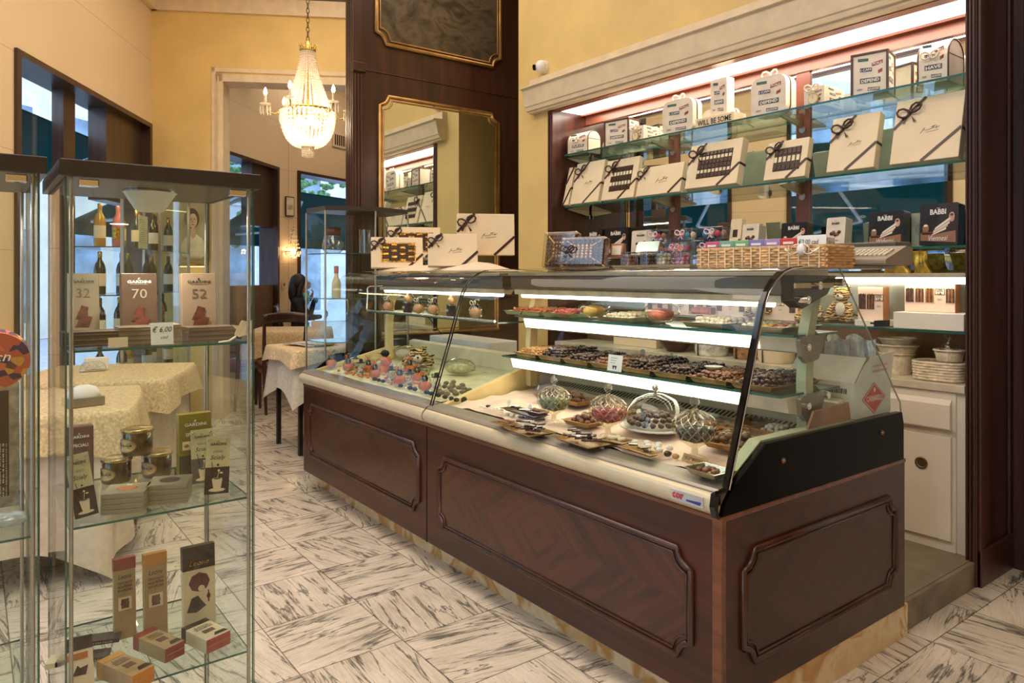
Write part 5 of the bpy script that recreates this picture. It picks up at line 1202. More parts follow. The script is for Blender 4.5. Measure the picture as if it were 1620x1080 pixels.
scatter('nut_cluster', 'chocolate', 'tan nut cluster beside the rough dark truffles', 'tan nut clusters', 1000, 717, nut, 'ball', 4, .011, .02, .01)
scatter('candied_peel', 'sweet', 'orange candied fruit strip behind the black-sweet jar', 'candied fruit strips', 1140, 683, mat('candied_orange', (224, 156, 92), .4, vary=.2, scale=30), 'slab', 34, .013, .07, .045)
scatter('dried_fruit', 'sweet', 'yellow dried fruit piece on the candied strips', 'yellow dried fruit', 1150, 690, mat('dried_yellow_fruit', (226, 182, 84), .4, vary=.15), 'bean', 8, .016, .03, .02)
t = thing('oval_dish', 'empty white oval dish by the grille right of the domed platter', 'dish', deck_at(1115, 660)); k = MB(); k.lathe([(.03, 0), (.05, .008), (.055, .014), (.045, .012), (0, .004)], 28); k.build('dish_body', white_plastic, t); t.scale = (1.2, .8, 1)
p = deck_at(1068, 741); t = thing('wooden_sign', 'small tan sign lettered DOLCI E CIOCCOLATI at the front glass', 'sign', (p.x, max(p.y, 1.81), p.z + .002), (R(-30), 0, R(-4))); k = MB(); k.box(-.05, .05, 0, .004, 0, .026); k.build('board', mat('tan_sign', (206, 158, 98), .5), t, bevel=.001); k = MB(); put_text(k, 'DOLCI E CIOCCOLATI', (0, -.0005, .013), (1, 0, 0), (0, 0, 1), w=.085, h=.009, bold=.02); k.build('lettering', ink, t)
for px, py, lb in ((803, 634, 'narrow dark tray, left end'), (836, 642, 'narrow dark tray, middle'), (849, 609, 'long golden tray, left end'), (905, 624, 'long golden tray, centre'), (1008, 650, 'domed platter, left side'), (840, 676, 'flat tray before the green jar'), (908, 660, 'milk truffle tray')):
    p = deck_at(px, py + 12); disc_tag('round white tag at the ' + lb, (p.x, p.y, p.z + .006))

# Halloween goods in the left case --------------------------------------
pump = mat('pumpkin_orange', (224, 122, 58), .45, vary=.12, scale=20); pump_l = mat('pale_pumpkin', (226, 172, 122), .5, vary=.06); blk = mat('black_felt', (24, 22, 24), .7)
def hw_bag(label, p, rz, kind, s=1.0, grp='Halloween sweet bags on the deck'):
    keep_off_glass(p, 1.835); t = thing('halloween_sweet_bag', label, 'sweet bag', p, rz, grp); OCC.append((p.x, p.y, .033))
    if kind == 'pumpkin':
        k = MB(); k.ball((0, 0, .024), .027, 16, 8, 0, (1, 1, .85), fn=8, fl=.05); k.build('pumpkin', pump, t)
        k = MB(); k.ball((0, 0, .056), .016, 10, 6, 0, (1, 1, 1.1)); k.build('black_sweets', blk, t)
        k = MB(); bow(k, (.006, -.008, .078), .02); k.build('bow', pump, t)
        k = MB(); k.lathe([(.02, .0), (.031, .02), (.028, .045), (.018, .065), (.007, .077), (.022, .098)], 12, cap=False, fn=5, flute=.07); k.build('cellophane', cello, t)
    else:
        k = MB(); k.lathe([(.024, 0), (.026, .02), (.015, .05), (.008, .062)], 12, fn=5, flute=.06); k.build('cellophane', cello, t)
        k = MB(); k.lathe([(.012, .004), (.016, .018), (.009, .04), (0, .046)], 10); k.build('sweets', mat('striped_sweets', (150, 140, 130), .4, vary=.6, scale=90), t)
        k = MB(); k.lathe([(.022, .062), (.021, .065), (.010, .066), (.009, .082), (0, .084)], 16); k.build('black_hat', blk, t)
    t.scale = (s,) * 3; return t
hp = [(524, 583, 'pumpkin', 'farthest left at the front glass'), (551, 593, 'pumpkin', 'second from left at the front glass'), (571, 602, 'hat', 'with black hat, left of the two hatted bags'), (593, 610, 'pumpkin', 'between the two hatted bags'), (632, 617, 'pumpkin', 'left of the second hatted bag'), (648, 624, 'hat', 'with black hat, nearest the joint of the glass'), (672, 630, 'pumpkin', 'pink one nearest the joint of the glass')]
for px, py, kd, lb in hp: hw_bag(('orange pumpkin sweet bag ' if kd == 'pumpkin' else 'clear sweet bag ') + lb, deck_at(px, py), R(random.uniform(-20, 20)), kd, 1.15)
p = deck_at(608, 590); t = thing('pumpkin_figure', 'stacked orange pumpkins wearing a black witch hat, middle of the left case', 'ornament', p); k = MB(); k.ball((0, 0, .03), .036, 18, 8, 0, (1, 1, .85), fn=8, fl=.06); k.ball((.025, .0, .075), .034, 18, 8, 0, (1, 1, .85), fn=8, fl=.06); k.build('pumpkins', pump, t); k = MB(); k.ball((.01, 0, .118), .026, 12, 8, 0, (1, 1, .8)); k.tube([(.01, 0, .11), (.045, -.01, .105)], .006, 6); k.build('witch_hat', blk, t); k = MB(); k.cyl((-.012, -.02, .118), (-.03, -.03, .122), .006, 8); k.build('beak', pump_l, t)
p = deck_at(612, 605); t = thing('orange_ribbon_roll', 'wide flat orange ribbon lying across the organza in the left case', 'ribbon', (p.x + .02, p.y + .1, p.z), R(12)); k = MB(); k.grid(lambda u, v: (-.14 + .34 * u, -.02 + .04 * v, .006 + .008 * math.sin(7 * u)), 20, 2); k.build('ribbon_strip', pump, t, solid=.001)
scatter('gummy_sweet', 'sweet', 'green and red wrapped gummy sweet on the organza', 'gummy sweets on the organza', 628, 590, mat('mixed_gummy', (190, 120, 70), .4, vary=.6, scale=18), 'bean', 22, .012, .10, .05)
scatter('black_wrapped_sweet', 'sweet', 'black wrapped sweet near the front glass of the left case', 'black wrapped sweets', 640, 618, blk, 'bean', 12, .013, .28, .02)
scatter('caramel_sweet', 'sweet', 'dark wrapped sweet right of the joint in the left case', 'dark wrapped sweets by the divider', 706, 620, mat('dark_wrapper', (96, 86, 66), .35, vary=.4, scale=18), 'bean', 22, .015, .10, .09)
tiger('plush tiger lying among the Halloween sweets in the left case', (lambda v: Vector((v.x, 2.19, deckz(2.19) + CL + .008)))(deck_at(690, 575)), R(60), 1.2, True)
for i, (px, py, lb) in enumerate(((640, 566, 'clear cellophane bag of nougat behind the pumpkin figure'), (727, 590, 'large clear bag of pale green sweets beside the yellow divider'))):
    p = deck_at(px, py); t = thing('cellophane_bag', lb, 'bag', p, R(20 * i)); k = MB(); k.ball((0, 0, .04), 1, 16, 8, 0, (.10, .07, .045), jit=.08); k.v = [(x, y, max(0, z)) for x, y, z in k.v]; k.build('film', cello, t); k = MB(); k.ball((0, 0, .03), 1, 10, 6, 0, (.08, .055, .03), jit=.06); k.v = [(x, y, max(.002, z)) for x, y, z in k.v]; k.build('contents', jelly_w if i == 0 else mat('pale_green_sweets', (206, 208, 160), .5, vary=.1, scale=40), t)
p = at_y(745, 545, 2.44); t = thing('white_plastic_crate', 'low white plastic crate on the rear deck behind the left case', 'crate', (p.x - .35, 2.50, .844)); k = MB(); k.box(-.25, .45, 0, .22, 0, .105); k.build('crate_body', white_plastic, t, bevel=.006)
# more trays and packets that fill the deck
deck_tray('golden tray of thin hazelnut slabs at the front left of the deck', 800, 672, .10, .07, R(-8), gold_tray, ('slab', choc_milk, 'thin hazelnut slabs in the tray beside the dark mints', .010, 14, 1), .008)
deck_tray('golden tray of caramel truffles behind the green-sweet jar', 850, 657, .09, .06, R(3), gold_tray, ('ball', mat('caramel_truffle', (142, 94, 56), .45, vary=.3, scale=30), 'caramel truffles in the tray behind the green jar', .011, 24, 1))
deck_tray('flat golden tray of dark bars in front of the domed platter', 1012, 716, .15, .05, R(-5), gold_tray, ('slab', choc_dark, 'dark bars in the flat tray before the domed platter', .012, 22, 1), .010)
deck_tray('golden tray of brown clusters behind the black-sweet jar', 1118, 684, .14, .10, R(2), gold_tray, ('bean', mat('brown_cluster', (120, 80, 50), .5, vary=.35, scale=40), 'brown clusters in the tray behind the black-sweet jar', .012, 26, 2))
deck_tray('golden tray of pale truffles between pink jar and domed platter', 975, 700, .10, .07, R(8), gold_tray, ('ball', choc_white, 'pale truffles in the tray left of the domed platter', .010, 16, 1), .010)
scatter('paper_wrapped_truffle', 'chocolate', 'pale paper-wrapped truffle on the cloth right of the pink jar', 'paper-wrapped truffles', 1030, 708, white_card, 'ball', 7, .012, .05, .02)
scatter('walnut_sweet', 'sweet', 'brown walnut sweet on the cloth before the black-sweet jar', 'walnut sweets', 1065, 728, nut, 'ball', 6, .011, .04, .015)
hp2 = [(562, 585, 'hat', 'back row, second from left with black hat'), (583, 590, 'pumpkin', 'back row, third from left'), (619, 613, 'hat', 'in front of the pumpkin figure with black hat'), (660, 603, 'pumpkin', 'behind the front row near the tiger'), (690, 618, 'hat', 'right beside the black glass joint, with black hat'), (648, 590, 'pumpkin', 'before the nougat bag')]
for px, py, kd, lb in hp2: hw_bag(('orange pumpkin sweet bag ' if kd == 'pumpkin' else 'clear sweet bag ') + lb, deck_at(px, py), R(random.uniform(-40, 40)), kd, 1.1)
scatter('liquorice_sweet', 'sweet', 'black and white striped sweet on the organza at the back', 'striped liquorice sweets', 600, 580, mat('striped_sweets', (150, 140, 130), .4), 'cube', 34, .010, .24, .07)
scatter('orange_candy', 'sweet', 'small orange candy lying among the Halloween bags', 'small orange candies', 600, 598, pump, 'ball', 36, .009, .36, .09)
scatter('green_jelly', 'sweet', 'green jelly sweet scattered near the plush tiger', 'green jelly sweets', 660, 590, mat('green_candy', (120, 140, 78), .4), 'ball', 16, .009, .14, .07)
OCC.extend([(v.x, v.y, .05) for v in [o.location for o in bpy.data.objects if o.parent is None and o.name.startswith(('pumpkin_figure', 'oval_dish', 'wooden_sign'))]])
OCC.extend([(v.x, v.y, .10) for v in [o.location for o in bpy.data.objects if o.parent is None and o.name.startswith(('cellophane_bag', 'plush_tiger')) and o.location.z < .9]])
for J_ in JOBS: do_scatter(*J_)
# left upper shelf
for px, kd, lb in ((614, 'b', 'clear bag of orange sweets tied with white ribbon, leftmost on the left glass shelf'), (645, 'j', 'small dark jar topped by a pale pumpkin, left of the pair'), (662, 'b', 'clear bag tied with pale bow right of the left pumpkin jar'), (685, 'b', 'clear bag tied with cream bow in the middle of the left glass shelf'), (714, 'j', 'larger labelled jar topped by a pale pumpkin near the glass joint'), (752, 'b', 'clear bag of orange sweets beyond the black glass joint')):
    p = at_y(px, 490, 2.2); p.z = 1.121
    if kd == 'j':
        t = thing('pumpkin_topped_jar', lb, 'jar', p, 0, 'goods on the left glass shelf'); k = MB(); k.cyl((0, 0, 0), (0, 0, .07), .032, 20); k.build('jar_body', mat('dark_jar_label', (58, 44, 40), .35, vary=.3, scale=60), t); k = MB(); k.cyl((0, 0, .07), (0, 0, .078), .033, 20); k.build('lid', silver_tray, t); k = MB(); put_text(k, 'AIR', (0, -.0335, .04), (1, 0, 0), (0, 0, 1), w=.04, h=.016, bold=.03); k.build('lettering', white_ink, t); k = MB(); k.ball((0, 0, .102), .026, 14, 8, 0, (1, 1, .95), fn=7, fl=.04); k.build('pumpkin', pump_l, t); k = MB(); bow(k, (0, 0, .132), .016, tails=False); k.build('bow', cream_ribbon, t); t.scale = (.88,) * 3
    else:
        t = thing('ribboned_sweet_bag', lb, 'sweet bag', p, 0, 'goods on the left glass shelf'); k = MB(); k.ball((0, 0, .03), .034, 14, 8, 0, (1, .9, .9), fn=6, fl=.06); k.build('sweets', pump_l, t); k = MB(); k.lathe([(.03, 0), (.038, .03), (.030, .06), (.010, .082), (.034, .115)], 14, cap=False, fn=6, flute=.08); k.build('cellophane', cello, t); k = MB(); bow(k, (0, -.01, .082), .026); k.build('bow', cream_ribbon, t); k = MB(); k.ball((0, 0, .062), .014, 8, 6); k.build('black_sweets', blk, t)

# ------------------------------------------------------------------ things on top of the case
TZ = 1.3755
G5 = 'gift boxes on top of the left case'
def top_box(label, px, pyb, w, h, d, rz, lean=10, **kw):
    p = at_y(px, pyb, kw.pop('y', 2.25)); return gift_box('chocolate_gift_box', label, G5, (p.x, p.y, kw.pop('z', 1.392) + d * math.sin(R(lean))), Euler((-R(lean), 0, R(rz))), w, h, d, **kw)
top_box('cream box with gold-wrapped chocolates and brown bow, front left on the case top', 628, 420, .33, .20, .04, 66, window=(6, 4), y=2.20)
top_box('cream box with gold-wrapped chocolates standing behind the front left one', 655, 400, .36, .21, .04, 66, window=(7, 4), y=2.44, z=1.47, lean=8)
top_box('smaller plain cream box with script and white ruffled side, centre of the case top', 716, 420, .28, .185, .05, 62, y=2.19)
top_box('largest plain cream box with script standing at the back against the pillar', 768, 400, .34, .245, .04, 62, y=2.44, z=1.47, lean=4)
k = MB()
def fcl(u, v): 
    x = -4.38 + 1.22 * u; y = 2.06 + .40 * v; e = min(1, 6 * u, 6 * (1 - u), 5 * v, 5 * (1 - v))
    return (x, y, TZ + .004 + (.012 + .075 * v * max(0, math.sin(PI * min(1, v)) ) * (.6 + .4 * u)) * e + .006 * e * mnoise.noise(Vector((x * 9, y * 14, 1))))
k.grid(fcl, 70, 24); o = k.build('draped_cloth', mat('cream_satin', (226, 206, 182), .45, vary=.04)); tag(o, 'crumpled cream satin cloth bunched under the gift boxes on the case top', 'cloth')
# two cellophane trays of pralines in gold frames
for i, (a, b, pt, lb) in enumerate(((866, 905, 374, 'gold-cornered cellophane praline box farther left by the yellow wall'), (895, 950, 385, 'gold-cornered cellophane praline box with bow, right of the pair'))):
    p, q = at_y(a, 428, 2.3 - .08 * i), at_y(b, 428, 2.3 - .08 * i); w = (q.x - p.x) * .95; h = at_y(a, pt, 2.3).z - TZ
    t = thing('cellophane_praline_box', lb, 'box', ((p.x + q.x) / 2, p.y, TZ + .018), (R(-12), 0, R(22)), 'cellophane praline boxes')
    k = MB(); k.box(-w / 2, w / 2, 0, .03, 0, h); k.build('tray_back', mat('gilt_brown_tray', (110, 74, 44), .3, .5, vary=.25, scale=30), t, bevel=.004)
    k = MB(); 
    for x, z in ((-w / 2, 0), (w / 2, 0), (w / 2, h), (-w / 2, h)): k.tube([(x, -.004, z), (x * .42, -.014, h / 2 + (z - h / 2) * .42)], .004, 6)
    k.build('gold_ribs', gold_foil, t)
    k = MB()
    for r_ in range(5):
        for c_ in range(5): k.ball((-w * .19 + c_ * w * .095, -.014, h * .31 + r_ * h * .095), w * .045, 7, 5)
    k.build('gold_pralines', gold_foil, t)
    k = MB()
    for r_ in range(9):
        for c_ in range(9):
            if 2 <= r_ <= 6 and 2 <= c_ <= 6: continue
            k.ball((-w * .42 + c_ * w * .105, -.008, h * .08 + r_ * h * .105), w * .038, 6, 4)
    k.build('dark_pralines', choc_dark, t)
    k = MB(); k.box(-w * .52, w * .52, -.026, .036, -.003, h * 1.02); k.build('cellophane', cello, t, bevel=.01)
    k = MB(); bow(k, (w * .1 if i == 0 else -w * .3, -.03, h * .55), .035); k.build('bow', brown_ribbon, t)
# silver tray with jars and small boxes
p, q = at_y(975, 425, 2.20), at_y(1096, 425, 2.20); cx = (p.x + q.x) / 2; w = q.x - p.x
tray('long silver tray holding sweet jars on the case top', (cx, 2.235, TZ + .002), w + .01, .12, .018, steel, name='display_tray')
jw = [choc_milk, choc_dark, mat('mixed_macaron', (196, 150, 120), .5, vary=.5, scale=18), mat('berry_sweets', (190, 110, 120), .5, vary=.5, scale=20)]
for i, (px, lb) in enumerate(((992, 'clear jar of round milk chocolates, leftmost on the silver tray'), (1022, 'clear jar of dark chocolates, second on the silver tray'), (1047, 'clear tub of mixed sweets, third on the silver tray'), (1076, 'clear tub of berry sweets with pink ribbon, rightmost on the tray'))):
    p = at_y(px, 420, 2.22); t = thing('sweet_tub', lb, 'tub', (p.x, 2.235, TZ + .018), 0, 'sweet tubs on the silver tray')
    k = MB(); k.cyl((0, 0, 0), (0, 0, .055), .034, 20); k.build('tub_shell', clearbox, t); k = MB(); 
    for l in range(3):
        for j in range(7): a = 2 * PI * j / 7 + l; k.ball((.022 * math.cos(a), .022 * math.sin(a), .010 + l * .015), .0092, 7, 5)
    k.build('sweets', jw[i], t); k = MB(); k.cyl((0, 0, .055), (0, 0, .059), .035, 20); k.build('lid', clearbox, t)
    if i == 3: k = MB(); bow(k, (0, -.02, .064), .03); k.build('bow', jelly_p, t)
mac = [mat('macaron_pink', (226, 130, 140), .6), mat('macaron_blue', (84, 150, 176), .6), mat('macaron_cream', (232, 196, 150), .6), mat('macaron_red', (206, 70, 80), .6), mat('macaron_brown', (150, 106, 78), .6)]
def mac_pack(label, px, pz, w, n, y=2.33, h=.058):
    p = at_y(px, 400, y); t = thing('macaron_pack', label, 'pack', (p.x, y, pz), R(random.uniform(-6, 6)), 'clear macaron packs on the case top')
    k = MB(); k.box(-w / 2, w / 2, -.03, .03, 0, h); k.build('clear_box', clearbox, t, bevel=.003)
    for i in range(n):
        k = MB(); c = (-w / 2 + w * (i + .5) / n, -.004, h * .48); rr = min(w / n * .46, h * .42)
        k.ball((c[0], c[1], c[2]), rr, 12, 6, 0, (1, .5, 1)); k.build('macaron', mac[(i + int(px)) % 5], t)
    k = MB(); bow(k, (0, -.032, h * .6), .024); k.build('ribbon', mat('pale_pink_ribbon', (232, 204, 208), .4), t); return t
mz = TZ + .003
mac_pack('clear macaron pack at the bottom of the stack, left', 1078, mz, .12, 4, 2.40)
mac_pack('clear macaron pack, bottom row beside the basket', 1124, mz, .12, 4, 2.40)
mac_pack('clear macaron pack, second layer, left of centre', 1075, mz + .060, .12, 4, 2.40)
mac_pack('clear macaron pack, second layer beside the basket', 1124, mz + .060, .14, 5, 2.40)
mac_pack('clear macaron pack lying high at the left of the stack', 1042, mz + .120, .09, 3, 2.38, .05)
mac_pack('clear macaron pack on top of the stack, centre', 1084, mz + .120, .11, 4, 2.38, .05)
mac_pack('clear macaron pack with blue sweets, top right of the stack', 1131, mz + .120, .12, 4, 2.40, .05)
p = at_y(985, 408, 2.36); t = thing('small_sweet_book', 'small copper-coloured sweet box leaning behind the leftmost jar', 'box', (at_y(974, 408, 2.33).x, 2.33, TZ + .06), (R(-12), 0, R(8))); k = MB(); k.box(-.035, .035, 0, .02, 0, .065); k.build('carton', mat('copper_card', (168, 116, 84), .35, .3), t, bevel=.002); k = MB(); k.box(-.026, .026, -.001, 0, .012, .055); k.build('label', tin_white, t)
t = thing('silver_sweet_box', 'flat silver-topped box lying above the mixed tubs', 'box', (at_y(1030, 400, 2.36).x, 2.33, TZ + .079), (R(-20), 0, R(4))); k = MB(); k.box(-.06, .06, 0, .03, 0, .05); k.build('carton', mat('silver_foil_card', (206, 208, 176), .15, .8), t, bevel=.002)
for nm, px, zz in (('clear stand under the copper box', 974, 0), ('clear stand under the silver-topped box', 1030, 0)):
    x = at_y(px, 400, 2.36).x; t = thing('acrylic_stand', nm, 'stand', (x, 2.375, TZ + .001), 0, 'acrylic stands'); hh_ = .058 if px == 974 else .077; k = MB(); k.box(-.05, .05, -.028, .028, 0, hh_); k.build('block', clearbox, t, bevel=.003)
# wicker basket with little boxes
p, q = at_y(1104, 428, 2.15), at_y(1306, 428, 2.15); bx0, bw = p.x, q.x - p.x; bh = .070
t = thing('wicker_basket', 'long rectangular honey-coloured wicker basket on the case top', 'basket', (bx0, 2.15, TZ + .003)); by = .17
k = MB()
for i in range(8):
    z = .005 + i * bh / 8; ph = i * PI
    n = 46
    k.tube([(bw * j / n, .003 * math.cos(PI * j / 2.0 + ph), z) for j in range(n + 1)], .0048, 5); k.tube([(bw * j / n, by + .003 * math.cos(PI * j / 2.0 + ph), z) for j in range(n + 1)], .0048, 5)
    for x in (0, bw): k.tube([(x + .003 * math.cos(PI * j / 2.0 + ph), by * j / 10, z) for j in range(11)], .0048, 5)
k.build('woven_side', wicker_b, t)
k = MB()
for j in range(14): x = bw * (j + .5) / 14; k.box(x - .0022, x + .0022, -.0065, -.0045, 0, bh + .004)
k.build('upright_cane', mat('pale_cane', (232, 206, 168), .5), t)
k = MB(); k.tube([(0, 0, bh), (bw, 0, bh), (bw, by, bh), (0, by, bh), (0, 0, bh)], .0042, 6); k.build('rim', wicker_b, t); k = MB(); k.box(0, bw, 0, by, -.001, .003); k.build('base', wicker_b, t)
cols = [((206, 96, 120), 'pink'), ((120, 176, 150), 'sea green'), ((128, 186, 120), 'green'), ((140, 130, 190), 'lilac'), ((176, 142, 190), 'pale violet'), ((206, 70, 50), 'red')]
for i, (c_, nm) in enumerate(cols):
    x = bx0 + .045 + i * .077 * bw / .62; t = thing('sweet_carton', '%s little sweet carton standing in the wicker basket' % nm, 'box', (x, 2.175, TZ + .062), 0, 'little cartons in the basket')
    k = MB(); k.box(-.031, .031, 0, .04, -.05, .040); k.build('carton', mat('carton_' + nm.replace(' ', '_'), c_, .45, vary=.1), t, bevel=.002); k = MB(); k.box(-.02, .018, -.001, 0, .02, .028); k.box(-.012, .01, -.001, 0, .010, .013); k.build('printed_words', white_ink, t)
x = bx0 + .045 + 6.35 * .077 * bw / .62
t = thing('price_card', 'white price card reading 2 euro beside the red carton in the basket', 'card', (x, 2.172, TZ + .066)); k = MB(); k.box(-.05, .05, 0, .002, -.01, .042); k.build('card_sheet', paper, t); k = MB(); put_text(k, '€2,00 cad', (-.01, -.0005, .02), (1, 0, 0), (0, 0, 1), w=.07, h=.02, shear=.2); k.build('handwriting', ink, t)
t = thing('patterned_carton', 'long white patterned carton at the right end of the wicker basket', 'box', (bx0 + bw * .885, 2.18, TZ + .06)); k = MB(); k.box(-.045, .045, 0, .05, -.05, .04); k.build('carton', mat('speckled_carton', (214, 208, 200), .4, vary=.35, scale=70), t, bevel=.002)
t = thing('wire_ornament', 'small white crystal ornament with curled wires hung on the basket rim', 'ornament', (bx0 + bw * .855, 2.135, TZ + .066)); k = MB(); k.ball((0, 0, -.004), .017, 8, 6, 0, (1, .8, 1.1)); k.build('crystal', white_plastic, t); k = MB()
for s_ in (-1, 1): k.tube([(s_ * .06 * u, -.01 * math.sin(PI * u), .012 * math.sin(2 * PI * u)) for u in [j / 10 for j in range(11)]], .0015, 5); k.tube([(s_ * .055 * u, -.012 * math.sin(PI * u), -.02 * math.sin(PI * u)) for u in [j / 10 for j in range(11)]], .0015, 5)
k.build('curled_wire', chrome, t)
# till display
p = at_y(1367, 428, 2.42); t = thing('till_keypad', 'grey-beige till keypad with sloping keys at the end of the case top', 'till', (p.x - .0, 2.42, 1.3925), R(4)); 
beige = mat('till_beige', (136, 124, 102), .5, vary=.02)
k = MB(); k.prism([(-.10, .012), (-.10, -.004), (.12, -.004), (.12, .055), (.07, .06)], -.11, .11, 'x'); k.build('keypad_body', beige, t, bevel=.004)
k = MB(); k.T = Matrix.Translation((0, -.03, .0318)) @ Matrix.Rotation(math.atan2(.048, .17), 4, 'X')
for r_ in range(4):
    for c_ in range(8): k.box(-.02 + c_ * .0145, -.0095 + c_ * .0145, -.03 + r_ * .02, -.016 + r_ * .02, 0, .006)
k.build('keys', mat('pale_keys', (204, 196, 176), .5), t)
k = MB(); k.T = Matrix.Translation((0, -.03, .0318)) @ Matrix.Rotation(math.atan2(.048, .17), 4, 'X'); k.box(-.075, -.035, .0, .045, 0, .002); k.box(-.105, -.085, -.04, .05, 0, .002); k.build('screen', black_gloss, t)
t2 = thing('till_printer', 'dark grey till printer box behind the sloping keypad', 'till', (p.x - .12, 2.56, 1.372)); k = MB(); k.box(-.1, .16, 0, .12, .0155, .10); k.build('printer_body', mat('dark_till', (84, 76, 64), .5), t2, bevel=.006); k = MB(); k.box(-.30, .10, -.18, .12, .0045, .0145); k.build('support_arm', grey_metal, t2)
# ------------------------------------------------------------------ two tall glass showcases in the foreground
VX = -1.803; VY0, VY1 = .160, .560; VD = .43
VS = [1.189, .805, .424, .045]; VT = 1.565
def showcase(label, y0, y1, shelves=VS[:3]):
    t = thing('glass_showcase', label, 'showcase', (VX, y0, 0), 0, 'tall glass showcases'); w = y1 - y0
    k = MB(); k.box(-VD - .01, .012, -.012, w + .012, VT, VT + .036); k.build('top_board', dark_metal, t, bevel=.002)
    k = MB(); k.box(-VD - .01, .012, -.012, w + .012, 0, .045); k.build('base_board', dark_metal, t, bevel=.002)
    def pane(nm, a, b, m=(gl, gl_edge)):
        k = MB(); x0, y0_, x1, y1_ = a[0], a[1], b[0], b[1]; k.box(min(x0, x1), max(x0, x1), min(y0_, y1_), max(y0_, y1_), .045, VT)
        dx, dy = abs(x1 - x0), abs(y1_ - y0_)
        for i, f in enumerate(k.f):
            k.m[i] = {0: 1, 1: 1}.get(i, 0)
            if dx > dy and i in (3, 5): k.m[i] = 1
            if dy > dx and i in (2, 4): k.m[i] = 1
        return k.build(nm, list(m), t)
    pane('door_glass', (-.004, 0), (0, w)); pane('side_glass', (-VD, 0), (-.008, .004)); pane('side_glass', (-VD, w - .004), (-.008, w)); pane('back_glass', (-VD, .006), (-VD + .004, w - .006))
    for z in shelves:
        k = MB(); k.box(-VD + .012, -.012, .008, w - .008, z - .005, z)
        for i in range(6): k.m[i] = 0 if i in (0, 1) else 1
        k.build('glass_shelf', [gl_clear, gl_edge], t)
    for (x, y) in ((-.010, .012), (-.010, w - .012), (-VD + .012, .012), (-VD + .012, w - .012)):
        k = MB(); k.cyl((x, y, .045), (x, y, VT), .0042, 10); k.build('metal_rod', steel, t)
    for y in (.025, w - .06):
        k = MB(); k.box(-.012, .006, y, y + .038, VT - .020, VT - .004); k.build('hinge_clamp', chrome, t, bevel=.002)
    return t
s1_ = showcase('tall glass showcase with dark top holding chocolate bars, jars and lamp, nearest the counter', VY0, VY1)
showcase('tall glass showcase cut by the left edge, holding the leaf-patterned round box', VY0 - .045 - .40, VY0 - .045, VS[1:3])
k = MB(); k.T = Matrix.Translation((-VD / 2 + .02, .20, VT - .052)); k.lathe([(.028, 0), (.034, .004), (.060, .046), (.062, .050)], 28); k.T = None; k.build('lamp_shade', mat('white_lamp_shade', (224, 220, 204), .3, vary=.02), s1_)
k = MB(); k.T = Matrix.Translation((-VD / 2 + .02, .20, VT - .003)); k.cyl((0, 0, -.002), (0, 0, .002), .064, 28); k.T = None; k.build('lamp_rim', chrome, s1_)
def vfill(y, e):  # fill light added to brighten the goods; the shade itself is unlit
    l_ = bpy.data.lights.new('showcase_fill', 'AREA'); l_.energy = e; l_.shape = 'DISK'; l_.size = .05; l_.color = lin((255, 238, 214))[:3]; o_ = bpy.data.objects.new('showcase_fill', l_); COL.objects.link(o_); o_.location = (VX - .19, y, VT - .056)
vfill(VY0 + .2, 2.6); vfill(VY0 - .2, 2.2)

def vbox(name, label, cat, px0, px1, pyt, pyb, z, d, m, rz=90.0, lean=0.0, grp=None, bevel=.0015, part='carton'):
    pc = at_z((px0 + px1) / 2, pyb, z); a, b = at_x(px0, pyb, pc.x), at_x(px1, pyb, pc.x); w = b.y - a.y
    h = at_x((px0 + px1) / 2, pyt, pc.x).z - z
    t = thing(name, label, cat, (pc.x, (a.y + b.y) / 2, z + .0012 + d * math.sin(R(lean))), (R(-lean), 0, R(rz)), grp)
    k = MB(); k.box(-w / 2, w / 2, 0, d, 0, h); k.build(part, m, t, bevel=bevel); return t, w, h
taupe = mat('taupe_card', (150, 128, 108), .4, vary=.03); dkchoc = mat('dark_taupe_card', (84, 66, 56), .3, vary=.05, coat=.2); bar_m = mat('bar_wrap', (104, 86, 72), .35, vary=.06)
def logo(k, w, h, zc, m=0, s=1.0):
    k.tube([(w * .03 * math.cos(a) * s, -.001, zc + w * .03 * math.sin(a) * s + h * .045) for a in [R(40 + 25 * i) for i in range(12)]], w * .008, 4, m)
    put_text(k, 'GARDINI', (0, -.0005, zc), (1, 0, 0), (0, 0, 1), w=w * .66, h=h * .045, m=m, bold=.02)
def gardini(label, num, px0, px1, pyt, pyb, m, im):
    t, w, h = vbox('chocolate_box', label, 'box', px0, px1, pyt, pyb, VS[0], .03, m, grp='percentage chocolate boxes', lean=6)
    k = MB(); logo(k, w, h, h * .86); put_text(k, num, (0, -.0005, h * .67), (1, 0, 0), (0, 0, 1), w=w * .42, h=h * .15, m=1); k.box(-w * .25, w * .25, -.001, -.0004, h * .82, h * .822); k.build('lettering', [white_ink if im else ink, mat('silver_number', (196, 182, 164), .3, .4) if im else mat('grey_number', (104, 86, 72), .4)], t)
    k = MB()
    for i, (x, z, s_) in enumerate(((0, .34, .20), (-.06, .24, .26), (.04, .18, .30), (-.02, .12, .32))):
        k.add([(w * (x - s_ * .7), -.002 - .0005 * i, h * z), (w * (x + s_ * .6), -.002 - .0005 * i, h * (z - .01)), (w * (x + s_ * .8), -.002 - .0005 * i, h * (z + .09)), (w * (x - s_ * .3), -.002 - .0005 * i, h * (z + .13))], [(0, 1, 2, 3)])
    k.build('chocolate_picture', mat('choc_print', (92, 48, 40), .35, vary=.25, scale=60), t)
gardini('taupe chocolate box numbered 32 at the left of the upper showcase shelf', '32', 106, 158, 434, 530, taupe, 0)
gardini('dark brown chocolate box numbered 70 in the middle of the upper showcase shelf', '70', 193, 250, 434, 533, dkchoc, 1)
gardini('taupe chocolate box numbered 52 at the right of the upper showcase shelf', '52', 289, 344, 434, 532, taupe, 0)
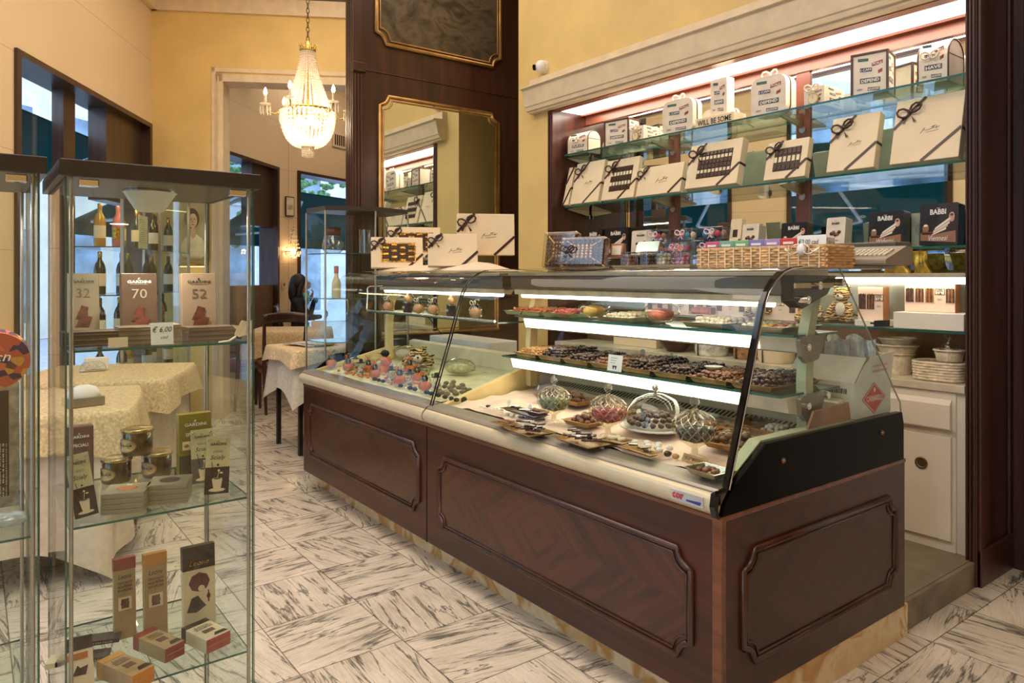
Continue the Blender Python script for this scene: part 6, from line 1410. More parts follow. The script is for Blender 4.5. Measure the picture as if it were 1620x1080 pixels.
def bars(label_fmt, px0, px1, pyb, z, n, m, w_=.085, d_=.085, th=.0095, rz=90, grp='flat chocolate bars', top=None):
    p = at_z((px0 + px1) / 2, pyb, z)
    words = ['bottom', 'second', 'third', 'fourth', 'fifth'];
    for i in range(n):
        wd = 'topmost' if i == n - 1 else words[i]
        t = thing('chocolate_bar', label_fmt % wd, 'bar', (p.x - d_ / 2, p.y, z + .0008 + i * (th + .0006)), R(rz + random.uniform(-2, 2)), grp)
        k = MB(); k.box(-w_ / 2, w_ / 2, -d_ / 2, d_ / 2, 0, th); k.build('wrapper', m, t, bevel=.001)
        if i == n - 1 and top:
            k = MB(); k.T = Matrix.Translation((0, 0, th)); top(k, w_, d_); k.T = None; k.build('label', top.mats, t)
        if i != n - 1 or not top:
            k = MB(); k.box(-w_ / 2, w_ / 2, -d_ / 2 - .0004, -d_ / 2, th * .4, th * .5); k.build('edge_line', taupe, t)
bars('%s dark flat bar stacked before the box numbered 32', 120, 172, 549, VS[0], 3, choc_brown, .115, .08, .011)
bars('%s brown flat bar stacked before the box numbered 70', 205, 238, 546, VS[0], 4, bar_m, .085, .08, .010)
bars('%s taupe flat bar behind the price card', 250, 282, 541, VS[0], 4, taupe, .06, .08, .010)
bars('%s dark flat bar stacked before the box numbered 52', 308, 364, 539, VS[0], 3, bar_m, .11, .08, .011)
t, w, h = vbox('price_card', 'handwritten white price card reading 6,00 euro on the upper showcase shelf', 'card', 239, 275, 511, 546, VS[0], .001, paper, lean=8, part='card_sheet')
k = MB(); put_text(k, '€ 6,00', (0, -.0006, h * .68), (1, 0, 0), (0, 0, 1), w=w * .86, h=h * .3, shear=.3); put_text(k, 'cad', (w * .1, -.0006, h * .34), (1, 0, 0), (0, 0, 1), w=w * .34, h=h * .14, shear=.4); k.build('handwriting', ink, t)
t = thing('torn_paper_tag', 'small torn cream paper tag with black tip at the right front of the upper shelf', 'tag', at_x(385, 520, VX - .03), R(95)); k = MB(); k.add([(-.022, 0, -.014), (-.01, 0, -.02), (.02, -.002, -.012), (.022, -.002, .022), (.012, 0, .018), (-.004, 0, .022), (-.012, 0, .008), (-.03, 0, .012), (-.018, 0, .0)], [(0, 1, 2, 3, 4, 5, 6, 7, 8)]); k.build('paper_piece', cream_card, t, solid=.0008); k = MB(); k.tube([(-.018, 0, -.018), (-.035, 0, -.028), (-.06, .0, -.03)], .0025, 6); k.build('twisted_stem', white_card, t)
t = thing('small_cream_card', 'small blank cream card tucked before the stacked bars under number 32', 'card', at_z(187, 549, VS[0] + .001), R(95)); k = MB(); k.box(-.02, .02, 0, .001, 0, .022); k.build('card_sheet', cream_card, t)

# second shelf: jars, bars, tags --------------------------------------
honey = mat('amber_preserve', (96, 66, 34), .2, vary=.4, scale=45, coat=.5); lidg = mat('gold_lid', (188, 158, 100), .25, .8, vary=.04)
JL = []
def honey_jar(label, px, pyb, wpx, z, zb=None):
    p = at_z(px, pyb, z); a, b = at_x(px - wpx / 2, pyb, p.x), at_x(px + wpx / 2, pyb, p.x)
    r = (Vector((b.x - a.x, b.y - a.y)).length) / 2 * .86; hh = r * 1.95
    loc3 = (p.x - r, p.y, z + .001) if zb is None else (zb[0], zb[1], z + .001)
    t = thing('preserve_jar', label, 'jar', loc3, R(30), 'oval-labelled preserve jars'); JL.append(loc3)
    k = MB(); k.lathe([(r * .88, 0), (r * .95, .003), (r * .95, hh * .74), (r * .9, hh * .78), (r * .9, hh * .80)], 28); k.build('jar_body', honey, t)
    k = MB(); k.lathe([(r * .97, 0), (r, .004), (r, hh * .76), (r * .95, hh * .82)], 28, cap=False); k.build('jar_glass', glass('jar_glass', (240, 236, 220), 1.6), t)
    k = MB(); k.lathe([(r * 1.02, hh * .80), (r * 1.06, hh * .82), (r * 1.06, hh * .90), (r * .99, hh * .93), (r * .9, hh * .915), (0, hh * .92)], 36); k.build('lid', lidg, t)
    k = MB(); n = 14
    P = [(math.cos(2 * PI * i / 28), math.sin(2 * PI * i / 28)) for i in range(28)]
    def cur(u, v, e): ang = u * .85 - PI / 2; return ((r + e) * math.cos(ang), (r + e) * math.sin(ang), hh * .38 + v * hh * .25)
    k.add([cur(0, 0, .0012)] + [cur(x, y, .0012) for x, y in P], [(0, 1 + i, 1 + (i + 1) % 28) for i in range(28)], 0); k.add([cur(x, y, .0014) for x, y in P] + [cur(x * .9, y * .86, .0016) for x, y in P], [(i, (i + 1) % 28, 28 + (i + 1) % 28, 28 + i) for i in range(28)], 1)
    k.tube([cur(x / 10 - .5, .12 * math.sin(x * 1.9) + (.3 if x == 1 else 0), .002) for x in range(0, 11)], .0008, 4, 2)
    k.build('oval_label', [mat('old_cream_label', (206, 176, 124), .5), mat('gilt_label_edge', (158, 106, 44), .4, .3), ink], t); return hh, r
honey_jar('preserve jar with oval label, lower left of the three', 188, 767, 57, VS[1]); hh, _r = honey_jar('preserve jar with oval label, lower right of the three', 253, 757, 55, VS[1])
p = at_z(220, 762, VS[1]); t_ = honey_jar('preserve jar with oval label balanced on top of the other two', 219, 712, 57, VS[1] + hh * .935, ((JL[0][0] + JL[1][0]) / 2, (JL[0][1] + JL[1][1]) / 2))
def lab_orange(k, w, d): k.ball((0, 0, .0), .02, 16, 4, 0, (1.2, .8, .02)); k.box(-.006, .006, .026, .03, 0, .0005, 1)
lab_orange.mats = [mat('orange_stamp', (206, 112, 60), .5), white_ink]
def lab_dark(k, w, d): k.cyl((0, 0, 0), (0, 0, .0006), .023, 24)
lab_dark.mats = [choc_brown]
greyg = mat('grey_taupe_wrap', (152, 138, 112), .4, vary=.04)
bars('%s grey bar of the stack with an orange stamp, left front', 172, 240, 812, VS[1], 4, greyg, .090, .085, .0115, 68, 'grey chocolate bars', lab_orange)
bars('%s grey bar of the stack with a dark oval, right front', 240, 310, 797, VS[1], 4, greyg, .090, .085, .0115, 70, 'grey chocolate bars', lab_dark)
t, w, h = vbox('chocolate_box', 'purple-brown chocolate box lettered SPECIALI standing at the left of the jars', 'box', 103, 149, 676, 772, VS[1], .035, mat('plum_card', (112, 78, 72), .4, vary=.04), lean=3, bevel=.004)
k = MB(); logo(k, w, h, h * .82); put_text(k, 'SPECIALI', (0, -.0006, h * .68), (1, 0, 0), (0, 0, 1), w=w * .6, h=h * .05, bold=.02); k.build('lettering', white_ink, t)
t, w, h = vbox('chocolate_box', 'olive-green chocolate box lettered SPECIALI standing at the right of the jars', 'box', 284, 336, 656, 764, VS[1], .035, mat('olive_card', (140, 124, 44), .4, vary=.06), lean=3, bevel=.002)
k = MB(); logo(k, w, h, h * .84); put_text(k, 'SPECIALI', (0, -.0006, h * .70), (1, 0, 0), (0, 0, 1), w=w * .6, h=h * .05, bold=.02); k.build('lettering', white_ink, t); k = MB(); k.box(-w * .4, -w * .15, -.001, 0, h * .48, h * .6); k.ball((-w * .28, -.001, h * .54), w * .08, 10, 6, 1, (1, .1, .7)); k.build('small_badge', [cream_card, gold_foil], t)
k = MB(); k.box(-w * .5, w * .5, -.0008, 0, 0, h * .4); k.build('dark_lower_half', mat('olive_dark', (84, 74, 50), .4), t)
def scialy(label, px0, px1, pyt, pyb, lowm, lean=10, roll=0):
    t, w, h = vbox('hang_tag_pouch', label, 'pouch', px0, px1, pyt, pyb, VS[1], .0012, mat('ivory_tag', (208, 196, 150), .5), lean=lean, grp='coffee-cup pouches', bevel=0, part='tag_card'); t.location.x -= .014; t.location.z += .003; t.rotation_euler[1] = R(roll)
    k = MB(); k.box(-w / 2, w / 2, -.0012, -.0002, 0, h * .46); k.build('lower_band', lowm, t)
    k = MB(); logo(k, w, h, h * .86, 0, .8); put_text(k, 'CHOCO', (0, -.0008, h * .73), (1, 0, 0), (0, 0, 1), w=w * .4, h=h * .035); put_text(k, 'Scialy', (0, -.0008, h * .62), (1, 0, 0), (0, 0, 1), w=w * .62, h=h * .10, shear=.3)
    k.build('lettering', ink, t)
    k = MB(); k.add([(-w * .22, -.0016, h * .26), (w * .22, -.0016, h * .26), (w * .15, -.0016, h * .07), (-w * .13, -.0016, h * .07)], [(0, 3, 2, 1)]); k.ball((0, -.0016, h * .07), w * .36, 18, 4, 0, (1, .003, .22)); k.ball((0, -.002, h * .26), w * .22, 14, 4, 0, (1, .003, .22)); k.ball((w * .05, -.002, h * .4), w * .05, 8, 4, 0, (1, .01, 1)); k.ball((w * .16, -.002, h * .36), w * .05, 8, 4, 0, (1.4, .01, .8))
    k.tube([(0, -.002, h * .28), (w * .06, -.002, h * .38)], .0006, 4, 0); k.tube([(-w * .14, -.003, h * .3), (-w * .25, -.003, h * .55)], .0008, 4, 1); k.ball((0, -.003, h * .265), w * .16, 12, 4, 1, (1, .003, .18)); k.ball((0, -.004, h * .5), w * .05, 8, 4, 1, (1, .02, 1)); k.build('cup_picture', [cream_card, choc_brown], t)
    k = MB()
    for x in (-1, 1): k.tube([(x * w * .38 + .003 * math.cos(a), -.001, h * .93 + .003 * math.sin(a)) for a in [PI * i / 5 for i in range(11)]], .0008, 5)
    k.build('eyelets', chrome, t)
    k = MB(); k.grid(lambda u, v: ((u - .5) * w * (.95 + .1 * v), .002 + .03 * math.sin(PI * v * .9 + .2) * (1 - v * .6), h * .9 * v), 6, 8); k.build('clear_pouch', cello, t); return t
scialy('coffee-cup pouch standing behind its twin at the right of the shelf', 306, 342, 684, 768, mat('grey_purple_band', (112, 96, 92), .4), 8)
scialy('coffee-cup pouch with dark brown lower band at the right front', 325, 364, 696, 786, choc_brown, 10, 5)
scialy('coffee-cup pouch with dark band leaning at the left front corner', 120, 158, 722, 822, choc_brown, 8, -8)

# third shelf: slim boxed bars -------------------------------------------
kraft = mat('kraft_card', (186, 152, 106), .55, vary=.03)
def leone(label, px0, px1, pyt, pyb, topm, dark=False):
    t, w, h = vbox('tall_chocolate_box', label, 'box', px0, px1, pyt, pyb, VS[2], .022, kraft if not dark else cream_card, grp='standing slim chocolate boxes', lean=5)
    k = MB(); k.box(-w / 2 - .0004, w / 2 + .0004, -.0008, .022, h * (.86 if not dark else .72), h + .0006); k.build('coloured_top', topm, t)
    k = MB(); put_text(k, 'Leone', (0, -.0016, h * (.78 if not dark else .8)), (1, 0, 0), (0, 0, 1), w=w * .6, h=h * .06, m=1 if dark else 0, shear=.3)
    if not dark:
        for i, s_ in enumerate(('CIOCCOLATO', 'ALLA PIETRA', 'ALLA NOCCIOLA')): put_text(k, s_, (0, -.0008, h * (.70 - .045 * i)), (1, 0, 0), (0, 0, 1), w=w * .66, h=h * .032, m=0, bold=.02)
    k.build('lettering', [ink, gold_foil], t)
    k = MB()
    if dark:
        k.ball((0, -.001, h * .56), w * .33, 22, 4, 0, (1, .004, .95)); k.ball((w * .06, -.0016, h * .48), w * .11, 14, 4, 1, (1, .01, 1)); k.add([(-w * .4, -.001, h * .22), (-w * .1, -.001, h * .2), (w * .2, -.001, h * .26), (w * .05, -.001, h * .34), (-w * .05, -.001, h * .4), (-w * .25, -.001, h * .38)], [(0, 1, 2, 3, 4, 5)], 2); k.ball((w * .28, -.001, h * .37), w * .06, 8, 4, 2, (1, .02, 1.6)); k.box(w * .26, w * .3, -.001, -.0005, h * .3, h * .44, 2)
    else:
        k.box(-w * .3, w * .3, -.0012, -.0004, h * .36, h * .52, 1); k.ball((0, -.0014, h * .44), w * .2, 10, 4, 3, (1, .01, 1.2)); k.box(-w * .17, -w * .07, -.0018, -.0008, h * .38, h * .5, 3); k.box(w * .07, w * .17, -.0018, -.0008, h * .38, h * .5, 3)
    k.build('printed_picture', [mat('maroon_print', (104, 48, 40), .5), cream_card, choc_brown, mat('sepia_print', (112, 72, 62), .5)], t)
leone('tall slim kraft box with red top, left of the standing trio on the bottom shelf', 181, 216, 888, 1012, mat('brick_red', (152, 62, 52), .45))
leone('tall slim kraft box with yellow top, middle of the standing trio', 229, 266, 880, 1008, mat('amber_top', (206, 142, 62), .45))
leone('tall white box with dark top and maroon disc, right of the standing trio', 291, 342, 868, 995, choc_brown, True)
def flat_stack(label, px, py, w_, l_, hh, rz, topm, frontm, m_end, n=1, name='flat_chocolate_box'):
    p = at_z(px, py, VS[2]); t = thing(name, label, 'box', (p.x - .034, p.y, VS[2] + .001), R(rz), 'lying slim chocolate boxes')
    k = MB(); k.box(-w_ / 2, w_ / 2, 0, l_, 0, hh); o_ = k.build('carton', [topm, m_end], t, bevel=.001); o_.data.polygons[2].material_index = 1
    k = MB(); k.box(-w_ / 2 - .0003, w_ / 2 + .0003, l_ * .82, l_ + .0003, hh * .0 + .0, hh + .0008); k.build('coloured_end', frontm, t)
    k = MB(); put_text(k, 'Leone', (0, l_ * .72, hh), (1, 0, 0), (0, 1, 0), w=w_ * .55, h=.009, shear=.3)
    for i, s_ in enumerate(('CIOCCOLATO', 'ALLA PIETRA')): put_text(k, s_, (0, l_ * (.64 - .07 * i), hh), (1, 0, 0), (0, 1, 0), w=w_ * .7, h=.006, bold=.02)
    k.add([(-w_ * .1, l_ * .07, hh + .0008), (w_ * .48, l_ * .07, hh + .0008), (w_ * .42, l_ * .2, hh + .0008), (w_ * .04, l_ * .2, hh + .0008)], [(0, 1, 2, 3)]); k.box(-w_ * .22, w_ * .22, l_ * .32, l_ * .48, hh, hh + .0006, 1)
    k.box(-w_ * .45, w_ * .45, -.0006, 0, hh * .48, hh * .52, 2)
    k.build('lettering', [choc_brown, mat('sepia_print', (112, 72, 62), .5), mat('faint_line', (206, 150, 110), .5)], t); return t
amber = MATS['amber_top']; brick = MATS['brick_red']; coral = mat('coral_card', (196, 92, 78), .45, vary=.05)
flat_stack('lying kraft box with yellow end, left of the three lying boxes', 232, 1098, .054, .13, .037, 115, kraft, amber, amber)
flat_stack('lying kraft box with red end, middle of the three lying boxes', 282, 1052, .052, .13, .034, 112, kraft, brick, brick)
flat_stack('lying white box with dark top band and coral stripes, right of the three', 352, 1036, .066, .11, .034, 108, cream_card, choc_brown, coral)
for i, (px, py, rz, lb) in enumerate(((130, 1062, 70, 'dark slim bar with pale ends lying across the left back, lower one'), (150, 1040, 72, 'dark slim bar with pale ends lying across the left back, upper one'))):
    p = at_z(px, py, VS[2]); t = thing('slim_chocolate_bar', lb, 'bar', (p.x - .06, p.y, VS[2] + .001 + .012 * i), R(rz), 'slim dark bars'); k = MB(); k.box(-.065, .065, -.022, .022, 0, .011); k.build('wrapper', choc_brown, t, bevel=.001); k = MB(); k.box(-.066, -.045, -.0225, .0225, -.0002, .0112); k.build('pale_end', cream_card, t); k = MB(); put_text(k, 'CUORE DI MIRTILLO', (.01, -.0222, .0055), (1, 0, 0), (0, 0, 1), w=.08, h=.004); k.build('lettering', cream_card, t)
t, w, h = vbox('chocolate_box', 'white and orange chocolate box with dark top at the lower left front', 'box', 107, 150, 1020, 1100, VS[2], .02, cream_card, lean=25)
k = MB(); k.box(-w / 2, w / 2, -.0008, 0, h * .75, h); k.build('dark_top', choc_brown, t); k = MB(); k.box(-w / 2, w * .3, -.0012, 0, h * .58, h * .7); k.build('orange_label', pump, t); k = MB(); k.add([(-w * .3, -.001, h * .3), (w * .2, -.001, h * .28), (w * .3, -.001, h * .45), (w * .0, -.001, h * .42), (-w * .1, -.001, h * .48)], [(0, 1, 2, 3, 4)]); k.build('dark_picture', choc_brown, t)

# in the left showcase ------------------------------------------------------
def leaf_mat():
    m, nt, out = nodes_of('autumn_leaf_print')
    b = N(nt, 'ShaderNodeBsdfPrincipled', Roughness=.4); tc = N(nt, 'ShaderNodeTexCoord'); v = N(nt, 'ShaderNodeTexVoronoi', Scale=52.0); L(nt, tc.outputs['Object'], v.inputs['Vector'])
    sp = N(nt, 'ShaderNodeSeparateColor'); L(nt, v.outputs['Color'], sp.inputs[0])
    r_ = nt.nodes.new('ShaderNodeValToRGB'); r_.color_ramp.interpolation = 'CONSTANT'; cs = [(0, (208, 96, 62)), (.3, (222, 160, 60)), (.5, (120, 64, 44)), (.65, (226, 120, 74)), (.82, (78, 48, 82))]
    while len(r_.color_ramp.elements) < 5: r_.color_ramp.elements.new(.5)
    for e, (p_, c_) in zip(r_.color_ramp.elements, cs): e.position = p_; e.color = lin(c_)
    L(nt, sp.outputs[0], r_.inputs[0]); L(nt, r_.outputs[0], b.inputs['Base Color']); L(nt, b.outputs[0], out.inputs[0]); return m
p = at_x(12, 567, VX - .10); t = thing('leaf_pattern_box', 'round box lid printed with orange and purple autumn leaves in the left showcase', 'box', (p.x, p.y - .025, p.z), (0, 0, R(90)))
k = MB(); k.T = Matrix.Rotation(R(-72), 4, 'X'); k.cyl((0, 0, -.012), (0, 0, .012), .066, 40); k.T = None; k.build('round_lid', leaf_mat(), t, bevel=.003)
k = MB(); put_text(k, 'Riech', (-.005, -.0135, .005), (1, 0, 0), (0, .3, 1), w=.07, h=.02, shear=.3, off=.004); k.build('white_script', white_ink, t)
k = MB(); k.tube([(0, .02, -.06), (0, .04, -(p.z - VS[1] - .008))], .006, 8); k.build('prop', grey_metal, t)
t, w, h = vbox('foil_chocolate_pack', 'silver-edged brown chocolate pack standing in the left showcase', 'pack', -40, 31, 607, 806, VS[1], .012, mat('silver_pack', (168, 160, 146), .3, .7, vary=.1, bump=.3, scale=50), lean=4)
k = MB(); k.box(-w * .45, w * .26, -.0012, 0, h * .09, h * .93); k.build('brown_print', choc_brown, t, bevel=.001); k = MB()
for i, s_ in enumerate(('Corso Genova 1 20123 Milano', '02 86460853', 'info@pasticceria.it')): put_text(k, s_, (w * (.06 + .07 * i), -.0016, h * .3), (0, 0, 1), (-1, 0, 0), w=h * .42, h=w * .035)
k.build('lettering', cream_card, t)
t = thing('wrapped_sweet_packet', 'small grey wrapped packet on the left showcase shelf below the brown pack', 'packet', at_z(10, 835, VS[1] + .001), R(85)); k = MB(); k.ball((0, .0, .018), 1, 12, 6, 0, (.04, .03, .016), jit=.1); k.build('film', silver_foil, t)
# ------------------------------------------------------------------ tea room on the left, street outside
def cwv(X, Y, z=0.0): v = cw(X, Y); return Vector((v.x, v.y, z))
FROT = math.atan2((FW[3] - FW[2]).y, (FW[3] - FW[2]).x)      # direction of the facade, away from the camera
def fac(Y0, out=0.0):
    """point on the facade line at camera depth Y0, moved out (towards the street)"""
    X = -3.10 - .126 * (Y0 - 4.47); return cwv(X - out * .992, Y0 - out * .125)
# dark timber inside the window openings
def facbox(k, Ya, Yb, z0, z1, o0_, o1_):
    p = [fac(Ya, o0_), fac(Yb, o0_), fac(Yb, o1_), fac(Ya, o1_)]; k.prism([(v.x, v.y) for v in p], z0, z1, 'z')
k = MB(); facbox(k, 5.92, 6.70, 1.98, WT - .04, .06, .20); struct(k.build('trim_9', M_frame))
k = MB(); facbox(k, 5.30, 5.48, .32, WT - .04, .10, .18); struct(k.build('trim_9', M_frame))
def segp(i, t, out=0.0):
    a, b = FW[i], FW[i + 1]; d = (b - a).normalized(); n = Vector((-d.y, d.x, 0)); p = lerp(a, b, t)
    if n.dot(cwv(1, 0)) > 0: n = -n
    return p + n * out
k = MB(); p = [segp(4, .55, .06), segp(4, .98, .06), segp(4, .98, .2), segp(4, .55, .2)]; k.prism([(v.x, v.y) for v in p], 1.98, WT - .04, 'z'); struct(k.build('trim_9', M_frame))
k = MB(); p = [segp(4, .02, .05), segp(4, .98, .05), segp(4, .98, .09), segp(4, .02, .09)]; k.prism([(v.x, v.y) for v in p], .4, 1.24, 'z'); struct(k.build('trim_9', mat('brown_screen', (112, 86, 62), .5, vary=.04)))
# awnings
def canvas():
    m, nt, out = nodes_of('teal_awning_canvas'); d = N(nt, 'ShaderNodeBsdfDiffuse', Color=lin((26, 92, 96))); tr = N(nt, 'ShaderNodeBsdfTranslucent', Color=lin((30, 112, 116))); mx = N(nt, 'ShaderNodeMixShader', Fac=.45)
    no = N(nt, 'ShaderNodeTexNoise', Scale=2.0); L(nt, ramp(nt, no.outputs[0], [(.3, (22, 80, 86)), (.7, (32, 102, 104))]), d.inputs[0])
    L(nt, d.outputs[0], mx.inputs[1]); L(nt, tr.outputs[0], mx.inputs[2]); L(nt, mx.outputs[0], out.inputs[0]); return m
M_can = canvas(); pale_arm = mat('pale_awning_arm', (196, 204, 214), .4, .3)
AWL = ['teal awning over the near shop windows with pale folding arms', 'teal awning outside the window behind the showcases', 'teal awning outside the tea room windows', 'teal awning outside the far window beside the pillar']
def awning(i, a, b, lab, z0=2.52, z1=1.98):
    d = (b - a).normalized(); n = Vector((-d.y, d.x, 0)); 
    if n.dot(cwv(1, 0)) > 0: n = -n
    c = a + n * .30; t = thing('awning', lab, 'awning', (c.x, c.y, 0), 0, 'teal street awnings'); w = b - a
    k = MB(); L_ = 1.35
    P = [Vector((0, 0, z0)), w + Vector((0, 0, z0)), w + n * L_ + Vector((0, 0, z1)), n * L_ + Vector((0, 0, z1))]
    k.add([tuple(p) for p in P] + [tuple(p + Vector((0, 0, .02))) for p in P], [(0, 1, 2, 3), (7, 6, 5, 4), (0, 4, 5, 1), (2, 6, 7, 3), (1, 5, 6, 2), (3, 7, 4, 0)]); k.build('canvas', M_can, t)
    k = MB(); q = [p - Vector((0, 0, .16)) for p in (P[3], P[2])]; k.add([tuple(P[3]), tuple(P[2]), tuple(q[1]), tuple(q[0])], [(0, 1, 2, 3)]); k.build('valance', M_can, t, solid=.004)
    for f in (.12, .88):
        k = MB(); s0 = w * f; e = w * (f + (.14 if f < .5 else -.14)) + n * (L_ * .5) + Vector((0, 0, 2.05)); k.tube([s0 + Vector((0, 0, z0 - .12)), e, w * f + n * (L_ - .05) + Vector((0, 0, z1 + .0))], .022, 8); k.build('folding_arm', pale_arm, t)
awning(0, lerp(FW[1], FW[2], .02), lerp(FW[1], FW[2], .9), AWL[0], 2.95, 1.95); awning(1, FW[2], lerp(FW[2], FW[3], .95), AWL[1]); awning(2, lerp(FW[4], FW[5], -.2), FW[5], AWL[2]); awning(3, FW[6], lerp(FW[6], FW[8], .9), AWL[3])
# houses across the street
def house(label, a, b, hh, col, seed):
    d = (b - a).normalized(); n = Vector((-d.y, d.x, 0)); rz = math.atan2(d.y, d.x); w = (b - a).length
    if (Matrix.Rotation(rz, 3, 'Z') @ Vector((0, -1, 0))).dot(-a.normalized()) < 0: a, b = b, a; d = -d; rz = math.atan2(d.y, d.x)
    t = thing('street_building', label, 'building', (a.x, a.y, -.05), rz, 'buildings across the street'); m = mat('plaster_%d' % seed, col, .8, vary=.04, scale=2)
    k = MB(); k.box(0, w, 0, .6, 0, hh); k.build('facade_wall', m, t)
    nx = max(2, int(w / 1.7)); wm = mat('blue_shop_glass', (92, 122, 150), .15, vary=.25, scale=2, spec=.8); fm = mat('pale_window_frame', (214, 218, 224), .5)
    for r_ in range(2):
        for i in range(nx):
            x = w * (i + .5) / nx; z0, z1 = ((.3, 2.5) if r_ == 0 else (3.4, 5.2)); k = MB(); k.box(x - .55, x + .55, -.05, 0, z0, z1); f = k.build('window', fm, t); k = MB(); k.box(x - .47, x + .47, -.07, -.05, z0 + .08, z1 - .08); k.build('pane', wm, f)
p = [cwv(-10, -2), cwv(-11.5, 5), cwv(-12, 11), cwv(-10, 18), cwv(-4, 24)]
house('pale plaster building across the street from the near windows', p[0], p[1], 7, (222, 226, 232), 1); house('pale grey building across the street behind the awnings', p[1], p[2], 6, (190, 198, 210), 2)
house('cream building across the street beyond the tea room windows', p[2], p[3], 7, (214, 208, 196), 3); house('pale building at the far end of the street', p[3], p[4], 6, (200, 206, 216), 4)
t = thing('street_tree', 'green leafy tree across the street above the small glass tower', 'tree', cwv(-5.4, 17)); k = MB(); k.tube([(0, 0, 0), (.1, 0, 2.2), (0, .1, 3.4)], .14, 8); k.build('trunk', M_frame, t); k = MB()
for i in range(260):
    c = Vector((random.gauss(0, .9), random.gauss(0, .9), 3.9 + random.gauss(0, .6))); k.ball(c, random.uniform(.10, .2), 5, 3, 0, (1, .6, .5))
k.build('foliage', mat('green_leaves', (84, 128, 84), .7, vary=.3), t)

# tables ------------------------------------------------------------------
leg_m = mat('dark_metal_leg', (60, 56, 52), .4, .6)
def cloth(name, label, cen, half, z, drop, rz, m, folds=5, amp=.03, skew=0.0, round_=.0, grp=None, sq=8):
    """square cloth lying on the table and hanging in folds; corners hang lower"""
    k = MB(); n = 96; rings = []
    def perim(t_, r_):
        a = 2 * PI * t_ + skew; c, s = math.cos(a), math.sin(a); f = 1 / max(abs(c), abs(s)); f = f * (1 - round_) + round_ * 1.12
        return c * f * r_, s * f * r_, max(0, (f - 1) / .414)
    vs = [(0, 0, z)]
    steps = [.55, .97, 1.0]
    for r_ in steps:
        for i in range(n):
            x, y, _ = perim(i / n, half * r_); vs.append((x, y, z - (.004 if r_ == 1.0 else 0)))
    ns = 8
    for j in range(1, ns + 1):
        for i in range(n):
            x, y, co = perim(i / n, half * (1 + .012)); hang = drop * (1 + .42 * co) ; v = j / ns
            wv = amp * v * math.sin(2 * PI * i / n * folds + 1.7 * math.sin(2 * PI * i / n * 3)); ln = math.hypot(x, y); f = 1 + (wv + .05 * v * (.4 + co * .6)) / ln
            vs.append((x * f, y * f, z - .006 - hang * v))
    fs = [(0, 1 + i, 1 + (i + 1) % n) for i in range(n)]; R_ = len(steps) + ns
    for j in range(R_ - 1):
        for i in range(n): fs.append((1 + j * n + i, 1 + j * n + (i + 1) % n, 1 + (j + 1) * n + (i + 1) % n, 1 + (j + 1) * n + i))
    fs = [tuple(reversed(f)) for f in fs]
    k.add(vs, fs, 0, True); nt_ = n + 2 * n; k.sm = [i >= n * 3 for i in range(len(fs))]; o = k.build(name, m); o.location = (cen.x, cen.y, 0); o.rotation_euler = (0, 0, rz); return tag(o, label, 'tablecloth', grp)
def table(label, cen, half, h, rz):
    t = thing('cafe_table', label, 'table', (cen.x, cen.y, 0), rz, 'cafe tables'); half = half * .84; k = MB(); k.box(-half, half, -half, half, h - .03, h); k.build('tabletop', mahog_h, t, bevel=.004)
    for sx in (-1, 1):
        for sy in (-1, 1): k = MB(); q = half - .02; k.box(sx * q - .016, sx * q + .016, sy * q - .016, sy * q + .016, 0, h - .03); k.build('leg', leg_m, t, bevel=.002)
lk = FROT
T1, T2, T3, T4 = cwv(-2.52, 4.48), cwv(-2.25, 3.42), Vector((-5.52, 2.22, 0)), cwv(-2.56, 8.28)
white_u = mat('ivory_undercloth', (226, 208, 186), .8, vary=.03, bump=.1, scale=30)
for (lab, c, hf, h, rz, d1, d2, nm) in (('dining table under cloths behind the showcases, by the wine cabinet', T1, .38, .745, lk, .56, .14, 'farther'), ('dining table under cloths directly behind the showcases, nearer one', T2, .36, .745, lk + .2, .56, .16, 'nearer')):
    table(lab, c, hf, h, rz); cloth('tablecloth', 'long ivory undercloth on the %s table behind the showcases' % nm, c, hf + .012, h + .004, d1, rz, white_u, 9, .035, round_=.35, grp='ivory undercloths'); cloth('table_overlay', 'golden damask overlay on the %s table behind the showcases' % nm, c, hf + .055, h + .010, d2, rz + .1, gold_cloth, 5, .02, round_=.15, grp='golden overlays')
table('small square table with dark metal legs beside the counter end', T3, .31, .79, 0)
cloth('tablecloth', 'white undercloth hanging in a point from the small table by the counter', T3, .285, .795, .30, 0, white_cloth, 4, .02, grp='white undercloths')
cloth('table_overlay', 'golden patterned overlay on the small table by the counter', T3, .315, .801, .09, .0, gold_cloth, 3, .015, grp='golden overlays')
for i, off in enumerate((Vector((-.02, -.08, .806)), Vector((-.0, -.05, .814)))):
    t = thing('newspaper', ('folded newspaper at the bottom on the small table', 'folded newspaper on top on the small table')[i], 'newspaper', (T3.x + off.x, T3.y + off.y, off.z), R(15 + 14 * i), 'newspapers'); k = MB(); k.grid(lambda u, v: ((u - .5) * .34, (v - .5) * .24, .004 + .01 * math.sin(PI * u) * (1 - v)), 10, 6); k.build('folded_sheets', mat('newsprint', (196, 190, 182), .7, vary=.12, scale=50), t, solid=.007)
table('far tea room table with golden cloth by the window', T4, .40, .74, lk); cloth('tablecloth', 'golden cloth over the far table in the tea room', T4, .42, .745, .24, lk, gold_cloth, 6, .02, grp='golden overlays')
t = thing('menu_card', 'small white menu card standing on the far table', 'card', (T4.x + .2, T4.y + .25, .75), R(60)); k = MB(); k.box(-.07, .07, 0, .02, 0, .09); k.build('card_sheet', paper, t)
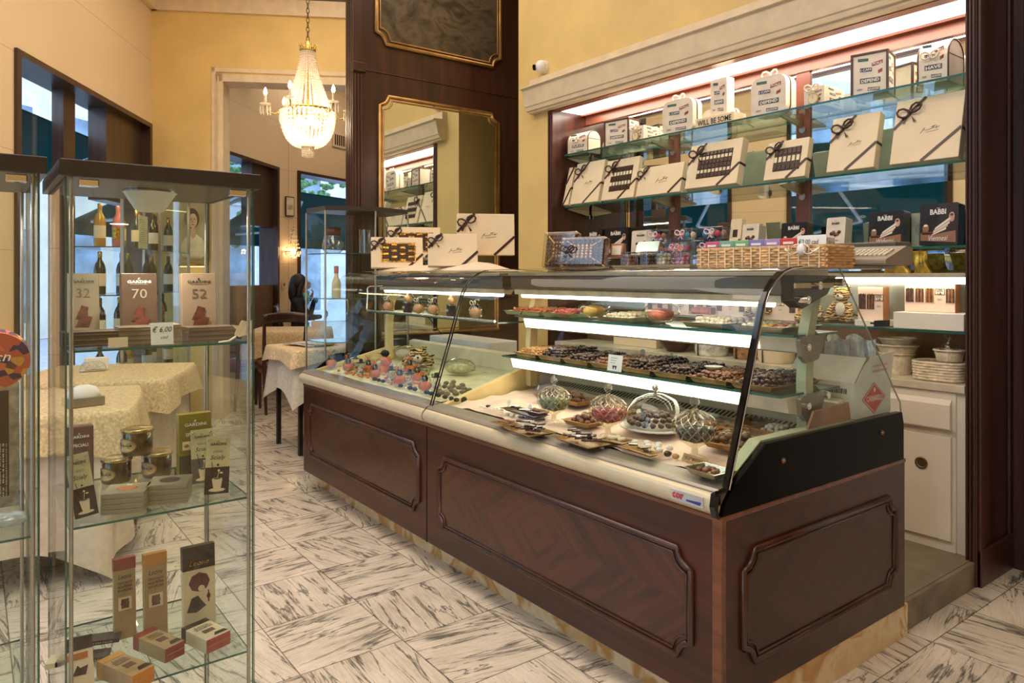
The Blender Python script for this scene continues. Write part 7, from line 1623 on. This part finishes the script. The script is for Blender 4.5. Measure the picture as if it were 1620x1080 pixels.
# napkin holders
def napkins(label, c, z, rz, kind):
    t = thing('napkin_holder', label, 'napkin holder', (c.x, c.y, z), rz, 'napkin holders')
    if kind == 0:
        k = MB()
        for y in (-.025, .025):
            k.tube([(.07 * math.cos(a), y, .01 + .06 * math.sin(a)) for a in [PI * i / 12 for i in range(13)]], .002, 6); 
            for j in range(1, 6): a = PI * j / 6; k.tube([(0, y, .01), (.068 * math.cos(a), y, .01 + .058 * math.sin(a))], .0014, 5)
            k.tube([(.04 * math.cos(a), y, .01 + .034 * math.sin(a)) for a in [PI * i / 10 for i in range(11)]], .0014, 5)
        k.box(-.07, .07, -.025, .025, .003, .008); k.build('wire_frame', chrome, t); k = MB(); k.box(-.045, .085, -.018, .018, .009, .085); k.build('napkins', paper, t, bevel=.006)
    else:
        k = MB(); k.box(-.075, .075, -.05, .05, 0, .04); k.build('metal_tray', grey_metal, t, bevel=.002); k = MB(); k.ball((0, 0, .05), 1, 14, 8, 0, (.07, .045, .045), jit=.05); k.build('napkins', paper, t)
q = at_z(147, 586, .76); napkins('wire fan napkin holder with white napkins on the farther table', q, .757, lk - PI / 2 + .5, 0)
q = at_z(132, 640, .76); napkins('steel tray of folded napkins on the nearer table', q, .757, lk - PI / 2 + .7, 1)
# chairs ------------------------------------------------------------------
dk_wood = wood('dark_chair_wood', (42, 22, 15), (74, 40, 27), .35, axis=2)
red_seat = mat('red_chair_seat', (112, 30, 32), .7, vary=.06)
def chair(label, loc_, rz, src=None, dark=False):
    t = thing('dining_chair', label, 'chair', loc_, rz, 'dark wooden dining chairs')
    k = MB(); k.box(-.20, .20, -.19, .20, .43, .475); k.build('seat', red_seat, t, bevel=.015)
    k = MB(); k.box(-.205, .205, -.195, .205, .385, .43); k.build('seat_frame', dk_wood, t, bevel=.004)
    for sx in (-1, 1):
        k = MB(); k.tube([(sx * .18, -.17, 0), (sx * .185, -.175, .40)], .018, 8, rs=[.014, .021]); k.build('leg', dk_wood, t)
        k = MB(); k.tube([(sx * .18, .235, 0), (sx * .19, .19, .43), (sx * .195, .21, .72), (sx * .20, .27, .97)], .018, 8, rs=[.014, .021, .018, .016]); k.build('leg', dk_wood, t)
    k = MB(); n = 12; k.grid(lambda u, v: ((u - .5) * .42, .262 + .018 * v - .03 * math.cos(PI * (u - .5)), .88 + .10 * v + .02 * math.sin(PI * u)), n, 3); k.build('top_rail', dk_wood, t, solid=.02)
    k = MB(); k.box(-.185, .185, .215, .23, .66, .69); k.box(-.185, .185, .20, .215, .58, .60); k.tube([(.045 * math.cos(a), .212, .63 + .035 * math.sin(a)) for a in [2 * PI * i / 16 for i in range(17)]], .006, 6); k.build('back_splat', dk_wood, t)
    return t
c1 = chair('dark wooden dining chair nearest the small table, back towards the shop', (0, 0, 0), 0); q = cwv(-2.34, 7.28); c1.location = (q.x, q.y, 0); c1.rotation_euler = (0, 0, lk - PI / 2 + PI + .35)
for X, Y, a, lb in ((-1.76, 7.72, .9, 'dark wooden dining chair just behind and right of the nearest one'), (-2.90, 7.42, -.3, 'dark wooden dining chair farther left by the brown window screen')):
    q = cwv(X, Y); copy_tree(c1, (q.x, q.y, 0), lk - PI / 2 + PI + a, lb)
for X, Y, a, lb in ((-2.92, 4.0, 2.9, 'dark wooden chair between the two clothed tables'), (-1.98, 5.3, .2, 'dark wooden chair beyond the farther clothed table')):
    pass
# seated woman ------------------------------------------------------------
def skin_body(name, V, E, Rr, m, parent, sub=2):
    me = bpy.data.meshes.new(name); me.from_pydata(V, E, []); me.materials.append(m); o = bpy.data.objects.new(name, me); COL.objects.link(o); o.parent = parent
    md = o.modifiers.new('skin', 'SKIN'); 
    if not me.skin_vertices: 
        bpy.context.view_layer.objects.active = o
    sv = me.skin_vertices[0].data if me.skin_vertices else None
    for i, r_ in enumerate(Rr): sv[i].radius = (r_, r_) if isinstance(r_, float) else r_
    sv[0].use_root = True; md.use_smooth_shade = True; s_ = o.modifiers.new('sub', 'SUBSURF'); s_.levels = sub; s_.render_levels = sub; return o
skin = mat('skin', (196, 146, 116), .55, vary=.03); black_top = mat('black_jumper', (26, 24, 28), .85, vary=.1); hair_m = mat('dark_hair', (34, 22, 18), .5, vary=.2, scale=60, stretch=(1, 1, .1))
q = cwv(-2.74, 9.2); wp = thing('person', 'woman with long dark hair in black top sitting at far window table, chin on hand', 'person', (q.x, q.y, .04), math.atan2(cw(1, .25).y, cw(1, .25).x) + PI / 2)
V = [(0, .02, .575), (0, .0, .70), (0, -.01, .86), (0, .0, 1.00), (0, -.01, 1.07), (0, -.03, 1.12),
     (-.10, .0, .555), (-.12, -.38, .555), (-.12, -.40, .08), (-.12, -.50, .04), (.10, .0, .555), (.12, -.38, .555), (.12, -.40, .08), (.12, -.50, .04),
     (-.16, .0, .98), (-.21, -.06, .78), (-.12, -.30, .80), (.16, .0, .98), (.20, -.14, .78), (.08, -.20, 1.02)]
Ed = [(0, 1), (1, 2), (2, 3), (3, 4), (4, 5), (0, 6), (6, 7), (7, 8), (8, 9), (0, 10), (10, 11), (11, 12), (12, 13), (3, 14), (14, 15), (15, 16), (3, 17), (17, 18), (18, 19)]
Rr = [(.15, .11), (.13, .10), (.15, .11), (.12, .08), .05, .045, .09, .07, .045, .04, .09, .07, .045, .04, .055, .042, .032, .055, .042, .030]
skin_body('body', V, Ed, Rr, black_top, wp)
k = MB(); k.ball((0, -.045, 1.20), .082, 18, 14, 0, (.9, 1.08, 1.3)); k.ball((0, -.135, 1.19), .014, 8, 6, 0, (.8, 1.2, 1.3)); k.ball((0, -.125, 1.155), .016, 8, 5, 1, (1.3, .5, .4))
for x in (-1, 1): k.ball((x * .03, -.122, 1.215), .009, 8, 6, 2); k.ball((x * .074, -.04, 1.195), .016, 8, 6, 0, (.4, .8, 1.2))
k.tube([(0, -.01, 1.05), (0, -.03, 1.14)], .045, 10); k.build('head', [skin, mat('lips', (150, 80, 72), .5), black_gloss], wp)
k = MB(); k.ball((0, -.005, 1.235), .102, 20, 12, 0, (1.0, 1.05, 1.1), jit=.03)
k.ball((0, .055, 1.12), .1, 16, 12, 0, (.95, .65, 1.7), jit=.05)
for x in (-1, 1): k.tube([(x * .07, -.06, 1.25), (x * .095, -.03, 1.15), (x * .09, .0, 1.0), (x * .08, .02, .93)], .03, 8, 0, True, [.03, .035, .03, .012])
k.build('hair', hair_m, wp)
for hx, hy, hz, s_ in ((.07, -.17, 1.06, 1), (-.09, -.34, .795, -1)):
    k = MB(); k.ball((hx, hy, hz), .034, 10, 8, 0, (.9, .5, 1.15))
    for j in range(4): k.tube([(hx - .02 + .013 * j, hy - .005, hz + .02), (hx - .022 + .013 * j, hy - .012, hz + .055 + .004 * (j in (1, 2))), (hx - .02 + .012 * j, hy + .008, hz + .075 + .006 * (j in (1, 2)))], .0085, 6, 0, True, [.0085, .008, .006])
    k.tube([(hx + .025 * s_, hy, hz - .01), (hx + .045 * s_, hy - .01, hz + .02), (hx + .04 * s_, hy - .012, hz + .04)], .009, 6); k.build('hand', skin, wp)
copy_tree(c1, (wp.location.x, wp.location.y, 0), wp.rotation_euler.z, 'dark wooden dining chair under the seated woman')
# wine cabinet ------------------------------------------------------------
WA = fac(4.95, -.03); d = (FW[3] - FW[2]).normalized(); wl = 1.48
t = thing('wine_cabinet', 'glass-fronted wine cabinet on a wooden base in the corner behind the showcases', 'cabinet', (WA.x, WA.y, 0), FROT)   # local x along facade, room on one side
sy = 1 if (Matrix.Rotation(FROT, 3, 'Z') @ Vector((0, 1, 0))).dot(cwv(1, 0)) > 0 else -1
def wb(k, x0, x1, y0, y1, z0, z1, m=0): a_, b_ = sorted((y0 * sy, y1 * sy)); k.box(x0, x1, a_, b_, z0, z1, m)
k = MB(); wb(k, 0, wl, 0, .42, 0, .56); k.build('wooden_base', wood('walnut_base', (70, 40, 24), (112, 70, 42), .35, axis=2), t, bevel=.006)
k = MB(); wb(k, -.01, wl + .01, 0, .43, 2.02, 2.08); k.build('top_board', dark_metal, t, bevel=.003)
for x, y in ((.01, .40), (wl - .03, .40), (wl - .03, .02), (wl * .5, .40)): k = MB(); wb(k, x, x + .02, y, y + .02, .56, 2.02); k.build('frame_post', steel, t)
for z in (.89, 1.22, 1.56): k = MB(); wb(k, .01, wl - .01, .03, .40, z - .008, z); k.m = [0, 0, 1, 1, 1, 1]; k.build('glass_shelf', [gl_shelf, gl_edge], t)
k = MB(); wb(k, .02, wl - .02, .415, .42, .56, 2.02); k.build('front_glass', gl, t); k = MB(); wb(k, wl - .006, wl, .03, .41, .56, 2.02); k.build('side_glass', gl, t)
bmat = [mat('green_bottle', (34, 46, 30), .12, vary=.1, spec=.8), mat('dark_bottle', (24, 20, 18), .12, vary=.1, spec=.8), mat('pink_bottle', (196, 112, 104), .2, vary=.08), mat('golden_bottle', (196, 150, 70), .25, .3)]
def bottle_proto(m, lab, cap): 
    t_ = thing('wine_bottle', 'x', 'bottle'); k = MB(); k.lathe([(.036, 0), (.038, .01), (.038, .18), (.030, .215), (.014, .245), (.013, .30)], 16); k.build('glass_body', m, t_)
    k = MB(); k.lathe([(.0142, .262), (.0148, .302), (.012, .306), (0, .306)], 12); k.build('foil_cap', cap, t_); k = MB(); k.lathe([(.0386, .06), (.0386, .15)], 16, cap=False); k.build('paper_label', lab, t_); return t_
protos = [bottle_proto(bmat[0], cream_card, gold_foil), bottle_proto(bmat[1], white_card, black_matte), bottle_proto(bmat[2], gold_foil, bmat[2]), bottle_proto(bmat[3], cream_card, bmat[3])]
MW = Matrix.Translation(WA) @ Matrix.Rotation(FROT, 4, 'Z'); used = set()
def put_bottle(u, v, z, kind, lab):
    q = MW @ Vector((u, v * sy, z)); 
    if kind not in used: used.add(kind); o = protos[kind]; o.location = q; o['label'] = lab
    else: o = copy_tree(protos[kind], q, 0, lab)
    o['group'] = 'wine bottles in the cabinet'
cols_ = ['green', 'dark', 'pink sparkling', 'golden-capped']
rows_ = [(1.561, [3, 2, 3, 0, 0, 1, 1, 0], 'top'), (1.221, [0, 1, 0, 1, 0, 1], 'middle'), (.891, [1, 0, 1, 1, 0, 2, 1], 'lower'), (.562, [1, 0, 3, 1, 1, 0], 'bottom')]
for z, ks, rn in rows_:
    for i, kk in enumerate(ks): put_bottle(.12 + (wl - .24) * i / (len(ks) - 1), .22 + .05 * (i % 2), z, kk, '%s wine bottle, %s along the %s shelf of the wine cabinet' % (cols_[kk], ['first', 'second', 'third', 'fourth', 'fifth', 'sixth', 'seventh', 'eighth'][i], rn))
t = thing('wine_list', 'cream wine list card standing on the top shelf of the wine cabinet', 'card', MW @ Vector((.62, .33 * sy, 1.561)), FROT + (PI if sy > 0 else 0) ); k = MB(); k.box(-.09, .09, 0, .003, 0, .26); k.build('card_sheet', mat('cream_list', (226, 220, 176), .5), t); k = MB(); [k.box(-.07, .07 - .02 * (i % 3), -.001, 0, .05 + i * .016, .054 + i * .016) for i in range(12)]; k.build('printed_lines', mat('grey_print', (150, 146, 120), .6), t)
q = MW @ Vector((wl * .35, .2 * sy, 2.0)); area('cabinet_lamp', q, .9, .1, 5, (255, 226, 180)) if 'area' in globals() else None
# portrait poster -----------------------------------------------------------
pp = alongY(307); a_, b_ = alongY(283), alongY(330); w = (b_ - a_).length
t = thing('portrait_poster', 'framed old portrait of a dark-haired woman in a cream blouse on the yellow wall', 'picture', (pp.x - NN.x * .03, pp.y - NN.y * .03, 1.515), math.atan2(yd.y, yd.x)); h = .56
if (Matrix.Rotation(math.atan2(yd.y, yd.x), 3, 'Z') @ Vector((0, -1, 0))).dot(-NN) < 0: t.rotation_euler[2] += PI
k = MB(); k.box(-w / 2, w / 2, 0, .015, 0, h); k.build('print', mat('sepia_backing', (176, 156, 112), .5, vary=.12, scale=4), t)
k = MB(); y = -.002
k.ball((0, y, h * .16), 1, 20, 8, 0, (w * .42, .003, h * .26)); k.v = [(a, b, max(c, .001)) for a, b, c in k.v]; k.ball((0, y - .002, h * .44), 1, 10, 6, 1, (w * .09, .003, h * .1)); k.ball((-.01, y - .003, h * .68), 1, 18, 10, 2, (w * .25, .003, h * .17)); k.ball((0, y - .005, h * .64), 1, 18, 10, 1, (w * .15, .003, h * .125))
for x in (-1, 1): k.ball((x * w * .06, y - .009, h * .66), 1, 8, 4, 2, (w * .03, .001, h * .008)); k.box(x * w * .06 - w * .035, x * w * .06 + w * .035, y - .0095, y - .009, h * .685, h * .69, 2)
k.ball((0, y - .009, h * .575), 1, 8, 4, 3, (w * .045, .001, h * .009)); k.ball((0, y - .009, h * .62), 1, 6, 4, 3, (w * .012, .001, h * .02))
k.build('printed_portrait', [mat('portrait_blouse', (224, 206, 160), .5, vary=.05), mat('portrait_skin', (206, 168, 128), .5), mat('portrait_hair', (64, 46, 32), .5), mat('portrait_mouth', (156, 92, 74), .5)], t)
k = MB()
for x0, x1, z0, z1 in ((-w / 2 - .012, -w / 2, -.012, h + .012), (w / 2, w / 2 + .012, -.012, h + .012), (-w / 2, w / 2, h, h + .012), (-w / 2, w / 2, -.012, 0)): k.box(x0, x1, -.008, .018, z0, z1)
k.build('frame', gold, t, bevel=.002)
t2 = thing('brass_picture_lamp', 'brass shelf lamp fixed under the portrait, lighting the yellow wall', 'lamp', (pp.x - NN.x * .05, pp.y - NN.y * .05, 1.46), t.rotation_euler[2]); k = MB(); k.cyl((-w * .45, 0, 0), (w * .45, 0, 0), .018, 14); k.cyl((0, 0, 0), (0, .05, 0), .012, 10); k.build('lamp_body', mat('brass', (206, 176, 96), .25, .9), t2); k = MB(); k.box(-w * .4, w * .4, -.01, .01, -.021, -.017); k.build('lit_slot', emis('warm_slot', (255, 214, 150), 6), t2)
# sconce, notice, switch, vent on the far wall panels -----------------------
def onseg(i, px, z, out=-.024):
    a, b = FW[i], FW[8 if i == 6 else i + 1]; r = ray(px); dd = b - a; det = -r[0] * dd.y + r[1] * dd.x; Y = (-a.x * dd.y + a.y * dd.x) / det; p = Vector((r[0] * Y, r[1] * Y, z)); n = Vector((-dd.y, dd.x, 0)).normalized()
    if n.dot(cwv(1, 0)) < 0: n = -n
    rz = math.atan2(n.y, n.x) + PI / 2; return p + n * (-out), rz
def zz_(i, px, py): p, _ = onseg(i, px, 0); Y = (-p.x * CA + p.y * SA); return H - (py - 437) * Y / FPX
bead = None
def crystal_mat():
    m, nt, out = nodes_of('crystal_beads'); tr = N(nt, 'ShaderNodeBsdfTranslucent', Color=lin((255, 244, 226))); gs = N(nt, 'ShaderNodeBsdfGlossy', Roughness=.06); tp = N(nt, 'ShaderNodeBsdfTransparent', Color=(1, 1, 1, 1)); df = N(nt, 'ShaderNodeBsdfDiffuse', Color=lin((246, 236, 218)))
    m1 = N(nt, 'ShaderNodeMixShader', Fac=.3); m2 = N(nt, 'ShaderNodeMixShader', Fac=.3); m3 = N(nt, 'ShaderNodeMixShader', Fac=.35); L(nt, tr.outputs[0], m1.inputs[1]); L(nt, df.outputs[0], m1.inputs[2]); L(nt, m1.outputs[0], m2.inputs[1]); L(nt, gs.outputs[0], m2.inputs[2]); L(nt, m2.outputs[0], m3.inputs[1]); L(nt, tp.outputs[0], m3.inputs[2]); L(nt, m3.outputs[0], out.inputs[0]); return m
M_bead = crystal_mat(); bulb_m = emis('candle_bulb', (255, 222, 170), 60); brass_ = MATS['brass']
p_, rz_ = onseg(5, 457, zz_(5, 457, 398), -.09); t = thing('wall_sconce', 'crystal bead wall sconce with warm light on the far cream panel', 'lamp', p_, rz_)
k = MB()
for j in range(14):
    a = PI * 2 * j / 14
    for i in range(7): v = i / 6; rr = .035 + .085 * v ** 1.6; k.ball((rr * math.cos(a), rr * math.sin(a) * .6, .30 - .30 * v), .011, 5, 4)
    for i in range(5): v = i / 4; rr = .12 * math.cos(v * PI / 2); k.ball((rr * math.cos(a), rr * math.sin(a) * .6, -.01 - .09 * v), .013, 5, 4)
k.build('beaded_shade', M_bead, t); k = MB(); k.tube([(.12 * math.cos(a), .072 * math.sin(a), 0) for a in [2 * PI * i / 20 for i in range(21)]], .005, 6); k.tube([(0, .06, .1), (0, .0, .33)], .006, 6); k.build('brass_ring', brass_, t); k = MB(); k.ball((0, 0, .0), .035, 10, 8); k.build('bulb', emis('sconce_bulb', (255, 220, 170), 40), t)
p_, rz_ = onseg(5, 457, zz_(5, 457, 342)); hh = zz_(5, 457, 311) - p_.z; t = thing('framed_notice', 'small framed notice above the crystal wall sconce', 'picture', p_, rz_); k = MB(); k.box(-.07, .07, 0, .012, 0, hh); k.build('frame', black_matte, t); k = MB(); k.box(-.06, .06, -.002, 0, .012, hh - .012); k.build('sheet', mat('cream_sheet', (226, 210, 176), .5), t); k = MB(); put_text(k, 'LOCALE\nSTORICO', (0, -.003, hh * .45), (1, 0, 0), (0, 0, 1), w=.09, h=.06); k.build('lettering', ink, t)
p_, rz_ = onseg(5, 447, zz_(5, 447, 456)); t = thing('light_switch', 'small brass light switch on the far cream panel beside the seated woman', 'switch', p_, rz_); k = MB(); k.box(-.03, .03, -.006, .005, 0, .10); k.build('switch_plate', cream_trim, t, bevel=.002); k = MB(); k.box(-.012, .012, -.012, -.006, .03, .07); k.build('rocker', brass_, t)
p_, rz_ = onseg(6, 537, zz_(6, 537, 234)); hh = zz_(6, 537, 211) - p_.z; t = thing('air_vent', 'cream slatted air vent high on the far wall beside the pillar', 'vent', p_, rz_); k = MB(); k.box(-.16, .16, 0, .02, 0, hh); k.build('vent_frame', cream_trim, t); k = MB(); [k.box(-.13 + i * .045, -.105 + i * .045, -.004, 0, .03, hh - .03) for i in range(6)]; k.build('dark_slats', M_frame, t)
t = thing('potted_plant', 'leafy potted plant seen through the far window', 'plant', cwv(-3.6, 12)); k = MB(); k.lathe([(.16, 0), (.22, .4), (.2, .4), (0, .35)], 16); k.build('pot', tin_brown, t); k = MB(); [k.ball((random.gauss(0, .2), random.gauss(0, .2), .8 + random.gauss(0, .2)), .06, 5, 3, 0, (1, .5, 1)) for _ in range(60)]; k.build('foliage', MATS['green_leaves'], t)

# chandelier -----------------------------------------------------------------
CY = 5.8; cc = at_d(487, 240, CY); S_ = CY / FPX
def cz(py): return H - (py - 437) * S_
t = thing('crystal_chandelier', 'lit crystal bead chandelier with candle arms hanging before the far room', 'chandelier', (cc.x, cc.y, 0))
k = MB(); z = cz(66); i = 0
while z < CEIL - .09:
    pts = [(.012 * math.cos(a) * (1 if i % 2 else 0), .012 * math.cos(a) * (0 if i % 2 else 1), z + .022 + .024 * math.sin(a)) for a in [2 * PI * j / 10 for j in range(11)]]; k.tube(pts, .0035, 5); z += .038; i += 1
k.build('chain', mat('antique_brass', (110, 84, 48), .35, .8), t); k = MB(); k.lathe([(.0, 0), (.05, .01), (.02, .05)], 16, (0, 0, CEIL - .052)); k.build('ceiling_rose', MATS['antique_brass'], t)
k = MB(); zt, zr, zb = cz(80), cz(176), cz(231)
k.lathe([(.045, zt - .01), (.055, zt), (.062, zt + .03), (.045, zt + .02), (.02, zt + .05), (.008, zt + .08)], 24); k.tube([(.058 * math.cos(a), .058 * math.sin(a), zt) for a in [2 * PI * j / 24 for j in range(25)]], .007, 6)
for j in range(10): a = 2 * PI * j / 10; k.tube([(.058 * math.cos(a), .058 * math.sin(a), zt), (.066 * math.cos(a), .066 * math.sin(a), zt + .045)], .006, 5, rs=[.008, .002])
k.tube([(.205 * math.cos(a), .205 * math.sin(a), zr) for a in [2 * PI * j / 40 for j in range(41)]], .012, 8); k.tube([(.045 * math.cos(a), .045 * math.sin(a), zb) for a in [2 * PI * j / 24 for j in range(25)]], .008, 6); k.tube([(0, 0, zb), (0, 0, zt)], .008, 8); k.build('gilt_rings', brass_, t)
k = MB(); ns = 26
for j in range(ns):
    a = 2 * PI * j / ns; nb = 24
    for i in range(nb): v = i / (nb - 1); rr = .052 + .135 * v ** 1.5; k.ball((rr * math.cos(a), rr * math.sin(a), zt - (zt - zr - .01) * v), .0098, 5, 4, 0, (1, 1, 1.25))
k.build('upper_bead_strands', M_bead, t)
k = MB(); ns = 36
for j in range(ns):
    a = 2 * PI * j / ns; nb = 14
    for i in range(nb): v = i / (nb - 1); rr = .045 + .165 * math.cos(v * PI / 2) ** .8; k.ball((rr * math.cos(a), rr * math.sin(a), zr - .015 - (zr - zb - .015) * math.sin(v * PI / 2)), .0125, 5, 4, 0, (1, 1, 1.2))
k.build('bead_bowl', M_bead, t)
k = MB()
for j in range(18):
    a = 2 * PI * j / 18
    for i in range(5): k.ball((.044 * math.cos(a), .044 * math.sin(a), zb - .012 - i * .0165), .0075, 5, 4, 0, (1, 1, 1.2))
k.build('tassel_beads', M_bead, t)
k = MB()
for j in range(4): a = PI / 2 * j; k.ball((.07 * math.cos(a), .07 * math.sin(a), zr - .09), .026, 10, 8, 0, (1, 1, 1.3))
k.build('inner_bulbs', emis('inner_bulb', (255, 226, 180), 70), t)
lp_ = bpy.data.lights.new('chandelier_light', 'POINT'); lp_.energy = 26; lp_.color = lin((255, 228, 190))[:3]; lp_.shadow_soft_size = .05; lo_ = bpy.data.objects.new('chandelier_light', lp_); COL.objects.link(lo_); lo_.location = (cc.x, cc.y, zr - .09)
for j in range(6):
    a = R(15 + 60 * j) ; ca, sa_ = math.cos(a), math.sin(a); ra = .325
    k = MB(); k.tube([(.2 * ca, .2 * sa_, zr), (.25 * ca, .25 * sa_, zr - .045), (.30 * ca, .30 * sa_, zr - .03), (ra * ca, ra * sa_, zr + .02)], .007, 6); arm = k.build('candle_arm', brass_, t)
    k = MB(); k.lathe([(.012, 0), (.042, .008), (.045, .014), (.0, .01)], 16, (ra * ca, ra * sa_, zr + .02)); 
    for q_ in range(8): b = 2 * PI * q_ / 8; k.ball((ra * ca + .04 * math.cos(b), ra * sa_ + .04 * math.sin(b), zr - .02), .009, 5, 4, 0, (.8, .8, 4.0))
    k.build('crystal_pan', M_bead, arm)
    k = MB(); k.cyl((ra * ca, ra * sa_, zr + .03), (ra * ca, ra * sa_, zr + .10), .010, 10); k.build('candle_sleeve', cream_trim, arm); k = MB(); k.lathe([(.006, 0), (.015, .018), (.010, .042), (0, .062)], 12, (ra * ca, ra * sa_, zr + .10)); k.build('flame_bulb', bulb_m, arm)

# small glass tower behind the counter end -----------------------------------
poly = [(-4.955, 1.90), (-4.66, 1.92), (-4.53, 2.23), (-4.60, 2.52), (-4.955, 2.52)]
t = thing('glass_tower', 'small five-sided glass showcase with jugs standing between counter end and pillar', 'showcase', (-4.98, 1.90, 0)); lp = [(x + 4.98, y - 1.90) for x, y in poly]
k = MB(); k.prism(lp, 1.80, 1.83, 'z'); k.build('top_board', dark_metal, t, bevel=.002); k = MB(); k.prism(lp, 0, .12, 'z'); k.build('base_board', dark_metal, t, bevel=.002)
for i in range(5):
    a_, b_ = Vector(lp[i]), Vector(lp[(i + 1) % 5]); k = MB(); k.quad((a_.x, a_.y, .12), (b_.x, b_.y, .12), (b_.x, b_.y, 1.80), (a_.x, a_.y, 1.80)); k.build('glass_pane', gl, t); k = MB(); k.cyl((a_.x, a_.y, .12), (a_.x, a_.y, 1.80), .007, 8); k.build('corner_rod', steel, t)
for z in (1.51, 1.20, .9, .5): 
    k = MB(); c = Vector((.2, .3)); pl = [((p[0] - c.x) * .97 + c.x, (p[1] - c.y) * .97 + c.y) for p in lp]; k.prism(pl, z - .006, z, 'z', m=1, mcap=0); k.build('glass_shelf', [gl_shelf, gl_edge], t)
jug_gl = glass('jug_glass', (236, 240, 240), 3.4, .03)
q = Vector((-4.80, 2.035, 0)); t = thing('glass_jug', 'round glass jug with brown lid on the top shelf of the small glass tower', 'jug', (q.x, q.y, 1.5115), R(120)); t.scale = (.86, .86, .95); k = MB(); k.lathe([(.05, 0), (.085, .03), (.09, .07), (.06, .115), (.055, .13)], 28, cap=False); k.build('jug_body', jug_gl, t); k = MB(); k.tube([(-.06, 0, .12), (-.12, 0, .115), (-.125, 0, .05), (-.085, 0, .03)], .007, 8); k.build('handle', jug_gl, t); k = MB(); k.lathe([(.056, .13), (.062, .135), (.062, .19), (0, .192)], 20); k.build('lid', tin_brown, t)
q = Vector((-4.70, 2.25, 0)); t = thing('glass_pitcher', 'tall ribbed glass pitcher beside the lidded jug in the small tower', 'jug', (q.x, q.y, 1.511), R(-20)); k = MB(); k.lathe([(.055, 0), (.055, .06), (.06, .17)], 36, cap=False, flute=.03, fn=14); k.build('pitcher_body', jug_gl, t); k = MB(); k.tube([(.06, 0, .15), (.10, 0, .15), (.105, 0, .07), (.058, 0, .05)], .007, 8); k.build('handle', jug_gl, t)
q = at_d(532, 470, 5.0); t = thing('syrup_bottle', 'slim bottle with pink cap and cream label on the second shelf of the tower', 'bottle', (q.x, q.y, 1.201)); k = MB(); k.lathe([(.03, 0), (.032, .1), (.014, .15), (.013, .19)], 16); k.build('glass_body', cream_card, t); k = MB(); k.lathe([(.015, .17), (.016, .22), (0, .222)], 12); k.build('cap', bmat[2], t)
t = thing('ribbon_ornament', 'white ribbon loops hanging inside the small glass tower', 'ornament', (q.x + .03, q.y + .05, 1.185)); k = MB(); k.grid(lambda u, v: (.10 * u + .015 * v, .02 * math.sin(5 * u), -.20 * u + .03 * math.sin(8 * u) + .02 * v), 20, 2); k.build('ribbon_strip', white_cloth, t, solid=.001); t.scale = (.6,) * 3
# ------------------------------------------------------------------ light, sky, camera
w = bpy.data.worlds.new('sky'); SC.world = w; w.use_nodes = True
nt = w.node_tree; bg = nt.nodes['Background']
tc = nt.nodes.new('ShaderNodeTexCoord'); no = nt.nodes.new('ShaderNodeTexNoise'); no.inputs['Scale'].default_value = 2.5; no.inputs['Detail'].default_value = 4
nt.links.new(tc.outputs['Generated'], no.inputs['Vector'])
nt.links.new(ramp(nt, no.outputs[0], [(.35, (150, 185, 235)), (.65, (225, 236, 255))]), bg.inputs[0]); bg.inputs[1].default_value = 4.2
area('ceiling_fill_shop', (-2.2, .6, CEIL - .02), 3.5, 1.6, 82, (255, 240, 222))  # unseen ceiling fill, added for even light in the shop
area('ceiling_fill_front', (.6, .2, CEIL - .02), 2.5, 2.0, 34, (255, 240, 222))  # fill added out of view, lifts the counter end and carton
p = cw(-1.2, 5.2); area('ceiling_fill_tables', (p.x, p.y, CEIL - .02), 2.4, 2.4, 46, (255, 238, 216))  # unseen fill added over the tables
p = cw(-1.4, 9.0); area('ceiling_fill_far', (p.x, p.y, CEIL - .02), 2.4, 2.4, 52, (255, 238, 216))  # unseen fill added above the far room
area('soffit_lamp', (-2.7, UY + .17, 2.59), 2.7, .16, 13, (255, 232, 208))
cam = bpy.data.cameras.new('camera'); co = bpy.data.objects.new('camera', cam); COL.objects.link(co)
co.location = (0, 0, H); co.rotation_euler = (PI / 2, 0, PI / 2 - _a)
cam.sensor_width = 36; cam.lens = FPX / 1620 * 36; cam.shift_y = -(540 - 437) / 1620; cam.clip_start = .05; cam.clip_end = 200
SC.camera = co
vs = SC.view_settings; vs.view_transform = 'Standard'; vs.look = 'None'; vs.gamma = 1; vs.use_curve_mapping = False; vs.exposure = 0.2
SC.cycles.transparent_max_bounces = 40; SC.cycles.max_bounces = 12; SC.cycles.glossy_bounces = 6; SC.cycles.diffuse_bounces = 4; SC.cycles.sample_clamp_indirect = 6
SC.cycles.use_denoising = True
